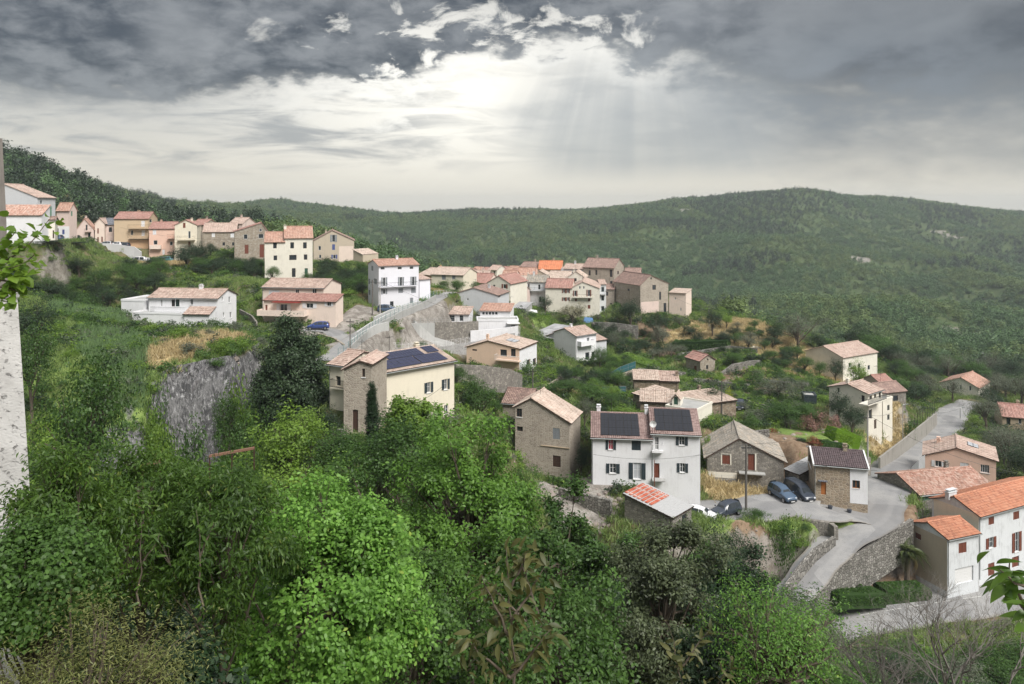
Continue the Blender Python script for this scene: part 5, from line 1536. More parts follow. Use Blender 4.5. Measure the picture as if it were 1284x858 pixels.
L_BROWN = leafmat('bronze_tinted_leaves', (.035, .05, .015), (.13, .125, .04), .3)
L_REED = leafmat('reed_blades', (.07, .13, .045), (.20, .30, .13), .3)
L_FAR = leafmat('hillside_foliage', (.026, .060, .026), (.125, .215, .075), .15)
L_FARP = leafmat('hillside_pine_foliage', (.018, .036, .022), (.05, .075, .04), .1)

KIND = {}


def kind(nm, objname, mat, bark=BARK, n=3, trunk=True, tk=None, **kw):
    vs = []
    for i in range(n):
        cm, cc = crown_mesh(objname + '_crown', hash(nm) % 1000 + i * 31 if False else (sum(map(ord, nm)) * 7 + i * 31), mat, **kw)
        vs.append((cm, trunk_mesh(objname + '_trunk', cc, i + 5, bark, **(tk or {})) if trunk else None))
    KIND[nm] = (objname, vs)


kind('green', 'broadleaf_tree', L_GREEN, nC=30, nS=8, nL=22, leaf=.034, rC=.2, rS=.09)
kind('lime', 'lime_green_tree', L_LIME, nC=26, nS=7, nL=20, leaf=.04, rC=.2, rS=.09)
kind('dark', 'holm_oak', L_DARK, nC=32, nS=8, nL=22, leaf=.032, rC=.2, rS=.08)
kind('olive', 'olive_tree', L_OLIVE, nC=28, nS=8, nL=20, leaf=.032, asp=.4, rC=.22, rS=.1)
kind('blos', 'flowering_tree', L_BLOS, n=1, nC=24, nS=7, nL=20, leaf=.045)
kind('shrub', 'shrub', L_GREEN, n=2, trunk=False, nC=16, nS=6, nL=18, leaf=.06, zc=.5, zr=.5, rC=.26, rS=.12)
kind('dshrub', 'dark_shrub', L_DARK, n=2, trunk=False, nC=16, nS=6, nL=18, leaf=.06, zc=.5, zr=.5, rC=.26, rS=.12)
kind('lshrub', 'bright_shrub', L_LIME, n=2, trunk=False, nC=16, nS=6, nL=18, leaf=.065, zc=.5, zr=.5, rC=.26, rS=.12)
kind('oshrub', 'grey_shrub', L_OLIVE, n=1, trunk=False, nC=16, nS=6, nL=18, leaf=.06, zc=.5, zr=.5, rC=.26, rS=.12)
kind('pshrub', 'oleander', L_PINK, n=1, trunk=False, nC=16, nS=6, nL=18, leaf=.065, zc=.5, zr=.5, rC=.26, rS=.12)
kind('rshrub', 'rusty_shrub', L_RUST, n=1, trunk=False, nC=16, nS=6, nL=18, leaf=.065, zc=.5, zr=.5, rC=.26, rS=.12)
kind('yshrub', 'broom_shrub', L_YEL, n=1, trunk=False, nC=16, nS=6, nL=18, leaf=.06, zc=.5, zr=.5, rC=.26, rS=.12)
kind('cypress', 'cypress', L_DARK, n=1, nC=60, nS=8, nL=18, leaf=.03, rC=.13, rS=.1, zc=.52, zr=.50, inner=.2, taper=.55, up=1.2, tk=dict(n_l=4))
kind('pine', 'pine_tree', L_CONIF, n=2, nC=46, nS=7, nL=18, leaf=.03, rC=.15, rS=.08, zc=.56, zr=.46, taper=.75, flat=.4, tk=dict(n_l=14, zt=.9, r0=.02))

TREES = []


def plant(k, px, py_top, d, wpx, label=None, group=None, var=None, h=None, cat=None, z=None, xy=None, width=None, rz=None):
    """one plant whose top shows at photo row py_top at distance d"""
    on, vs = KIND[k]
    cm, tm = vs[(len(TREES) if var is None else var) % len(vs)]
    if xy is None:
        x, y = (px - CX) * d / F, d
    else: x, y = xy
    g = float(tz(x, y)) if z is None else z
    if h is None: h = max((HY - py_top) * d / F - g, .5)
    wd = wpx * d / F if width is None else width
    cat = cat or {'shrub': 'shrub', 'dark_shrub': 'shrub', 'bright_shrub': 'shrub', 'grey_shrub': 'shrub', 'oleander': 'shrub', 'rusty_shrub': 'shrub', 'broom_shrub': 'shrub'}.get(on, 'tree')
    rot = random.uniform(0, 6.28) if rz is None else rz
    if tm is None:
        o = link(on, cm, None, (x, y, g - .12 * h)); o.scale = (wd, wd, h * 1.12); o.rotation_euler = (0, 0, rot)
        tag(o, label, cat, group)
    else:
        o = empty(on, (x, y, g), rot, label, cat, group); o.scale = (wd, wd, h)
        link('trunk', tm, o); link('crown', cm, o)
    TREES.append((x, y, wd / 2))
    return o


# ---- trees one can point to in the middle distance
SPEC = [
 ('green', 436, 543, 64, 62, 'green tree at the foot of the stone tower house'),
 ('dark', 412, 512, 70, 40, 'dark tree left of the stone tower house base'),
 ('green', 475, 548, 62, 44, 'green tree below the cypress'),
 ('green', 600, 470, 97, 48, 'round green tree just right of the cream solar house'),
 ('dark', 729, 558, 97, 22, 'dark bush squeezed between brown house and white solar house'),
 ('green', 712, 476, 122, 46, 'full green tree behind the tall old brown house'),
 ('green', 742, 482, 118, 42, 'green tree just behind the left solar roof'),
 ('olive', 733, 497, 108, 24, 'grey olive tree at the left corner of the white solar house'),
 ('lime', 690, 466, 138, 24, 'small bright tree under the curved wall of the peach villa'),
 ('green', 705, 458, 146, 22, 'small tree under the grey gabled villa'),
 ('dark', 790, 377, 196, 44, 'big dark round tree below the square stone house'),
 ('dark', 822, 390, 192, 30, 'dark tree below the patched stone gable'),
 ('olive', 826, 406, 183, 22, 'round olive tree on the terrace under the patched stone gable'),
 ('dark', 684, 371, 199, 18, 'dark round tree in front of the grey-white balconied house'),
 ('blos', 718, 379, 193, 36, 'cream flowering tree under the house with the long balcony'),
 ('green', 573, 350, 186, 24, 'green tree right of the tall white three-storey house'),
 ('green', 556, 352, 187, 18, 'green tree nearest the tall white three-storey house'),
 ('green', 597, 353, 192, 18, 'green tree above the blank grey gable'),
 ('dark', 893, 388, 190, 30, 'dark tree alone on the dry knoll right of the village core'),
 ('lime', 911, 394, 196, 18, 'light green tree beside the dark tree on the dry knoll'),
 ('olive', 1000, 393, 186, 58, 'largest silver-grey olive at the crest of the knoll'),
 ('dark', 972, 405, 184, 30, 'dark tree left of the largest silver-grey olive'),
 ('olive', 938, 420, 176, 36, 'olive tree at the right end of the long hedge'),
 ('dark', 1028, 418, 188, 34, 'dark tree right of the largest silver-grey olive'),
 ('olive', 978, 473, 142, 66, 'wide silvery olive tree in the middle of the gardens'),
 ('green', 985, 504, 122, 56, 'dense green tree in front of the wide silvery olive'),
 ('green', 1012, 506, 121, 40, 'green tree left of the oleanders'),
 ('dark', 895, 484, 128, 32, 'dark rounded tree behind the stone house with green shutter'),
 ('dark', 1052, 492, 128, 34, 'dark tree left of the tall pale terrace house'),
 ('dark', 1070, 508, 122, 36, 'dark tree above the clipped hedge'),
 ('lime', 1077, 451, 162, 26, 'light green tree in front of the crest house'),
 ('dark', 1048, 450, 170, 22, 'dark tree left of the crest house'),
 ('dark', 1160, 458, 196, 46, 'dark tree left of the lone white house across the road'),
 ('olive', 1195, 474, 172, 34, 'olive tree standing in front of the lone white house'),
 ('olive', 1236, 498, 148, 44, 'olive tree over the bend of the upper road'),
 ('olive', 1262, 535, 122, 62, 'large grey olive tree right of the salmon house'),
 ('dark', 1286, 560, 112, 60, 'dark tree cut by the right edge behind the salmon house'),
 ('olive', 1282, 470, 172, 44, 'olive tree above the red-roofed house at the right edge'),
 ('green', 1150, 478, 178, 30, 'green tree just left of the upper road'),
 ('green', 946, 640, 88, 38, 'round green bush tree beside the utility pole'),
 ('shrub', 983, 652, 86, 30, 'shrub hanging over the wall under the square'),
 ('dark', 232, 308, 190, 44, 'big dark tree between the car park and the salmon house'),
 ('green', 281, 313, 205, 26, 'round green tree under the wide grey stone house'),
 ('dark', 264, 305, 212, 20, 'dark tree under the left end of the long pink roof'),
 ('dark', 124, 316, 196, 32, 'dark tree left of the car park'),
 ('dark', 96, 322, 176, 36, 'dark tree below the retaining wall at the far left'),
 ('dark', 60, 330, 160, 44, 'dark tree among the shrubs at the far left slope'),
 ('green', 342, 334, 172, 22, 'small tree before the foot of the tall cream house'),
 ('dark', 410, 324, 190, 40, 'dark tree under the beige gabled house'),
 ('green', 388, 342, 176, 26, 'green tree at the right foot of the tall cream house'),
 ('dark', 436, 336, 188, 34, 'dark tree left of the tall white three-storey house'),
 ('lime', 437, 362, 165, 20, 'bright shrub-like tree above the lane'),
 ('green', 420, 362, 166, 18, 'small tree right of the peach house'),
 ('green', 110, 446, 62, 108, 'large leafy tree above the ravine left of the cliff'),
 ('dark', 45, 380, 100, 66, 'dark tree beside the church wall on the upper left'),
 ('green', 40, 410, 85, 60, 'bushy tree beside the church wall below the dark one'),
 ('lshrub', 297, 466, 92, 44, 'bright rounded bush in the cleft right of the cliff'),
 ('green', 305, 512, 80, 62, 'leafy tree at the foot of the cliff'),
 ('lime', 352, 528, 66, 60, 'light green tree under the great dark evergreen'),
 ('green', 540, 520, 74, 60, 'green tree in front of the lower windows of the cream solar house'),
 ('dark', 590, 490, 100, 30, 'dark tree by the wall right of the cream solar house'),
 ('dark', 905, 660, 64, 66, 'dark ivy green tree below the parked cars'),
 ('green', 276, 570, 36, 50, 'green tree standing in front of the rusty terrace rail'),
 ('green', 312, 572, 37, 46, 'leafy tree at the right end of the rusty terrace rail'),
 ('lshrub', 190, 500, 90, 30, 'bright bush hiding the left edge of the grey rock face'), ('shrub', 200, 478, 93, 26, 'green bush on the upper left rim of the grey rock face'),
 ('lshrub', 205, 522, 88, 34, 'bright bush at the lower left foot of the grey rock face'), ('green', 285, 490, 90, 40, 'tree covering the right end of the grey rock face'),
 ('shrub', 240, 530, 86, 40, 'bush before the middle foot of the grey rock face'), ('green', 318, 478, 96, 40, 'tree between the grey rock face and the dark evergreen'),
 ('shrub', 452, 418, 136, 14, 'bush on the slope right of the lane, lower one'), ('dshrub', 478, 408, 143, 14, 'dark bush on the slope right of the lane'), ('lshrub', 500, 427, 143, 16, 'bright bush on the strip behind the cream solar house roof'), ('shrub', 530, 428, 146, 14, 'green bush behind the white railings'),
 ('dshrub', 1075, 706, 87, 28, 'dark shrub at the foot of the ramp wall'),
 ('lshrub', 1068, 711, 86, 16, 'small bright shrub at the foot of the ramp wall'),
]
for s_ in SPEC:
    o = plant(s_[0], s_[1], s_[2], s_[3], s_[4], s_[5])
# hedges, gardens
for k, px, py, d, wp, lb, h_ in [
    ('yshrub', 913, 488, 128, 16, 'yellow flowering broom behind the stone houses', None), ('pshrub', 1012, 521, 119, 22, 'pink oleander left in the garden row', None),
    ('pshrub', 1030, 517, 120, 26, 'pink oleander middle of the garden row', None), ('pshrub', 1046, 522, 121, 16, 'pink oleander nearest the clipped hedge', None),
    ('rshrub', 1022, 548, 111, 18, 'rust red bush below the lawn', None), ('rshrub', 970, 548, 116, 12, 'small rust red bush on the bare bank', None),
    ('oshrub', 950, 514, 122, 26, 'white-flecked grey bush beside the parked van in the garden', None), ('shrub', 925, 528, 118, 34, 'low green bush below the garden van', None),
    ('shrub', 905, 536, 112, 26, 'low green bush right of the white solar house', None), ('lshrub', 886, 540, 108, 16, 'bright bush against the right wall of the white solar house', None),
    ('dshrub', 1005, 556, 112, 14, 'dark round bush under the lawn', None), ('lshrub', 1008, 566, 105, 14, 'bright shrub between barn and mauve-roofed house', None),
    ('shrub', 1140, 525, 136, 14, 'shrub inside the roadside wall', None), ('shrub', 660, 452, 140, 20, 'bush before the loggia of the peach villa', None),
    ('dshrub', 735, 452, 158, 18, 'bush at the foot of the white block with loggia', None), ('dshrub', 402, 434, 122, 24, 'brownish bush above the lane', None)]:
    plant(k, px, py, d, wp, lb, h=h_)

ALLOW = np.ones(1)


def blocked(x, y, m=.6):
    for loc, rz, W_, D_, z0 in PADS:
        c, s_ = math.cos(rz), math.sin(rz)
        lx = (x - loc.x) * c + (y - loc.y) * s_; ly = -(x - loc.x) * s_ + (y - loc.y) * c
        if -m < lx < W_ + m and -m * 2.0 < ly < D_ + m: return True
    for P_ in ROADW.values():
        dd = np.hypot(P_[:, 0] - x, P_[:, 1] - y)
        i = int(dd.argmin())
        if dd[i] < P_[i, 3] / 2 + m: return True
    return False


# ---- scattered trees and bushes that look alike: (px0, px1, d0, d1, count, kinds, width m, height m, label, group, py_min)
AUTO = []


def scatter(px0, px1, d0, d1, n, kinds, w_, hh, label, group, seed, hide=None, m=.8, cat=None):
    rnd = random.Random(seed); k = 0; tries = 0
    while k < n and tries < n * 30:
        tries += 1
        px = rnd.uniform(px0, px1)
        d = math.sqrt(rnd.uniform(d0 ** 2, d1 ** 2))
        x, y = (px - CX) * d / F, d
        wd = rnd.uniform(*w_)
        if blocked(x, y, m + wd * .35): continue
        if any((x - a) ** 2 + (y - b) ** 2 < (r_ + wd * .5) ** 2 * .45 for a, b, r_ in TREES[-400:]): continue
        h_ = wd * rnd.uniform(*hh)
        g = float(tz(x, y))
        if hide and not hide(px, HY - g * F / d, HY - (g + h_) * F / d): continue
        kd_ = rnd.choice(kinds)
        AUTO.append((plant(kd_, 0, 0, 0, 0, label, group, xy=(x, y), width=wd, h=h_, cat=cat), px, HY - (g + h_ * .6) * F / d, kd_))
        k += 1


def keep_off(rects):
    """do not let tree tops cover what the photo shows"""
    def f(px, pyb, pyt):
        for a, b, c, d in rects:
            if a < px < c and pyt < d and pyb > b: return False
        return True
    return f


scatter(150, 335, 178, 210, 46, ['dark', 'green', 'dark'], (4, 7), (.6, .95), 'tree in the dark thicket below the upper row of houses', 'thicket below the upper row', 1, keep_off([(140, 200, 245, 336), (250, 260, 335, 322), (330, 280, 400, 350)]))
scatter(50, 200, 150, 190, 26, ['dark', 'green'], (4, 7), (.6, .9), 'dark tree on the slope under the far left houses', 'trees on the far left slope', 2, keep_off([(0, 200, 250, 318)]))
scatter(-10, 130, 146, 163, 16, ['dshrub', 'green', 'shrub'], (3, 5), (.6, .8), 'bush', 'bushes under the far left houses', 32, keep_off([(0, 200, 140, 305)]))
scatter(395, 462, 168, 192, 16, ['dark', 'green', 'dark'], (3.5, 6), (.7, 1.0), 'tree on the bank left of the tall white house', 'trees on the bank by the lane', 3, keep_off([(390, 280, 446, 326), (456, 320, 540, 390)]))
scatter(690, 790, 112, 165, 38, ['green', 'dark', 'green', 'lime'], (2.6, 4.6), (.7, 1.0), 'garden tree on the slope between villa and solar house', 'garden trees in the middle slope', 4, keep_off([(690, 400, 752, 458), (640, 485, 735, 520), (792, 460, 900, 530)]))
scatter(745, 870, 172, 200, 28, ['dark', 'green', 'olive', 'dshrub'], (2.6, 5), (.6, .9), 'tree on the terraces under the village core', 'trees under the village core', 5, keep_off([(740, 340, 860, 392)]))
scatter(870, 1060, 165, 196, 34, ['dark', 'olive', 'green'], (2.6, 5.5), (.6, .85), 'tree on the dry knoll', 'trees on the dry knoll', 6, keep_off([(860, 440, 900, 470), (1045, 435, 1100, 475)]))
scatter(1075, 1330, 205, 275, 110, ['dark', 'olive', 'green', 'dark', 'green'], (6, 10), (.75, 1.0), 'tree in the wood across the upper road', 'wood across the upper road', 7, None)
scatter(1120, 1300, 158, 205, 34, ['dark', 'olive', 'green'], (4.5, 7), (.7, .95), 'tree between the upper road and the lone white house', 'trees behind the road bend', 8, keep_off([(1172, 466, 1228, 494), (1250, 500, 1300, 535), (1165, 500, 1215, 560)]))
scatter(1215, 1330, 112, 150, 16, ['olive', 'dark', 'olive'], (4, 7), (.8, 1.0), 'olive or oak filling the right edge behind the salmon house', 'trees behind the salmon house', 9, keep_off([(1150, 540, 1250, 600), (1245, 500, 1300, 530)]))
scatter(930, 1075, 112, 160, 34, ['green', 'dshrub', 'olive', 'shrub'], (2, 3.6), (.6, .8), 'bush in the gardens above the barn', 'bushes in the gardens above the barn', 10, keep_off([(1000, 520, 1080, 575), (885, 540, 1000, 600), (1010, 495, 1028, 510)]))
scatter(480, 700, 96, 112, 14, ['green', 'dshrub', 'shrub'], (2, 3.6), (.6, .9), 'bush by the stone walls under the peach villa', 'bushes under the peach villa', 12, keep_off([(480, 440, 572, 500), (585, 420, 690, 470)]))
# lush ravine fill between foreground and village
scatter(-20, 300, 40, 82, 40, ['green', 'lime', 'green', 'dark'], (4.5, 8), (.8, 1.1), 'leafy tree filling the ravine on the left', 'trees in the left ravine', 13, keep_off([(150, 430, 335, 545), (0, 300, 120, 470)]))
scatter(330, 640, 42, 73, 46, ['green', 'lime', 'green'], (4.5, 8), (.8, 1.2), 'leafy tree filling the ravine below the cream solar house', 'trees in the middle ravine', 14, keep_off([(430, 430, 475, 548), (475, 430, 572, 505), (640, 400, 735, 600), (300, 400, 430, 500)]))
scatter(640, 1010, 44, 72, 44, ['green', 'dark', 'olive'], (4.5, 8), (.7, 1.1), 'tree in the gully below the square', 'trees below the square', 15, keep_off([(640, 400, 740, 600), (735, 500, 880, 660), (860, 600, 1130, 735), (780, 600, 870, 668)]))
scatter(985, 1330, 38, 70, 44, ['green', 'olive', 'green', 'dark'], (3.5, 6.5), (.6, .95), 'scrubby tree below the lower road', 'scrub below the lower road', 16, keep_off([(990, 640, 1330, 800)]))
# shrubs lining field and cliff
scatter(60, 330, 98, 132, 40, ['lshrub', 'shrub', 'lshrub', 'oshrub'], (1.6, 3.6), (.35, .6), 'low bush in the meadow above the cliff', 'bushes in the meadow', 17, keep_off([(150, 350, 300, 395)]))
scatter(190, 350, 84, 96, 16, ['shrub', 'dshrub', 'lshrub'], (1.6, 3.2), (.5, .8), 'bush at the foot of the cliff', 'bushes under the cliff', 18, keep_off([(195, 440, 280, 535)]))
scatter(760, 1000, 130, 175, 64, ['shrub', 'dshrub', 'oshrub', 'lshrub'], (1.2, 2.6), (.5, .8), 'low bush on the terraced slope', 'bushes on the terraced slope', 19, keep_off([(860, 440, 900, 470), (790, 462, 890, 500)]), m=.2)
scatter(885, 1030, 78, 93, 44, ['shrub', 'dshrub', 'lshrub', 'shrub'], (1.4, 3.0), (.5, .8), 'shrub on the bank under the parked cars', 'shrubs under the parked cars', 20, keep_off([(855, 600, 1010, 652)]), m=.1)

# every scattered plant is told apart by its kind and the nearest landmark
LMK = [(30, 265, 'the high grey house at far left'), (80, 285, 'the stone and white house of the upper row'), (110, 295, 'the pink gabled house of the upper row'), (165, 300, 'the ochre block above the car park'), (180, 330, 'the car park'), (203, 305, 'the salmon house of the upper row'), (233, 305, 'the cream gabled house of the upper row'),
       (275, 303, 'the wide grey stone house'), (315, 308, 'the stone house with brown doors'), (345, 330, 'the tall cream house'), (418, 312, 'the beige gabled house'), (230, 388, 'the long white house'), (370, 380, 'the peach house'), (498, 360, 'the tall white house'), (450, 425, 'the lane'), (240, 500, 'the grey rock face'),
       (366, 480, 'the great dark evergreen'), (448, 500, 'the stone tower house'), (525, 490, 'the cream solar house'), (617, 450, 'the peach villa'), (715, 435, 'the grey gabled villa'), (560, 355, 'the cream house behind the tall white one'), (690, 540, 'the old brown house'), (780, 560, 'the left half of the white solar house'), (850, 570, 'the right half of the white solar house'),
       (810, 480, 'the two joined stone sheds'), (855, 510, 'the stone house with green shutter'), (880, 458, 'the tiny stone hut'), (755, 355, 'the square stone house of the core'), (815, 375, 'the patched stone gable'), (850, 385, 'the flat-topped house ending the core'), (730, 380, 'the gabled house with long balcony'),
       (935, 585, 'the grey stone barn'), (1055, 595, 'the mauve-roofed house'), (1055, 542, 'the clipped hedge'), (1090, 510, 'the tall pale terrace house'), (1080, 460, 'the crest house'), (1000, 420, 'the largest silver-grey olive'), (893, 400, 'the lone dark tree on the knoll'), (978, 500, 'the wide silvery olive'),
       (1203, 485, 'the lone white house'), (1190, 530, 'the bend of the upper road'), (1205, 580, 'the salmon house by the road'), (1270, 520, 'the red-roofed edge house'), (1150, 470, 'the roadside dark tree'), (1240, 440, 'the far right wood'), (1120, 440, 'the wood behind the crest'), (1284, 460, 'the right-edge olive'), (1190, 700, 'the garage house'), (1137, 690, 'the palm'), (1060, 680, 'the ramp road'), (1160, 760, 'the lower road'), (825, 635, 'the tin roofed shed'), (895, 645, 'the parked white car'),
       (20, 500, 'the church wall'), (110, 500, 'the large leafy ravine tree'), (585, 640, 'the central ash'), (412, 700, 'the light green oak'), (832, 740, 'the silvery oak'), (985, 780, 'the airy acacia')]
KW = {'green': 'mid-green tree', 'lime': 'bright green tree', 'dark': 'dark oak', 'olive': 'grey-green olive tree', 'shrub': 'green bush', 'dshrub': 'dark bush', 'lshrub': 'bright bush', 'oshrub': 'grey bush'}
ORD = ['closest', 'second closest', 'third closest', 'fourth closest', 'fifth closest', 'sixth closest', 'seventh closest', 'eighth closest', 'ninth closest', 'tenth closest'] + [w_ + ' closest' for w_ in 'eleventh twelfth thirteenth fourteenth fifteenth sixteenth seventeenth eighteenth nineteenth twentieth'.split()] + ['twenty-' + w_ + ' closest' for w_ in 'first second third fourth fifth sixth seventh eighth ninth'.split()] + ['thirtieth closest'] + ['thirty-' + w_ + ' closest' for w_ in 'first second third fourth fifth sixth seventh eighth ninth'.split()] + ['farthest out'] * 30
buck = {}
for o_, px, py, kd_ in AUTO:
    j = min(range(len(LMK)), key=lambda i: (LMK[i][0] - px) ** 2 + (LMK[i][1] - py) ** 2)
    dx, dy = px - LMK[j][0], py - LMK[j][1]
    rel = ('right of' if dx > 0 else 'left of') if abs(dx) > abs(dy) else ('below' if dy > 0 else 'above')
    buck.setdefault((j, rel, kd_), []).append((dx * dx + dy * dy, o_))
for (j, rel, kd_), lst in buck.items():
    lst.sort(key=lambda q: q[0])
    for i, (_, o_) in enumerate(lst):
        o_['label'] = KW[kd_] + ' ' + rel + ' ' + LMK[j][2] + (', ' + ORD[i] if len(lst) > 1 else '')

# ---- clipped box hedge and low hedges (things)
def hedge(name, label, p0, p1, wd, h, mat, seed, leaf=.16, n=2600, cat='hedge', zoff=0.0, dens=None):
    a = Vector(p0); b = Vector(p1); L = (b - a).length
    rng = np.random.default_rng(seed)
    n = int(n)
    u = rng.random(n) * L; v = rng.random(n) * wd - wd / 2; z = rng.random(n) * h
    face = rng.random(n)
    st = face < .5
    nr = np.zeros((n, 3))
    z = np.where(st, h - rng.random(n) * .12, z); nr[st] = (0, 0, 1)
    fr_ = (~st) & (face < .8); v = np.where(fr_, -wd / 2 + rng.random(n) * .12, v); nr[fr_] = (0, -1, 0)
    bk = (~st) & (~fr_) & (face < .9); u = np.where(bk, rng.random(n) * .12 * 1, u); nr[bk] = (-1, 0, 0)
    rt = face >= .9; u = np.where(rt, L - rng.random(n) * .12, u); nr[rt] = (1, 0, 0)
    nr = unit(nr + rng.normal(size=(n, 3)) * .5)
    wob = (vn.fbm(u * .9 + seed, v * .9, 3) - .5)
    ed_ = np.minimum(1, np.minimum(np.minimum(u, L - u), wd / 2 - np.abs(v)) / .6)
    z = z * (.72 + .28 * ed_) + wob * .55 * h * (z > h * .5)
    c = np.stack([u, v + wob * .5, z], 1)
    vv, ff = leaf_quads(c, nr, leaf, .7, rng)
    me = np_mesh(name, vv, ff, mat, tone=np.repeat(rng.random(n), 4))
    o = link(name, me, None, a); o.rotation_euler = (0, -math.asin((b - a).z / L), math.atan2((b - a).y, (b - a).x))
    core = MB(); core.box((.08, -wd / 2 + .08, -.4), (L - .08, wd / 2 - .08, h - .1)); core.build('branches', mat, o)  # solid inner box in dark leaf colour, not single branches
    return tag(o, label, cat)


def gp(px, py, d, dz=0.0):
    x, y = (px - CX) * d / F, d
    return (x, y, float(tz(x, y)) + dz)


hedge('box_hedge', 'bright lime clipped box hedge on the lawn above the mauve roof', gp(1039, 0, 116), gp(1071, 0, 118), 2.2, 1.9, L_BOX, 1, n=5000)
hedge('low_hedge', 'dark low hedge in front of the bright clipped hedge', gp(1025, 0, 111), gp(1060, 0, 113), 1.2, 1.0, L_GREEN, 2, n=2600)
hedge('vine_hedge', 'long vivid green hedge across the upper terraces', gp(845, 0, 184), gp(915, 0, 178), 4, 2.2, L_GREEN, 3, leaf=.3, n=4200)
hedge('vine_hedge', 'patch of bright vines on the terrace below the dark round tree', gp(778, 0, 170), gp(822, 0, 166), 6, 1.2, L_LIME, 4, leaf=.3, n=3600)
hedge('trimmed_hedge', 'trimmed green hedge band in front of the dark trees under the village core', gp(750, 0, 188), gp(800, 0, 186), 3, 1.0, L_GREEN, 5, leaf=.25, n=2200)
hedge('ground_hedge', 'left mat of clipped ground ivy beside the lower road', at(1036, 752, 81.8), at(1097, 750, 85.5), 3.2, 1.2, L_GREEN, 6, leaf=.16, n=7000)
hedge('ground_hedge', 'right mat of clipped ground ivy beside the lower road', at(1103, 748, 86.3), at(1158, 745, 87.6), 2.4, 1.2, L_GREEN, 7, leaf=.16, n=6000)
for i, (px, d, wp) in enumerate([(284, 103.6, 20), (292, 104.4, 22), (301, 105.8, 22), (310, 108.6, 22), (319, 111.2, 20), (326, 113, 16)]):
    plant(('lshrub', 'shrub')[i % 2], px, 0, d, wp, ['leftmost', 'second from left', 'third from left', 'third from right', 'second from right', 'rightmost'][i] + ' of six ivy bushes on the cliff rim', 'ivy bushes on the cliff rim', h=1.9)
# ------------------------------------------------------------------ masses nobody could count: one object each, scattered by geometry nodes
def scatter_stuff(name, pts, scl, rot, meshes, label, cat, seed=0):
    """points carry scale and turn; the node group puts a random plant on each"""
    me = bpy.data.meshes.new(name)
    pts = np.asarray(pts, dtype=np.float32)
    me.vertices.add(len(pts)); me.vertices.foreach_set('co', pts.ravel())
    a = me.attributes.new('scl', 'FLOAT_VECTOR', 'POINT'); a.data.foreach_set('vector', np.asarray(scl, dtype=np.float32).ravel())
    a = me.attributes.new('turn', 'FLOAT_VECTOR', 'POINT')
    tv = np.zeros((len(pts), 3), dtype=np.float32); tv[:, 2] = rot
    a.data.foreach_set('vector', tv.ravel())
    coll = bpy.data.collections.new(name + '_kinds')
    for i, m in enumerate(meshes):
        coll.objects.link(bpy.data.objects.new(name + '_kind', m))
    ng = bpy.data.node_groups.new(name, 'GeometryNodeTree')
    ng.interface.new_socket('Geometry', in_out='INPUT', socket_type='NodeSocketGeometry')
    ng.interface.new_socket('Geometry', in_out='OUTPUT', socket_type='NodeSocketGeometry')
    gi = ng.nodes.new('NodeGroupInput'); go = ng.nodes.new('NodeGroupOutput')
    ci = ng.nodes.new('GeometryNodeCollectionInfo'); ci.inputs[0].default_value = coll
    ci.inputs['Separate Children'].default_value = True; ci.inputs['Reset Children'].default_value = True
    ip = ng.nodes.new('GeometryNodeInstanceOnPoints')
    ip.inputs['Pick Instance'].default_value = True
    rv = ng.nodes.new('FunctionNodeRandomValue'); rv.data_type = 'INT'; rv.inputs[4].default_value = 0; rv.inputs[5].default_value = len(meshes) - 1
    rv.inputs['Seed'].default_value = seed
    s1 = ng.nodes.new('GeometryNodeInputNamedAttribute'); s1.data_type = 'FLOAT_VECTOR'; s1.inputs[0].default_value = 'scl'
    s2 = ng.nodes.new('GeometryNodeInputNamedAttribute'); s2.data_type = 'FLOAT_VECTOR'; s2.inputs[0].default_value = 'turn'
    l = ng.links.new
    l(gi.outputs[0], ip.inputs['Points']); l(ci.outputs[0], ip.inputs['Instance']); l(rv.outputs[2], ip.inputs['Instance Index'])
    l(s1.outputs[0], ip.inputs['Scale']); l(s2.outputs[0], ip.inputs['Rotation']); l(ip.outputs[0], go.inputs[0])
    o = link(name, me)
    md = o.modifiers.new('scatter', 'NODES'); md.node_group = ng
    return tag(o, label, cat, kind='stuff')


rs = np.random.default_rng(99)


def region(n, px0, px1, d0, d1, power=2.0):
    px = rs.uniform(px0, px1, n)
    d = (rs.random(n) * (d1 ** power - d0 ** power) + d0 ** power) ** (1 / power)
    return px, d, (px - CX) * d / F


# far hillsides
fm = [crown_mesh('hill_tree', 40 + i, L_FAR, nC=12, nS=3, nL=9, leaf=.11, rC=.26, rS=.12, zc=.45, zr=.5)[0] for i in range(4)]
pm = [crown_mesh('hill_pine', 50 + i, L_FARP, nC=12, nS=3, nL=8, leaf=.10, rC=.2, rS=.1, zc=.55, zr=.5, taper=.6)[0] for i in range(2)]
sp = crown_mesh('hill_bush', 60, L_FARP, nC=8, nS=3, nL=8, leaf=.14, rC=.26, rS=.12, zc=.4, zr=.45)[0]
# density even over the ground, thinned with distance only where trees overlap anyway
PX, DD, XX = region(80000, -130, 1420, 232, 1700, 1.7)
den = vn.fbm(XX / 70 + 30, DD / 90, 3)
den2 = vn.fbm(XX / 24 + 5, DD / 24 + 9, 2)
keepm = (rs.random(len(PX)) < .5 + 1.5 * smooth01((den - .3) / .35))
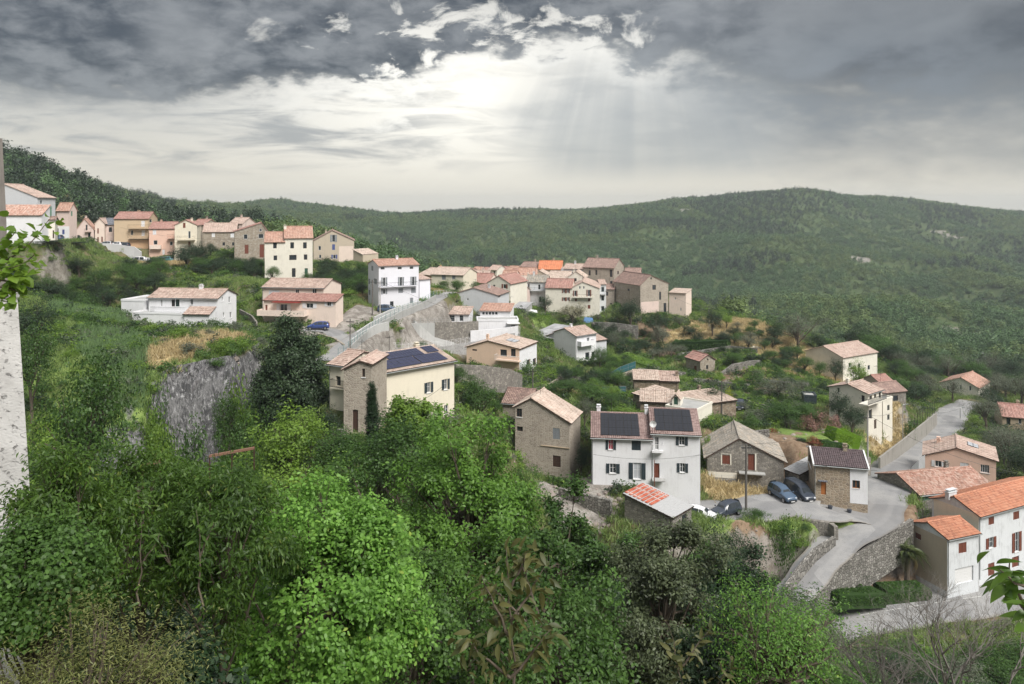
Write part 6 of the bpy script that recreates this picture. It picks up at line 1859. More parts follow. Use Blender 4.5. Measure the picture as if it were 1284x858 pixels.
# keep clear of the village and of bare rock
vill = ((DD < 285) & (PX > 500) & (PX < 900)) | ((DD < 262) & (PX > 60) & (PX < 470)) | ((DD < 236) & (PX > 900)) | ((DD < 240) & (PX < 70))
keepm &= ~vill
for px_, py_, d_, r_, kd in BL:
    if kd == ROCK and d_ > 300:
        c = at(px_, py_, d_); keepm &= np.hypot(XX - c.x, DD - c.y) > r_ * .8 * (.6 + den2)
PX, DD, XX = PX[keepm], DD[keepm], XX[keepm]
ZZ = tz(XX, DD)
hs = rs.uniform(3.2, 7.5, len(PX)) * (.75 + .6 * vn.fbm(XX / 50, DD / 50, 2)) * np.where(DD < 420, 1.0, 1.0)
ww_ = hs * rs.uniform(.8, 1.35, len(PX))
lefthill = (PX < 330) & (DD < 560)
isp = ((vn.fbm(XX / 120 + 9, DD / 120, 3) > .62) & (rs.random(len(PX)) < .5)) | (lefthill & (rs.random(len(PX)) < .55)) | ((DD > 1180) & (rs.random(len(PX)) < .10))
hs = np.where(isp, hs * 1.25, hs); ww_ = np.where(isp, ww_ * .85, ww_)


def emit(name, m, meshes, label, cat, seed):
    scatter_stuff(name, np.stack([XX[m], DD[m], ZZ[m] - .3], 1), np.stack([ww_[m], ww_[m], hs[m]], 1), rs.uniform(0, 6.28, int(m.sum())), meshes, label, cat, seed)


L_FAR2 = leafmat('lightened_spur_foliage', (.05, .085, .025), (.19, .26, .08), .15)  # lighter copy of the hillside green, so spurs read lit against the gullies
fm2 = [crown_mesh('hill_bush', 80 + i, L_FAR2, nC=12, nS=3, nL=9, leaf=.11, rC=.26, rS=.12, zc=.45, zr=.5)[0] for i in range(3)]
ridv = 1 - np.abs(2 * vn.fbm(XX / 190 + 3, DD / 300 + 8, 3) - 1)
light = (~isp) & (~lefthill) & (rs.random(len(PX)) < smooth01((ridv + (vn.fbm(XX / 40, DD / 55, 3) - .5) * .9 - .70) / .25) * .75)
emit('hillside_scrub', light, fm2, 'yellow-green scrub on the spurs of the far hills, lightened to show the folds', 'scrub', 3)
emit('hillside_forest', (~isp) & (~light), fm, 'low green forest covering the far hills', 'forest', 1)
emit('hillside_pines', isp, pm, 'darker taller pines dotted through the far forest', 'forest', 2)

# undergrowth on the slopes of the village
tuft = []
for sd in range(3):
    rng = np.random.default_rng(sd)
    n = 26
    c = rng.normal(size=(n, 3)) * np.array([.3, .3, .0]) + np.array([0, 0, .35])
    t_ = unit(rng.normal(size=(n, 3)) * .35 + np.array([0, 0, 1.0])); b = unit(np.cross(t_, rng.normal(size=(n, 3))))
    L = rng.uniform(.5, 1.1, n)[:, None]
    v = np.stack([c - t_ * L * .5 - b * .035, c - t_ * L * .5 + b * .035, c + t_ * L * .5 + b * .012 + b * .1, c + t_ * L * .5 - b * .01 + b * .1], 1).reshape(-1, 3)
    tuft.append((v, np.arange(n * 4).reshape(n, 4), np.repeat(rng.random(n), 4)))
L_DRY = leafmat('dry_grass_blades', (.24, .18, .09), (.55, .45, .25), .2)
L_GRASS = leafmat('green_grass_blades', (.07, .13, .03), (.25, .33, .10), .25)
dry_m = [np_mesh('dry_tuft', v, f, L_DRY, tone=t_) for v, f, t_ in tuft]
grn_m = [np_mesh('green_tuft', v, f, L_GRASS, tone=t_) for v, f, t_ in tuft]
reed_m = [np_mesh('reed_clump', v * np.array([1, 1, 1.5]), f, L_REED, tone=t_) for v, f, t_ in tuft]
weed = [crown_mesh('weed', 70 + i, m_, nC=7, nS=3, nL=7, leaf=.13, rC=.28, rS=.13, zc=.4, zr=.45)[0] for i, m_ in enumerate([L_GREEN, L_GREEN, L_DARK, L_OLIVE, L_LIME])]


def free_mask(x, y, m):
    ok = np.ones(len(x), bool)
    for loc, rz, W_, D_, z0 in PADS:
        c, s_ = math.cos(rz), math.sin(rz)
        lx = (x - loc.x) * c + (y - loc.y) * s_; ly = -(x - loc.x) * s_ + (y - loc.y) * c
        ok &= ~((lx > -m) & (lx < W_ + m) & (ly > -m) & (ly < D_ + m))
    for P_ in ROADW.values():
        for q in P_[::2]: ok &= np.hypot(x - q[0], y - q[1]) > q[3] / 2 + m
    return ok


def covsample(k, x, y):
    u = x * F / y + CX
    i = np.clip(np.searchsorted(_u, u), 0, len(_u) - 1); j = np.clip(np.searchsorted(_d, y), 0, len(_d) - 1)
    return cov[k][i, j]


px_, d_, x_ = region(52000, -40, 1330, 44, 232, 1.6)
ok = free_mask(x_, d_, .25)
lush_ = covsample(LUSH, x_, d_); dry_ = covsample(DRY, x_, d_); rock_ = covsample(ROCK, x_, d_); soil_ = covsample(SOIL, x_, d_)
nn = vn.fbm(x_ / 9, d_ / 9, 3)
lawn = (np.hypot(x_ - at(1050, 562, 115).x, d_ - 115) < 9)
g_ = ok & (rock_ < .4) & (soil_ < .5) & (dry_ < .45) & (nn > .26) & ~lawn
dm_ = ok & (rock_ < .4) & (((dry_ > .35)) | (nn < .26)) & ~lawn
for nm, m_, ms, lb, s0 in (('grass_tufts', g_, grn_m, 'green grass tufts and weeds over the village slopes', (.7, 1.3)), ('dry_grass', dm_, dry_m, 'straw coloured dry grass on the banks and knoll', (.7, 1.4))):
    n = int(m_.sum()); s_ = rs.uniform(*s0, n)
    scatter_stuff(nm, np.stack([x_[m_], d_[m_], tz(x_[m_], d_[m_]) - .05], 1), np.stack([s_ * 1.3, s_ * 1.3, s_ * .8], 1), rs.uniform(0, 6.28, n), ms, lb, 'grass', 3)
px_, d_, x_ = region(15000, -60, 1330, 40, 236, 1.5)
nn = vn.fbm(x_ / 12 + 40, d_ / 12, 3)
lawn = (np.hypot(x_ - at(1050, 562, 115).x, d_ - 115) < 9)
m_ = free_mask(x_, d_, .9) & (covsample(ROCK, x_, d_) < .4) & (covsample(DRY, x_, d_) < .3) & (nn > .38) & ~lawn
n = int(m_.sum()); s_ = rs.uniform(.7, 2.2, n)
scatter_stuff('undergrowth', np.stack([x_[m_], d_[m_], tz(x_[m_], d_[m_]) - .2], 1), np.stack([s_ * 1.3, s_ * 1.3, s_], 1), rs.uniform(0, 6.28, n), weed, 'tangled bushes and brambles over the slopes', 'undergrowth', 5)
# reed bed left of the long white house and above the cliff
pr, dr, xr = region(520, 100, 180, 92, 120, 2)
m_ = vn.fbm(xr / 6, dr / 6, 2) > .38
pr2, dr2, xr2 = region(420, 62, 155, 126, 140, 2)
xr = np.concatenate([xr[m_], xr2]); dr = np.concatenate([dr[m_], dr2])
ok = free_mask(xr, dr, .5); xr, dr = xr[ok], dr[ok]
s_ = rs.uniform(.8, 1.5, len(xr))
scatter_stuff('reed_bed', np.stack([xr, dr, tz(xr, dr)], 1), np.stack([s_, s_, s_ * .9], 1), rs.uniform(0, 6.28, len(xr)), reed_m, 'pale green giant reeds left of the long white house', 'reeds', 6)

# ------------------------------------------------------------------ air
hb = MB(); hb.box((-4800, -60, -320), (4800, 3100, 50))
hm, t = new_mat('haze_air')
o_ = t.n('ShaderNodeOutputMaterial')
pv = t.n('ShaderNodeVolumePrincipled')
pv.inputs['Color'].default_value = (.84, .93, 1.0, 1)
pv.inputs['Density'].default_value = .00019
pv.inputs['Anisotropy'].default_value = .2
t.t.links.new(pv.outputs[0], o_.inputs['Volume'])
tag(hb.build('haze', hm), 'thin pale haze between the viewer and the hills', 'haze', kind='stuff')
# ------------------------------------------------------------------ near trees, each with its own crown
def leaf_hex(c, nrm, L, asp, rng, tang, shape):
    n = len(c)
    r = rng.normal(size=(n, 3))
    if tang is not None: r = unit(r) * .7 + tang
    t_ = unit(np.cross(nrm, np.cross(r, nrm))); b = np.cross(nrm, t_)
    L = (L * rng.uniform(.65, 1.3, n))[:, None]; Wd = L * asp
    prof = {'round': ((-.5, 0), (-.22, .42), (.22, .5), (.5, 0), (.22, -.5), (-.22, -.42)), 'long': ((-.5, 0), (-.2, .5), (.1, .42), (.5, 0), (.1, -.42), (-.2, -.5))}[shape]
    v = np.stack([c + t_ * L * p + b * Wd * q + nrm * (abs(q) * .35 * Wd - (p + .5) ** 2 * L * .18) for p, q in prof], 1)
    return v.reshape(-1, 3), np.arange(n * 6).reshape(n, 6)


def near_tree(name, label, px, top, bot, d, wpx, mat, seed, leaf=.1, nC=60, nS=12, nL=40, rC=.13, rS=.05, asp=.6, shape='round', droop=0.0, up=.5, bark=BARK, cat='tree', depth=None, inner=.45, trunk=True, taper=0.0):
    rng = np.random.default_rng(seed)
    x, y = (px - CX) * d / F, d
    g = float(tz(x, y))
    zt, zb = (HY - top) * d / F, (HY - bot) * d / F
    w_ = wpx * d / F
    g = min(g, zb - .3)
    hz_ = (zt - zb) / 2
    rx, ry = w_ / 2, (depth or w_) / 2
    dd = unit(rng.normal(size=(nC * 2, 3))); dd = dd[dd[:, 2] > -.8][:nC]; nC = len(dd)
    cc = dd * rng.uniform(inner, .86, nC)[:, None]
    cc[:, :2] *= (1 - taper * (cc[:, 2:3] * .5 + .5))
    S = np.array([rx, ry, hz_])
    cc = cc * S
    # uneven outline: a few clumps pushed out
    cc *= (1 + .14 * rng.normal(size=(nC, 1)))
    R = rC * w_ * rng.uniform(.7, 1.4, nC)
    dirs = unit(rng.normal(size=(nC, nS, 3)))
    sc = cc[:, None] + dirs * R[:, None, None] * rng.uniform(.45, 1.0, (nC, nS, 1)) * np.array([1, 1, .8])
    P = sc[:, :, None] + rng.normal(size=(nC, nS, nL, 3)) * (rS * w_)
    out = unit(P - cc[:, None, None] * .5)
    axis = unit(P - sc[:, :, None])
    nr = unit(out * .6 + np.array([0, 0, up]) + rng.normal(size=P.shape) * .5)
    tang = (axis * .8 + np.array([0, 0, -droop])).reshape(-1, 3)
    tone = (np.repeat(rng.random(nC * nS), nL) * .5 + rng.random(nC * nS * nL) * .5)
    v, f = leaf_hex(P.reshape(-1, 3), nr.reshape(-1, 3), leaf, asp, rng, tang, shape)
    zc = (zt + zb) / 2 - g
    me = np_mesh(name + '_crown', v + np.array([0, 0, zc]), f, mat, tone=np.repeat(tone, 6))
    o = empty(name, (x, y, g), 0, label, cat)
    link('crown', me, o)
    mb = MB(); rnd = random.Random(seed)
    r0 = max(.06, w_ * .028)
    base = Vector((rnd.uniform(-.3, .3), rnd.uniform(-.3, .3), -.5)); topp = Vector((0, 0, zc + hz_ * .1))
    mid = base.lerp(topp, .5) + Vector((rnd.uniform(-.2, .2), rnd.uniform(-.2, .2), 0))
    mb.tube([base, mid, topp], [r0 * 1.4, r0, r0 * .6], 9)
    for i in range(nC):
        e_ = Vector(cc[i]) + Vector((0, 0, zc)); s_ = mid.lerp(topp, rnd.uniform(.2, 1))
        m_ = s_.lerp(e_, .5) + Vector((rnd.uniform(-1, 1), rnd.uniform(-1, 1), rnd.uniform(-.4, .6))) * w_ * .05
        mb.tube([s_, m_, e_], [r0 * .38, r0 * .25, r0 * .08], 5)
        for j in range(min(nS, 4)):
            mb.tube([m_.lerp(e_, .6), Vector(sc[i, j]) + Vector((0, 0, zc))], [r0 * .12, r0 * .03], 3)
    link('trunk', mb.build('trunk', bark, link_it=False, smooth=True), o)
    return o


near_tree('chestnut_tree', 'tree with long drooping leaves at the left edge beside the white church wall', 62, 560, 800, 12, 190, L_LONG, 1, .095, nC=34, nS=15, nL=34, rC=.10, inner=.6, asp=.30, shape='long', droop=.9, rS=.05)
near_tree('chestnut_tree', 'tallest of the long-leaved trees, second from the left edge', 180, 548, 790, 14, 200, L_LONG, 2, .10, nC=38, nS=15, nL=34, rC=.10, inner=.6, asp=.30, shape='long', droop=.9, rS=.05)
near_tree('chestnut_tree', 'long-leaved tree with yellowish tips left of the light green oak', 285, 572, 800, 13, 180, L_LONG, 3, .095, nC=34, nS=15, nL=34, rC=.10, inner=.6, asp=.30, shape='long', droop=.9, rS=.05)
near_tree('oak_tree', 'light green young oak large in the foreground left of centre', 412, 600, 930, 15, 300, L_OAK, 4, .085, nC=80, nS=18, nL=38, asp=.55, rS=.024, rC=.09, inner=.5)
near_tree('ash_tree', 'big fresh green ash filling the centre foreground', 588, 500, 800, 40, 235, L_ASH, 5, .18, nC=74, nS=18, nL=38, asp=.5, rS=.026, rC=.09, inner=.5)
near_tree('broadleaf_tree', 'darker green tree right of the central ash, in front of the brown house yard', 700, 606, 820, 37, 150, L_GREEN, 6, .17, nC=34, nS=14, nL=40, asp=.5, rS=.03, rC=.10, inner=.6)
near_tree('broadleaf_tree', 'darker green tree left of the big central ash, below the cypress', 462, 560, 760, 44, 170, L_GREEN, 7, .18, nC=34, nS=14, nL=40, asp=.5, rS=.03, rC=.10, inner=.6)
near_tree('holm_oak', 'silvery olive-green oak standing dark right of centre foreground', 832, 636, 930, 34, 185, L_HOLM, 8, .15, nC=72, nS=17, nL=40, asp=.42, rS=.026, rC=.09, inner=.5)
near_tree('acacia_tree', 'airy light tree with thin branches over the lower road', 990, 724, 900, 22, 235, L_OAK, 9, .085, nC=44, nS=11, nL=22, asp=.42, rS=.042, rC=.12, inner=.35)
near_tree('maple_tree', 'dark green leafy tree at the lower left edge above the grass mound', 40, 655, 790, 9.5, 200, L_GREEN, 10, .055, nC=44, nS=14, nL=40, asp=.6, rS=.045)
near_tree('cherry_tree', 'dark green tree at the bottom edge between light oak and holm oak', 690, 700, 960, 26, 260, L_GREEN, 11, .15, nC=40, nS=14, nL=34, rC=.10, inner=.6, asp=.5, rS=.04)
near_tree('cherry_tree', 'shaded tree low in the gap left of the light green oak', 262, 690, 960, 19, 190, L_DARK, 12, .12, nC=50, nS=10, nL=22, asp=.5, rS=.045)
near_tree('cherry_tree', 'shaded tree behind the long-leaved trees in the lower left', 130, 640, 880, 20, 230, L_DARK, 13, .13, nC=55, nS=10, nL=22, asp=.5, rS=.045)
near_tree('oak_tree', 'green oak between the light foreground oak and the central ash', 520, 690, 930, 26, 190, L_GREEN, 14, .13, nC=34, nS=13, nL=30, rC=.10, inner=.6, asp=.6, rS=.04)
near_tree('bay_tree', 'dense dark green tree between the silvery oak and the ramp', 922, 678, 860, 45, 110, L_DARK, 31, .17, nC=40, nS=14, nL=34, rC=.10, inner=.5)
near_tree('bay_tree', 'mid green tree right of the tin roofed shed, below the white car', 880, 668, 800, 58, 70, L_GREEN, 32, .2, nC=34, nS=12, nL=26, rC=.10, inner=.5)
near_tree('cherry_tree', 'dark tree at the foot of the silvery oak near the bottom edge', 905, 760, 930, 24, 150, L_DARK, 15, .13, nC=45, nS=10, nL=22, asp=.5, rS=.045)
near_tree('evergreen_tree', 'great dark conical evergreen between the cliff and the stone tower house', 368, 388, 572, 84, 128, L_CONIF, 21, .28, nC=110, taper=.62, nS=16, nL=44, rC=.10, rS=.03, asp=.4, inner=.5, depth=8)
near_tree('cypress', 'slim dark cypress right against the stone tower house', 467, 468, 590, 68, 17, L_DARK, 41, .16, nC=170, nS=9, nL=16, rC=.22, rS=.10, taper=.45, asp=.35, inner=.3, up=1.4)
near_tree('maple_tree', 'bright lime green tree in front of the cream solar house', 514, 484, 580, 69, 68, L_LIME, 42, .24, nC=40, nS=13, nL=26, rC=.11, rS=.035, asp=.6, inner=.5)
near_tree('grassy_shrub', 'yellowish feathery shrub mound in the bottom left corner', 85, 762, 1150, 8.5, 330, leafmat('feathery_grass_leaves', (.045, .07, .015), (.25, .26, .09), .3), 16, .05, nC=80, nS=12, nL=40, asp=.22, shape='long', up=1.0, rS=.045, cat='shrub', inner=.5)
near_tree('leafy_shrub', 'dark leafy shrub at the bottom edge beside the feathery mound', 230, 800, 980, 10, 160, L_DARK, 17, .09, nC=40, nS=9, nL=20, asp=.6, rS=.05, cat='shrub')


# ---- sprigs so near that single leaves show: every leaf an object
def leaf_mesh(name, L, Wd, mat, lobed=False, tone=.5):
    n = 9
    pts = []
    for i in range(n):
        t_ = i / (n - 1)
        wv = math.sin(PI * t_ ** .8) * Wd / 2
        if lobed: wv *= .75 + .35 * abs(math.sin(t_ * PI * 3))
        pts.append((t_ * L, wv, -L * .25 * t_ * t_))
    v, f = [], []
    for i, (x, wv, z) in enumerate(pts):
        v += [(x, wv, z + wv * .25), (x, 0, z), (x, -wv, z + wv * .25)]
        if i:
            a = (i - 1) * 3
            f += [(a, a + 1, a + 4, a + 3), (a + 1, a + 2, a + 5, a + 4)]
    return np_mesh(name, v, f, mat, tone=[tone] * len(v), smooth=True)


def sprig(name, label, lines, n, L, Wd, mat, seed, lobed=False, droop=.5, cat='branch', spread=.05, bark=BARK, r=.012):
    rnd = random.Random(seed)
    P = []
    for ln in lines:
        q = [at(*p) for p in ln]; fine = []
        for a_, b_ in zip(q[:-1], q[1:]):
            for k_ in range(3): fine.append(a_.lerp(b_, k_ / 3) + Vector([rnd.gauss(0, (b_ - a_).length * .03) for _ in range(3)]) * (k_ > 0))
        P.append(fine + [q[-1]])
    o = empty(name, P[0][0], 0, label, cat)
    org = P[0][0]
    for ln in P:
        mb = MB(); mb.tube([p - org for p in ln], [r * (1 - .8 * i / (len(ln) - 1)) for i in range(len(ln))], 6)
        mb.build('twig', bark, o)
    mes = [leaf_mesh('leaf', L, Wd, mat, lobed, t_) for t_ in (.1, .3, .5, .7, .85)]
    for i in range(n):
        ln = P[i % len(P)]
        u = rnd.random() ** .8 * (len(ln) - 1); k = min(int(u), len(ln) - 2)
        p = ln[k].lerp(ln[k + 1], u - k) + Vector([rnd.gauss(0, spread) for _ in range(3)])
        d_ = (ln[k + 1] - ln[k]).normalized() * .5 + Vector((rnd.uniform(-1, 1), rnd.uniform(-1, 1), rnd.uniform(-.6, .6) - droop))
        q = d_.to_track_quat('X', 'Z')
        lf = link('leaf', mes[rnd.randrange(5)], o, p - org)
        e_ = q.to_euler(); e_.rotate_axis('X', rnd.uniform(-.9, .9)); lf.rotation_euler = e_
        s_ = rnd.uniform(.6, 1.2); lf.scale = (s_, s_, s_)


LS = leafmat('bright_maple_leaves', (.05, .11, .012), (.17, .27, .03), .4)  # bright yellow-green is the leaves' own colour
sprig('maple_branch', 'leafy maple branch reaching in at the left edge before the church wall',
      [[(-30, 345, 6), (10, 325, 6), (35, 308, 6), (62, 275, 6.1)], [(-30, 330, 6), (0, 310, 5.9), (20, 290, 5.8)], [(-30, 352, 6.2), (5, 345, 6.1), (45, 318, 6)], [(-30, 350, 5.8), (5, 352, 5.8), (32, 358, 5.8)], [(-30, 352, 5.7), (8, 338, 5.7), (30, 330, 5.7)], [(-20, 358, 5.7), (12, 362, 5.7), (22, 366, 5.7)]],
      280, .075, .07, LS, 1, True, .2, spread=.055)
LB = leafmat('glossy_cherry_leaves', (.03, .075, .012), (.11, .19, .03), .4, .35, yellow=(.3, .22, .03))
sprig('cherry_branch', 'close cherry branch with long leaves at the right edge',
      [[(1300, 800, 3.4), (1280, 750, 3.4), (1266, 705, 3.4)], [(1310, 760, 3.3), (1285, 735, 3.3), (1250, 712, 3.3)], [(1310, 700, 3.4), (1290, 715, 3.4), (1262, 730, 3.4)], [(1310, 820, 3.2), (1290, 775, 3.2), (1276, 752, 3.2)]],
      46, .125, .045, LB, 2, False, .35, spread=.03)
sprig('bronze_sapling', 'bronze-leaved sapling rising at the bottom centre', [[(640, 900, 9), (641, 800, 9), (638, 730, 9), (634, 678, 9)], [(641, 800, 9), (620, 760, 8.9), (604, 722, 8.9)], [(640, 780, 9), (665, 745, 9.1), (682, 712, 9.1)], [(640, 850, 9), (670, 815, 9), (690, 790, 9)], [(640, 850, 9), (600, 820, 8.9), (585, 800, 8.9)], [(640, 740, 9), (655, 710, 9), (662, 690, 9)]],
      250, .19, .065, L_BROWN, 3, False, .55, spread=.09, r=.02)
sprig('bronze_sapling', 'smaller bronze-leaved sapling at the bottom right of centre', [[(860, 900, 11), (850, 840, 11), (838, 785, 11)], [(850, 840, 11), (872, 812, 11), (890, 790, 11)], [(880, 900, 11), (905, 850, 11), (918, 822, 11)]],
      90, .17, .055, L_BROWN, 4, False, .4, spread=.08, r=.016)
sprig('lime_sapling', 'pale-tipped sapling standing above the dark gap in the lower left', [[(175, 760, 10), (176, 700, 10), (178, 655, 10)], [(176, 710, 10), (190, 690, 10), (200, 668, 10)], [(255, 760, 10), (250, 690, 10), (246, 640, 10)], [(250, 700, 10), (262, 672, 10), (268, 655, 10)]],
      110, .15, .04, L_LONG, 5, False, .5, spread=.06, r=.014)


# ---- bare twiggy tree at the lower right
def twig_tree(name, label, px, py, d, h, seed, mat, depth=5, spread=.6):
    rnd = random.Random(seed); mb = MB()
    base = at(px, py, d)

    def grow(p, v, L, r, k):
        e_ = p + v * L; m_ = p.lerp(e_, .5) + Vector([rnd.gauss(0, L * .06) for _ in range(3)])
        mb.tube([p - base, m_ - base, e_ - base], [r, r * .8, r * .6], 4 if k > 2 else 3)
        if k == 0: return
        for _ in range(3 if k > 1 else 3):
            nv = (v + Vector((rnd.uniform(-1, 1), rnd.uniform(-1, 1), rnd.uniform(-.5, .6))) * spread).normalized()
            grow(m_.lerp(e_, rnd.uniform(.2, 1)), nv, L * rnd.uniform(.6, .85), r * .55, k - 1)
    for i in range(7):
        grow(base + Vector((rnd.uniform(-.6, .6), rnd.uniform(-.4, .4), 0)), Vector((rnd.uniform(-.7, .7), rnd.uniform(-.3, .3), 1)).normalized(), h * .34, .022, depth)
    tag(mb.build(name, mat, None, base), label, 'bare tree')


twig_tree('bare_tree', 'leafless grey twiggy tree in the lower right corner', 1215, 880, 12, 2.1, 3, plain('grey_twig_bark', (.17, .155, .14), .9), spread=.75)
twig_tree('bare_shrub', 'leafless brownish twiggy shrub left of the grey bare tree', 1125, 885, 13, 1.6, 8, plain('grey_twig_bark', (.17, .155, .14), .9), depth=5, spread=.8)

# ---- palm beside the ramp wall
pl = empty('palm_tree', gp(1137, 0, 89.3), 0, 'shaggy palm tree between the ramp wall and the garage house', 'palm')
hp = (HY - 668) * 89.3 / F - pl.location.z
mb = MB(); mb.tube([(0, 0, -.3), (.05, 0, hp * .5), (0, 0, hp * .62)], [.32, .28, .34], 9); mb.build('trunk', BARK, pl)
PF = leafmat('palm_fronds', (.03, .055, .02), (.13, .16, .05), .2); PFD = leafmat('dead_palm_fronds', (.14, .10, .04), (.30, .22, .10), .2)
fr_me = []
for dead in (0, 1):
    v, f = [], []
    for i in range(22):
        t_ = i / 21; x = t_ * 2.1; z = .75 * math.sin(t_ * 2.2) - t_ * t_ * 1.3
        for s_ in (-1, 1):
            b = len(v); ln = .55 * math.sin(PI * (.12 + .85 * t_))
            v += [(x, 0, z), (x + .05, 0, z), (x + .22, s_ * ln, z - .25 * ln - .12), (x + .18, s_ * ln * .6, z - .05)]
            f.append((b, b + 1, b + 2, b + 3))
    fr_me.append(np_mesh('frond', v, f, PFD if dead else PF, tone=np.random.default_rng(dead).random(len(v))))
rnd = random.Random(4)
for i in range(44):
    dead = i % 7 == 0
    fo = link('frond', fr_me[int(dead)], pl, (0, 0, hp * .62))
    fo.rotation_euler = (0, rnd.uniform(.7, 1.15) if dead else rnd.uniform(-1.15, .45), i * 2.4)
    s_ = rnd.uniform(.8, 1.15); fo.scale = (s_, s_, s_)


# ------------------------------------------------------------------ walls
def wall_line(name, label, pts, h, th, mat, cat='wall', base=1.2, cap=None):
    """pts: (px, py of the wall top, d)"""
    P = [at(*p) for p in pts]; org = P[0]
    mb = MB(); acc = 0
    for a, b in zip(P[:-1], P[1:]):
        d_ = Vector((b.x - a.x, b.y - a.y, 0)).normalized(); n = Vector((-d_.y, d_.x, 0)) * th
        a_, b_ = a - org, b - org
        dn = Vector((0, 0, -h - base))
        q = [a_, b_, b_ + n, a_ + n]
        L = (b - a).length
        for i, (A, B) in enumerate(((q[0], q[1]), (q[1], q[2]), (q[2], q[3]), (q[3], q[0]))):
            l2 = (B - A).length
            mb.face([A + dn, B + dn, B, A], [(acc, A.z - h), (acc + l2, B.z - h), (acc + l2, B.z), (acc, A.z)])
        mb.face(q, [(acc, 0), (acc + L, 0), (acc + L, th), (acc, th)])
        acc += L
    o = mb.build('wall', mat, None, org)
    e_ = empty(name, org, 0, label, cat); o.parent = e_; o.location = (0, 0, 0)
    if cap:
        cm = MB()
        for a, b in zip(P[:-1], P[1:]):
            d_ = Vector((b.x - a.x, b.y - a.y, 0)).normalized(); n = Vector((-d_.y, d_.x, 0))
            a_, b_ = a - org + Vector((0, 0, .004)), b - org + Vector((0, 0, .004))
            cm.obox(a_ - n * .05, b_ - a_, n * (th + .1), (0, 0, .09))
        cm.build('coping', cap, e_)
    return e_


WL = wall_line
WL('retaining_wall', 'stone wall along the right side of the ramp down to the palm', [(1141, 650, 91), (1120, 663, 89.3), (1090, 682, 86.8), (1060, 703, 84), (1030, 724, 81.3), (1008, 744, 79)], 3.2, .45, DRYSTONE)
WL('retaining_wall', 'rough stone wall holding up the square above the ramp', [(978, 650, 89.6), (1000, 652, 89), (1020, 653, 88.6), (1040, 656, 88), (1046, 661, 87)], 3.4, .5, STONEG)
WL('retaining_wall', 'low stone wall down the left side of the ramp', [(1044, 672, 86.4), (1019, 688, 84.0), (1000, 710, 81.4), (983, 734, 78.8)], .6, .4, DRYSTONE, base=.8)
WL('road_wall', 'grey wall along the near side of the lower road', [(1300, 766, 84.6), (1230, 772, 83.8), (1160, 781, 82.2), (1100, 790, 80.4), (1030, 803, 78), (960, 820, 75)], 2.5, .4, STONEG)
WL('roadside_wall', 'long pale wall beside the upper road', [(1104, 574, 116), (1117, 564, 121), (1134, 551, 129), (1151, 537, 137), (1165, 526, 144), (1175, 518, 151)], 1.6, .3, plaster('grey_roadside_render', (.30, .285, .26), stain=(.08, .08, .07), amt=.9, scale=1.5))
WL('garden_wall', 'grey garden wall under the lawn behind the mauve roof', [(1060, 574, 108), (1075, 574, 108), (1092, 574, 109)], 1.4, .4, STONEG)
WL('garden_wall', 'stone garden wall curving below the peach villa to the right', [(683, 462, 150), (700, 466, 146), (703, 470, 140), (690, 480, 134), (668, 488, 130), (640, 486, 130)], 3.0, .4, STONEL)
WL('garden_wall', 'grey stone terrace wall right of the cream solar house', [(572, 457, 104), (590, 458, 106), (610, 459, 108), (640, 463, 112), (655, 470, 118)], 2.4, .4, STONEG)
WL('retaining_wall', 'streaked concrete retaining wall under the white terraces', [(484, 406, 144), (500, 405.5, 147), (545, 405, 152)], 4.6, .4, CONC)
WL('retaining_wall', 'stone retaining wall under the garden house', [(545, 404.5, 152.2), (575, 404, 156), (600, 403, 159)], 3.4, .4, STONEG)
WL('retaining_wall', 'long low stone wall curving under the white railings', [(488, 437, 138), (520, 438, 141.5), (560, 434, 148), (600, 428, 155), (630, 421, 157), (652, 416, 159)], 2.6, .4, stonemat('pale_grey_wall_stone', (.34, .335, .33), (.46, .455, .45), (.26, .255, .25), (.44, .435, .43), (.36, .22), .03))
WL('lane_wall', 'pale parapet wall following the lane up to the white house', [(424, 446, 113), (437, 437, 118), (455, 420, 127), (478, 404, 138), (505, 390, 148), (530, 380, 156), (547, 370, 165)], 2.4, .3, CONC)
WL('retaining_wall', 'plain grey wall holding up the street above the car park', [(94, 307, 214), (110, 305.5, 216), (140, 306, 218), (168, 309.5, 219), (177, 316, 219)], 3.6, .4, plaster('pale_grey_wall_render', (.50, .50, .50), amt=.3))
WL('retaining_wall', 'white wall below the tall white house beside the lane', [(440, 392, 158), (458, 389, 158), (474, 388.5, 157)], 1.6, .3, IVORY)
WL('garden_wall', 'dry stone terrace wall right of the stone hut', [(905, 468, 160), (920, 457, 162), (940, 453, 164), (953, 452, 165)], 2.8, .5, DRYSTONE)
WL('garden_wall', 'stone terrace wall among the trees under the village core', [(742, 404, 194), (770, 405, 193), (800, 409, 191)], 2.6, .5, DRYSTONE)
WL('garden_wall', 'pale stone garden wall corner left of the shed group', [(765, 478, 140), (778, 470, 143), (797, 463, 147)], 2.4, .3, STONEL)
WL('garden_wall', 'grey wall of the peach house forecourt', [(300, 388, 150), (315, 396, 145), (321, 404, 141)], 2.0, .3, STONEG)
WL('retaining_wall', 'rubble wall in the yard left of the white solar house', [(700, 612, 92), (716, 616, 90.6), (740, 622, 88.6), (765, 628, 87)], 3.0, .5, DRYSTONE)
WL('steps_wall', 'white stair wall left of the salmon house', [(1143, 586, 116), (1152, 577, 115), (1160, 571, 114.6)], 2.4, .3, WHITE)
WL('terrace_wall', 'short white wall on the terrace right of the dry stone wall', [(940, 437, 176), (947, 434, 178), (955, 436, 178)], 1.8, .3, IVORY)
WL('entry_wall', 'low stone wall by the entrance of the long stone house', [(1100, 636, 96), (1112, 644, 94), (1121, 648, 92.4)], 1.2, .35, STONEG)
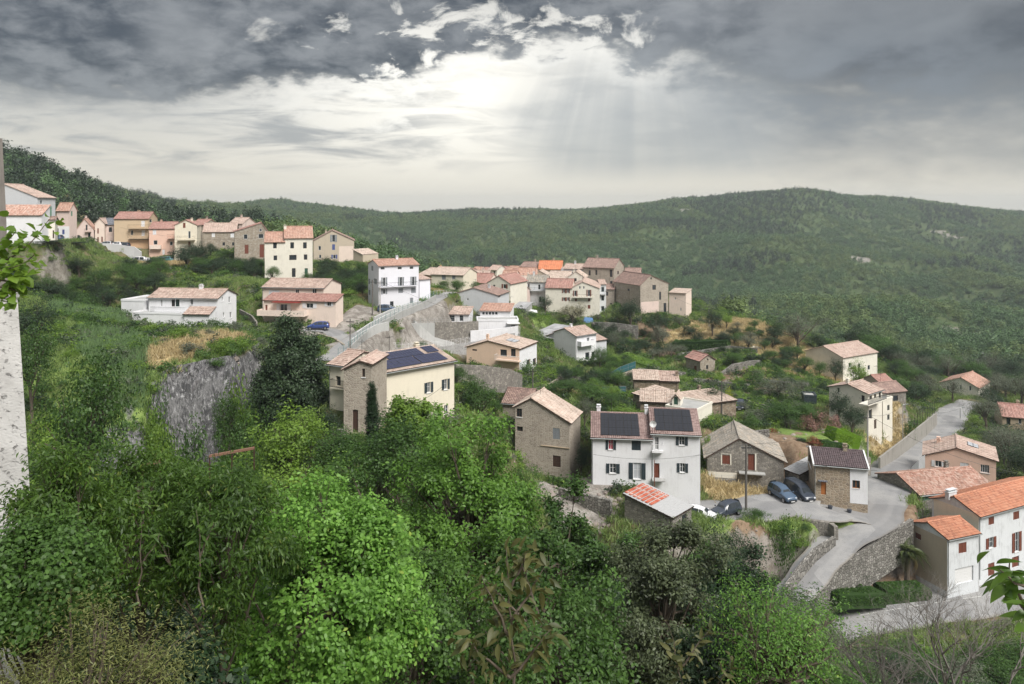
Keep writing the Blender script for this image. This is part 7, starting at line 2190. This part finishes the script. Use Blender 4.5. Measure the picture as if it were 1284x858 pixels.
WL('garden_wall', 'grey stone wall before the cypress yard at the bottom of the tower house', [(392, 536, 78), (410, 534, 76), (428, 540, 74)], 2.0, .4, DRYSTONE)

WL('lane_wall', 'second stepped pale wall below the lane parapet', [(432, 455, 113), (450, 443, 122), (468, 431, 131), (484, 418, 140)], 3.6, .4, plaster('pale_grey_wall_render', (.50, .50, .50)))
PGR = plaster('streaked_pale_concrete', (.50, .50, .49), stain=(.14, .14, .13), amt=.75, scale=1.6)


def gwall(nm, lb, pp, hh, th, mt):
    return WL(nm, lb, [(a_, HY - (float(tz((a_ - CX) * b_ / F, b_)) + hh) * F / b_, b_) for a_, b_ in pp], hh, th, mt)


for lb, pp, hh in (('lowest of the pale concrete terrace walls beside the lane', [(440, 121), (456, 128), (472, 134), (488, 139)], 1.6), ('middle pale concrete terrace wall beside the lane', [(448, 128), (465, 136), (484, 143), (498, 147)], 1.5), ('highest pale concrete terrace wall beside the lane', [(470, 142), (490, 149), (510, 154), (528, 158)], 1.4), ('pale concrete wall under the garden house', [(520, 149.5), (545, 151), (570, 153)], 1.3)):
    gwall('terrace_wall', lb, pp, hh, .3, PGR)
for lb, pp in (('long dry stone terrace line above the stone hut', [(850, 176), (880, 177), (915, 176), (950, 174)]), ('dry stone terrace line left of the stone hut', [(800, 158), (830, 159), (860, 160)]), ('dry stone terrace line below the stone hut', [(870, 150), (905, 149), (940, 147)]), ('dry stone terrace line above the gardens', [(950, 152), (985, 154), (1015, 156)]), ('dry stone terrace line under the wide silvery olive', [(935, 134), (965, 133), (1000, 132)]), ('dry stone terrace line behind the barn', [(900, 112), (930, 113), (965, 113)]), ('dry stone terrace line in the garden below the grey villa', [(700, 140), (725, 141), (750, 142)])):
    gwall('terrace_wall', lb, pp, 1.1, .4, DRYSTONE)
WL('retaining_wall', 'uppermost stepped grey wall right of the lane parapet', [(440, 441, 119), (455, 431, 127), (470, 421, 134), (486, 411, 142)], 2.4, .3, CONC)
WL('terrace_wall', 'white terrace wall in front of the glazed veranda', [(590, 415, 157), (620, 413, 158), (650, 409, 158.5)], 2.4, .3, WHITE)
WL('retaining_wall', 'plain grey wall between peach house and lane', [(380, 417, 138), (400, 419, 136), (418, 424, 132), (430, 432, 124)], 2.2, .35, STONEL)
WL('garden_wall', 'beige bank wall left of the lane by the two poles', [(424, 400, 148), (445, 396, 151), (466, 394, 153)], 2.0, .3, STONEL)
# terracotta-edged terrace rails peeping out over the ravine
for pts, lb in (([(178, 585, 40), (200, 581, 40.5)], 'short rusty rail among the long-leaved trees'), ([(262, 574, 42), (290, 569, 42.6), (318, 564, 43)], 'long rusty terrace rail above the ravine trees')):
    P_ = [at(*p) for p in pts]; m = MB()
    for a_, b_ in zip(P_[:-1], P_[1:]):
        m.obox(Vector((0, 0, 0)) + a_ - P_[0], b_ - a_, (0, .2, 0), (0, 0, .12))
    o_ = empty('terrace_rail', P_[0], 0, lb, 'railing'); m.build('rail', plain('terracotta_coping', (.20, .11, .075), .9), o_)
    m = MB()
    for p in P_: m.box(tuple(p - P_[0] + Vector((-.03, .06, -1.2))), tuple(p - P_[0] + Vector((.03, .12, -.01))))
    m.build('posts', WOOD_D, o_)

# ---- church wall at the left edge
cw = empty('church_wall', at(0, 560, 14), 0, 'tall whitewashed battered wall cut by the left edge', 'wall')


def slabpoly(pts, d0, dep, nm, mat):
    org = cw.location; mb = MB()
    Fp = [at(a, b, d0) - org for a, b in pts]; Bp = [p + Vector((0, dep, 0)) for p in Fp]
    Bp = [at(a - 3, b, d0 + dep) - org for a, b in pts]; mb.face(Fp); mb.face(Bp[::-1])
    for i in range(len(Fp)):
        j = (i + 1) % len(Fp); mb.face([Fp[j], Fp[i], Bp[i], Bp[j]])
    mb.build(nm, mat, cw)


CHW, t = new_mat('flaking_whitewash')
uv = uvn(t)
mp_ = t.n('ShaderNodeMapping', None, Vector=uv); mp_.inputs['Scale'].default_value = (1, 1.6, 1)
f1 = t.noise(mp_, 5.5, 7, .72, .5); f2 = t.noise(uv, 1.2, 5, .6); f3 = t.noise(mp_, 16, 5, .7)
c = t.mix(t.step(f2, .35, .7), (.66, .65, .64), (.50, .49, .48))
c = t.mix(t.mul(t.step(f1, .58, .66), .8), c, (.24, .23, .22))
c = t.mix(t.mul(t.step(f3, .55, .7), .35), c, (.40, .39, .37))
finish(t, c, .95, t.sub(t.mul(f3, .5), t.step(f1, .56, .66)), 1.0, .03, .1)
slabpoly([(-700, 1300), (74, 1300), (36, 590), (22, 372), (-700, 372)], 14, .55, 'wall', CHW)
slabpoly([(-700, 372), (12, 372), (7, 255), (3, 175), (-14, 165), (-60, 120), (-700, 120)], 14.06, .45, 'upper_wall', plaster('weathered_grey_masonry', (.22, .20, .185), stain=(.07, .06, .055), amt=.9, scale=4))
slabpoly([(-700, 366), (26, 366), (24, 373), (-700, 373)], 13.96, .68, 'ledge', CONC)


# ------------------------------------------------------------------ fences and railings
def fence(name, label, pts, h, mat, step=1.6, wires=3, mesh=None, cat='fence', r=.03):
    P = [at(*p) for p in pts]; org = P[0]
    o = empty(name, org, 0, label, cat)
    pm_ = MB(); pm_.tube([(0, 0, -.6), (0, 0, h)], r, 5); pme = pm_.build('post', mat, link_it=False)
    rl = MB()
    for a, b in zip(P[:-1], P[1:]):
        n = max(1, int((b - a).length / step))
        for i in range(n): link('post', pme, o, a.lerp(b, i / n) - org)
        for k in range(wires):
            z = Vector((0, 0, h * (k + 1) / wires - .03)); rl.tube([a - org + z, b - org + z], r * .6, 4)
    link('post', pme, o, P[-1] - org)
    rl.build('rail', mat, o)
    if mesh:
        sm = MB()
        for a, b in zip(P[:-1], P[1:]):
            up = Vector((0, 0, h - .05)); dn = Vector((0, 0, .1)); of = Vector((0, .02, 0))
            sm.obox(a - org + dn + of, b - a, (0, .015, 0), (0, 0, h - .15))
        sm.build('screen', mesh, o)
    return o


TEAL = plain('teal_screen_netting', (.03, .11, .12), .8)
fence('railing', 'white railing along the curved wall below the terraces', [(488, 437, 138.2), (520, 438, 141.7), (560, 434, 148.2), (600, 428, 155.2), (630, 421, 157.2), (652, 416, 159.2)], 1.1, FRAMEW, 1.2, 4)
fence('railing', 'greenish railing on the streaked concrete wall', [(484, 406, 144.2), (500, 405.5, 147.2), (545, 405, 152.2), (598, 403.4, 159.2)], 1.0, GALV, 1.6, 3)
fence('railing', 'blue-green railing climbing along the lane', [(424, 446, 113.2), (437, 437, 118.2), (455, 420, 127.2), (478, 404, 138.2), (505, 390, 148.2), (530, 380, 156.2), (547, 370, 165.2)], 1.1, plain('teal_paint', (.10, .22, .22), .5), 1.8, 3)
fence('fence', 'white picket fence behind the white terraces', [(540, 374, 172), (560, 372.5, 173), (568, 372.5, 173)], 1.6, FRAMEW, .7, 2)
fence('mesh_fence', 'teal screen fence above the pale garden wall', [(765, 477, 140.2), (778, 469, 143.2), (797, 462, 147.2)], 1.4, GALV, 2, 2, TEAL)
fence('mesh_fence', 'short teal screen fence in the garden left of the stone sheds', [(753, 494, 130), (785, 493, 130)], 1.2, GALV, 2, 2, TEAL)
fence('mesh_fence', 'dark wire fence above the pale wall by the upper road', [(1147, 532, 136), (1160, 523, 141), (1172, 515, 146)], 1.8, METAL, 1.6, 4)
fence('garden_fence', 'low wire fence before the white-patched wall of the grey barn', [(887, 605, 101.6), (905, 606, 101.3), (922, 606, 101)], 1.1, GALV, 1.3, 2)


# ------------------------------------------------------------------ poles and wires
def pole(label, px, py0, py1, d, mat, r=.14, arm=True, cat='utility pole', name='utility_pole'):
    b = at(px, py0, d); h = (py0 - py1) * d / F
    o = empty(name, b, 0, label, cat)
    m = MB(); m.tube([(0, 0, -1.2), (0, 0, h)], [r, r * .65], 8); m.build('post', mat, o)
    if arm:
        m = MB(); m.box((-.6, -.05, h - .5), (.6, .05, h - .4)); m.build('crossarm', METAL, o)
        for x in (-.5, 0, .5):
            m = MB(); m.tube([(x, 0, h - .4), (x, 0, h - .22)], [.05, .035], 6); m.build('insulator', GALV, o)
    return Vector((b.x, b.y, b.z + h))


WOODP = plain('grey_weathered_pole_wood', (.13, .12, .11), .9)
CP = plain('pale_concrete_pole', (.36, .35, .33), .9)
t1 = pole('dark wooden pole before the grey barn', 935.5, 644, 557, 91.5, WOODP, .17)
t2 = pole('slim red-banded post before the right half of the white solar house', 820.5, 612, 577, 89, WOOD_BR, .06, False)
t3 = pole('concrete pole above the mauve roof beside the lane fork', 1088, 583, 520, 105, CP, .15)
t4 = pole('street pole with a lamp arm behind the roadside wall', 1132, 556, 508, 131, CP, .08, False, 'street lamp', 'street_lamp')
t5 = pole('leaning wooden pole left of the tall white house', 467, 400, 351, 152, WOODP, .16)
t6 = pole('concrete pole in front of the tall white house', 476.5, 392, 352, 154, CP, .14)
t7 = pole('pale pole in the yard below the cream solar house', 496, 552, 513, 69, FRAMEW, .07, False, 'post', 'post')
t8 = pole('thin pole beside the left edge of the lane', 439, 438, 400, 117, WOODP, .1)
t9 = pole('slim lamp post at the car park', 144.5, 335, 326, 211, FRAMEW, .08, False, 'street lamp', 'street_lamp')
t10 = pole('thin pole on the dry knoll', 889, 404, 386, 194, CP, .1, False)
t11 = pole('lamp post with blue-white head beside the upper road', 1204, 524, 512, 157, GALV, .09, False, 'street lamp', 'street_lamp')
for p in (t4, t11):
    m = MB(); m.tube([(0, 0, 0), (.5, 0, .15)], .04, 5); m.box((.4, -.1, .1), (.95, .1, .2))
    o = tag(m.build('lamp_head', GALV, None, p), 'small lamp head on its pole by the road ' + ('near the wall' if p is t4 else 'at the bend'), 'lamp')


def wire(label, a, b, sag, r=.018):
    m = MB(); pts = [a.lerp(b, i / 10) - Vector((0, 0, sag * 4 * (i / 10) * (1 - i / 10))) - a for i in range(11)]
    m.tube(pts, r, 4); tag(m.build('power_cable', METAL, None, a), label, 'cable')


wire('cable from the barn pole across the square towards the mauve roof', t1, at(1100, 590, 96), .8)
wire('cable from the barn pole to the white solar house', t1, at(744, 570, 90.5), 1.1)
wire('cable between barn pole and the pole at the lane fork', t1, t3, 1.0)
wire('cable from the lane fork pole over the salmon house', t3, at(1290, 596, 103), 1.2)
wire('cable running down past the tall white house', t5, at(400, 330, 178), 1.2)
wire('cable from the leaning pole down the lane', t5, t8, 1.4)
wire('cable across the terraces to the grey gabled villa', t6, at(700, 412, 168), 2.2)
wire('cable from the lane pole to the cream solar house', t8, at(500, 455, 82), 1.6)
wire('cable from the yard post to the lower side of the cream solar house', t7, at(560, 480, 85), .5)
wire('cable from the lane fork pole to the street lamp by the wall', t3, t4, .8)
wire('cable following the upper road to the bend', t4, t11, 1.2)
wire('cable from the knoll pole to the patched stone gable', t10, at(836, 366, 206), 1.0)
wire('cable strung along the front of the upper row', at(150, 285, 224), at(330, 298, 176), 1.6)
t12 = pole('wooden pole between the villa garden and the old brown house', 668, 500, 462, 118, WOODP, .12)
t13 = pole('wooden pole in the gardens behind the stone sheds', 905, 520, 480, 124, WOODP, .12)
wire('cable from the villa garden pole to the left chimney of the white solar house', t12, at(745, 512, 97), 1.2)
wire('cable from the garden pole to the grey barn', t13, at(930, 552, 104), .9)
wire('cable linking the two garden poles above the stone sheds', t12, t13, 2.2)


# ------------------------------------------------------------------ cars
def ring(x, hw, z0, z1, z2, hr):
    """cross-section of half a car body at x: sill, belt, roof edge, roof centre"""
    return [(x, 0, z0), (x, hw * .86, z0), (x, hw, z0 + .18), (x, hw, z1 - .12), (x, hw * .95, z1), (x, hr, z2 - .05), (x, hr * .72, z2), (x, 0, z2 + .015)]


def car(name, label, px, py, d, heading, paint, style='hatch', s=1.0, detail=True, z=None, group=None, cat=None):
    x, y = (px - CX) * d / F, d
    g = float(tz(x, y)) + .09 if z is None else z
    o = empty(name, (x, y, g), heading, label, cat or ('van' if style == 'van' else 'car'), group)
    o.scale = (s, s, s)
    # stations: x, half width, belt z, roof z, half roof
    ST = {'hatch': [(-1.95, .70, .72, .74, .60), (-1.88, .80, .86, .98, .62), (-1.62, .84, .92, 1.36, .58), (-.9, .86, .93, 1.47, .60), (.1, .86, .93, 1.46, .60), (.62, .86, .93, 1.30, .58), (1.12, .85, .90, .95, .60), (1.7, .80, .80, .83, .62), (1.95, .66, .62, .64, .5)],
          'suv': [(-2.1, .76, .80, .84, .62), (-2.04, .84, .98, 1.15, .64), (-1.85, .87, 1.02, 1.62, .62), (-.9, .88, 1.02, 1.70, .63), (.15, .88, 1.02, 1.68, .63), (.7, .88, 1.02, 1.40, .60), (1.05, .87, 1.0, 1.06, .64), (1.85, .83, .94, .97, .66), (2.1, .72, .72, .74, .55)],
          'van': [(-2.4, .82, .95, 1.2, .7), (-2.35, .88, 1.08, 1.80, .72), (-2.1, .92, 1.1, 1.93, .72), (-.9, .93, 1.1, 1.97, .74), (.5, .93, 1.1, 1.95, .74), (1.1, .93, 1.1, 1.62, .68), (1.75, .90, 1.04, 1.10, .66), (2.2, .86, .92, .95, .66), (2.4, .74, .72, .74, .55)]}[style]
    v, f = [], []
    K = 8
    rings = []
    for (sx_, hw, zb, zr, hr) in ST:
        r_ = ring(sx_, hw, .26, zb, zr, hr); rings.append(r_)
    for r_ in rings:
        v += r_ + [(a, -b, c) for a, b, c in r_[1:-1]]
    M_ = K + K - 2
    order = list(range(K)) + [K + j for j in range(K - 2)][::-1]
    for i in range(len(rings) - 1):
        for j in range(M_):
            a, b = order[j], order[(j + 1) % M_]
            f.append((i * M_ + a, i * M_ + b, (i + 1) * M_ + b, (i + 1) * M_ + a))
    body = bpy.data.meshes.new(name + '_body')
    body.from_pydata(v, [], [q[::-1] for q in f] + [tuple(order), tuple((len(rings) - 1) * M_ + j for j in order[::-1])])
    body.polygons.foreach_set('use_smooth', np.ones(len(body.polygons), bool))
    body.materials.append(paint)
    bo = link('body', body, o)
    sb = bo.modifiers.new('smooth', 'SUBSURF'); sb.levels = 1; sb.render_levels = 1
    # glass set just proud of the cabin
    nst = len(ST)
    i0, i1 = (2, 5)

    def P(i, j, s_, out=.02, t_=0):
        a = Vector(rings[i][j]); a.y *= s_; c = Vector((a.x, 0, .9)); return a + Vector((0, s_ * out, 0))

    for s_ in (-1, 1):
        for i in (2, 3, 4):
            A, B, C_, D_ = P(i, 4, s_), P(i + 1, 4, s_), P(i + 1, 5, s_), P(i, 5, s_)
            m = MB()
            cc_ = (A + B + C_ + D_) / 4
            q = [p.lerp(cc_, .12) + Vector((0, 0, .0)) for p in (A, B, C_, D_)]
            m.face(q if s_ < 0 else q[::-1]); m.face([p - Vector((0, s_ * .03, 0)) for p in (q[::-1] if s_ < 0 else q)])
            m.build('side_window', GLASS, o)
    for nm, ia, ib, sg in (('windscreen', 6, 5, 1), ('rear_window', 1, 2, -1)):
        a, b = rings[ia], rings[ib]
        q = [Vector(a[5]), Vector((a[5][0], -a[5][1], a[5][2])), Vector((b[6][0], -b[6][1] * .95, b[6][2])), Vector(b[6])]
        c_ = sum(q, Vector()) / 4
        q = [p.lerp(c_, .1) + Vector((sg * .035, 0, .045)) for p in q]
        m = MB(); m.face(q); m.face([p - Vector((sg * .02, 0, .02)) for p in q[::-1]]); m.build(nm, GLASS, o)
    wr = .31 if style == 'hatch' else .36
    wx = ST[-1][0] * .66
    if detail:
        w_ = MB(); r_ = MB()
        n = 14
        for k in range(n):
            a0, a1 = 2 * PI * k / n, 2 * PI * (k + 1) / n
            p0, p1 = Vector((math.cos(a0) * wr, 0, math.sin(a0) * wr)), Vector((math.cos(a1) * wr, 0, math.sin(a1) * wr))
            h_ = Vector((0, .1, 0))
            w_.face([p0 - h_, p1 - h_, p1 + h_, p0 + h_][::-1]); w_.face([p0 - h_, p0 * .62 - h_, p1 * .62 - h_, p1 - h_]); w_.face([p0 + h_, p1 + h_, p1 * .62 + h_, p0 * .62 + h_])
            r_.face([Vector((0, .07, 0)), p0 * .62 + h_ * .9, p1 * .62 + h_ * .9][::-1]); r_.face([Vector((0, -.07, 0)), p1 * .62 - h_ * .9, p0 * .62 - h_ * .9][::-1])
        wm = w_.build('tyre', plain('tyre_rubber', (.015, .015, .015), .9), link_it=False); rmh = r_.build('rim', plain('alloy', (.4, .4, .42), .35, .7), link_it=False)
        for sx_ in (-wx, wx):
            for s_ in (-1, 1):
                wo = link('wheel', wm, o, (sx_, s_ * (ST[3][1] - .07), wr)); link('rim', rmh, wo)
        fx, fz, fw = ST[-2][0], ST[-1][2], ST[-2][1]
        HL = plain('headlight_glass', (.6, .62, .65), .15); TLm = plain('tail_light_red', (.4, .02, .02), .3)
        for s_ in (-1, 1):
            m = MB(); m.obox((fx + .02, s_ * fw * .62 - .12, fz - .02), (.17, 0, -.06), (0, .24, 0), (0, 0, .14)); m.build('headlight', HL, o)
            m = MB(); m.obox((ST[0][0] - .0, s_ * ST[1][1] * .78 - .07, .78), (.06, 0, 0), (0, .14, 0), (0, 0, .2)); m.build('tail_light', TLm, o)
            m = MB(); m.obox((.75, s_ * (ST[5][1] + .02) - .0, ST[5][2] - .02), (.12, 0, 0), (0, s_ * .16, 0), (0, 0, .12)); m.build('mirror', paint, o)
        m = MB(); m.box((ST[-1][0] - .02, -.5, .42), (ST[-1][0] + .03, .5, .56)); m.build('grille', METAL, o)
        m = MB(); m.box((ST[-1][0] + .032, -.25, .34), (ST[-1][0] + .045, .25, .44)); m.build('number_plate', FRAMEW, o)
    return o


def paint(nm, c): return plain(nm, c, .25, .1, .6, .04)


C_W = paint('white_car_paint', (.72, .72, .74)); C_D = paint('dark_car_paint', (.045, .055, .075)); C_B = paint('steel_blue_car_paint', (.07, .11, .17)); C_BB = paint('blue_car_paint', (.04, .07, .22)); C_S = paint('silver_car_paint', (.42, .43, .45)); C_R = paint('dark_red_car_paint', (.14, .03, .04)); C_T = paint('turquoise_car_paint', (.08, .25, .30))
R_ = math.radians
car('parked_car', 'small white car parked beside the tin roofed shed', 877, 644, 88.5, R_(-28), C_W, 'hatch')
car('parked_car', 'dark off-road car parked just right of the small white car', 910, 650, 89.8, R_(212), C_D, 'suv', .95)
car('parked_car', 'steel blue off-road car with roof box facing down the square', 981, 629, 95.6, R_(-74), C_B, 'suv')
car('parked_van', 'dark van parked against the wall of the mauve-roofed house', 1002.5, 625, 96.6, R_(-76), C_D, 'van')
car('parked_car', 'teal blue car parked before the tall white house', 486, 388, 156, R_(5), C_B, 'suv', 1.0)
car('parked_car', 'blue car parked below the peach house', 399, 412, 139.5, R_(188), C_BB, 'hatch', 1.05)
for (px, py, d, hd, p_, st, lb) in [(141, 331, 211, 200, C_B, 'hatch', 'steel blue car at the left end of the car park'), (150, 330.5, 213, 190, C_R, 'hatch', 'dark red car beside the steel blue one in the car park'), (161, 331, 209, 185, C_W, 'hatch', 'front white car in the middle of the car park'),
                                    (172, 330, 211, 182, C_W, 'van', 'long white van in the middle of the car park'), (181, 328, 214, 178, C_W, 'hatch', 'white car right of the long white van'), (192, 328, 214, 176, C_D, 'hatch', 'dark car right of the white cars'),
                                    (200, 327.5, 215, 170, C_BB, 'hatch', 'blue car near the right end of the car park'), (208, 327, 215, 170, C_T, 'hatch', 'turquoise car last on the right of the car park')]:
    car('parked_car' if st != 'van' else 'parked_van', lb, px, py, d, R_(hd), p_, st, 1.05, group='cars in the car park')
for (px, d, p_, lb) in [(133, 219.5, C_S, 'silver car left on the street above the wall'), (145, 220.5, C_W, 'white car middle on the street above the wall'), (154, 221, C_D, 'dark car right on the street above the wall')]:
    car('parked_car', lb, px, 306, d, R_(175), p_, 'hatch', 1.05, group='cars on the street above the wall')
car('parked_car', 'dark car before the long low white building at far left', 30, 302, 161, R_(180), C_D, 'hatch')
car('parked_car', 'blue-grey car before the white block at far left', 68, 302, 173, R_(178), C_B, 'hatch')
car('parked_car', 'dark car in the garden parking behind the barn', 928, 520, 131, R_(250), C_D, 'hatch')
for (px, py, lb, w_) in ((1049, 634.6, 'left black flower pot at the mauve-roofed house', .35), (1072, 635, 'right black flower pot at the mauve-roofed house', .3)):
    p = at(px - 8 if px < 1060 else px - 7, 623 if px < 1060 else 624, 93.3 if px < 1060 else 92.9)
    m = MB(); m.tube([(0, 0, 0), (0, 0, .4)], [.22, .3], 10); po = tag(m.build('flower_pot', C_D, None, (p.x, p.y, float(tz(p.x, p.y)) + .1)), lb, 'flower pot')
# roof box on the steel blue car, white boat-like tank and blue tarp in the village gardens
m = MB(); m.tube([(-1.6, 0, 0), (-1.4, 0, .1), (0, 0, .16), (1.4, 0, .1), (1.6, 0, 0)], [.1, .6, .75, .6, .1], 8)
bo = tag(m.build('boat', FRAMEW, None, gp(666, 0, 193, .7)), 'small white upturned boat on the grass under the village', 'boat')
m = MB()
m.face([(-1.4, 0, 0), (1.4, 0, 0), (1.1, .6, 1.3), (-1.0, .6, 1.5)]); m.face([(-1.0, .6, 1.5), (1.1, .6, 1.3), (1.4, 2, 0), (-1.4, 2, 0)]); m.face([(1.4, 0, 0), (1.4, 2, 0), (1.1, .6, 1.3)]); m.face([(-1.4, 2, 0), (-1.4, 0, 0), (-1.0, .6, 1.5)])
tag(m.build('tarpaulin', plain('blue_tarpaulin_cloth', (.10, .22, .42), .6), None, gp(738, 0, 197, .1)), 'blue tarpaulin tent below the cream gabled house', 'tarpaulin')

# ---- slate rock face with real relief under the meadow
nu2, nv2 = 230, 120
tp = np.array([tuple(at(*p)) for p in CL_TOP]); sl = np.concatenate([[0], np.cumsum(np.hypot(*(np.diff(tp[:, :2], axis=0).T)))])
ss = np.linspace(0, sl[-1], nu2); tt = np.linspace(0, 1, nv2)
bx_ = np.stack([np.interp(ss, sl, tp[:, k]) for k in range(3)], -1)
S_, T_ = np.meshgrid(ss, tt, indexing='ij')
hgt = T_ * 14.5
outw = .55 + 4.6 * T_ ** 1.15
bul = np.sin(np.clip(S_ / sl[-1], 0, 1) * PI) ** .5
q1 = S_ * .9 + hgt * .45; q2 = hgt * .22 - S_ * .1
rel = (vn.fbm(q1 * 1.1, q2 * 1.6, 5, .6) - .5) * 1.5 + (1 - np.abs(2 * vn.fbm(q1 * .5 + 7, q2 * .7, 3) - 1)) * .9 + (vn.fbm(q1 * 3.2, q2 * 5, 3) - .5) * .5
rel = np.round(rel * 5) / 5 * .55 + rel * .45
X3 = bx_[:, None, 0] + 0 * T_; Y3 = bx_[:, None, 1] - outw * (.7 + .3 * bul) - rel; Z3 = bx_[:, None, 2] + .25 - hgt + (vn.fbm(q1, q2 + 30, 2) - .5) * .3
Y3 = Y3 + (1 - bul) * 2.0
i2 = np.arange(nu2 * nv2).reshape(nu2, nv2)
RM, t = new_mat('grey_slate_rock')
pos = t.n('ShaderNodeNewGeometry').outputs['Position']
mpp = t.n('ShaderNodeMapping', None, Vector=pos); mpp.inputs['Rotation'].default_value = (0, .45, 0); mpp.inputs['Scale'].default_value = (1.6, 1, .45)
a1 = t.noise(mpp, 2.6, 8, .72, .6); a2 = t.noise(pos, .35, 4, .6); a3 = t.noise(mpp, 8, 5, .75)
c = t.mix(t.step(a1, .4, .6), (.085, .083, .09), (.22, .215, .22))
c = t.mix(t.mul(t.step(a3, .54, .66), .85), c, (.52, .51, .52))
c = t.mix(t.mul(t.step(a2, .5, .7), .4), c, (.14, .115, .095))
c = t.mix(t.mul(t.step(t.noise(pos, 1.2, 4, .6), .6, .7), .6), c, (.07, .10, .035))
finish(t, c, .85, a3, .8, .12, .3)
rf_ = empty('rock_face', Vector(bx_[0]), 0, 'steep grey slate rock face under the meadow', 'rock face')
link('rock', np_mesh('rock', (np.stack([X3, Y3, Z3], -1) - bx_[0]).reshape(-1, 3), np.stack([i2[:-1, :-1], i2[:-1, 1:], i2[1:, 1:], i2[1:, :-1]], -1).reshape(-1, 4), RM), rf_)

# ---- boulders and rubble
bm_rock = []
for sd in range(4):
    rng = np.random.default_rng(sd)
    import bmesh
    b_ = bmesh.new(); bmesh.ops.create_icosphere(b_, subdivisions=2, radius=.5)
    off = rng.normal(size=(12, 3))
    for v_ in b_.verts:
        k = sum(max(0, v_.co.normalized().dot(Vector(unit(o_[None])[0]))) ** 4 * s_ for o_, s_ in zip(off, rng.uniform(-.18, .22, 12)))
        v_.co *= 1 + k
        v_.co.z *= .7
    mm = bpy.data.meshes.new('boulder'); b_.to_mesh(mm); b_.free()
    mm.uv_layers.new(name='UVMap'); mm.materials.append(plain('pinkish_granite', (.33, .28, .25), .95, var=.5, scale=3)); bm_rock.append(mm)
n = 700
pr, dr, xr = region(60, 230, 300, 104, 116, 2)
pr2, dr2, xr2 = region(260, 640, 800, 84, 97, 2)
pr3, dr3, xr3 = region(700, 900, 1060, 100, 190, 2)
pr4, dr4, xr4 = region(90, 900, 1010, 78, 95, 2)
xr = np.concatenate([xr, xr2, xr3, xr4]); dr = np.concatenate([dr, dr2, dr3, dr4])
ok = free_mask(xr, dr, .6); xr, dr = xr[ok], dr[ok]
s_ = rs.uniform(.2, .8, len(xr)) ** 1.5 * 1.3
scatter_stuff('rubble', np.stack([xr, dr, tz(xr, dr) - .1], 1), np.stack([s_ * 1.1, s_, s_ * 1.1], 1), rs.uniform(0, 6.28, len(xr)), bm_rock, 'loose grey and pink stones on the banks and cliff', 'stones', 8)
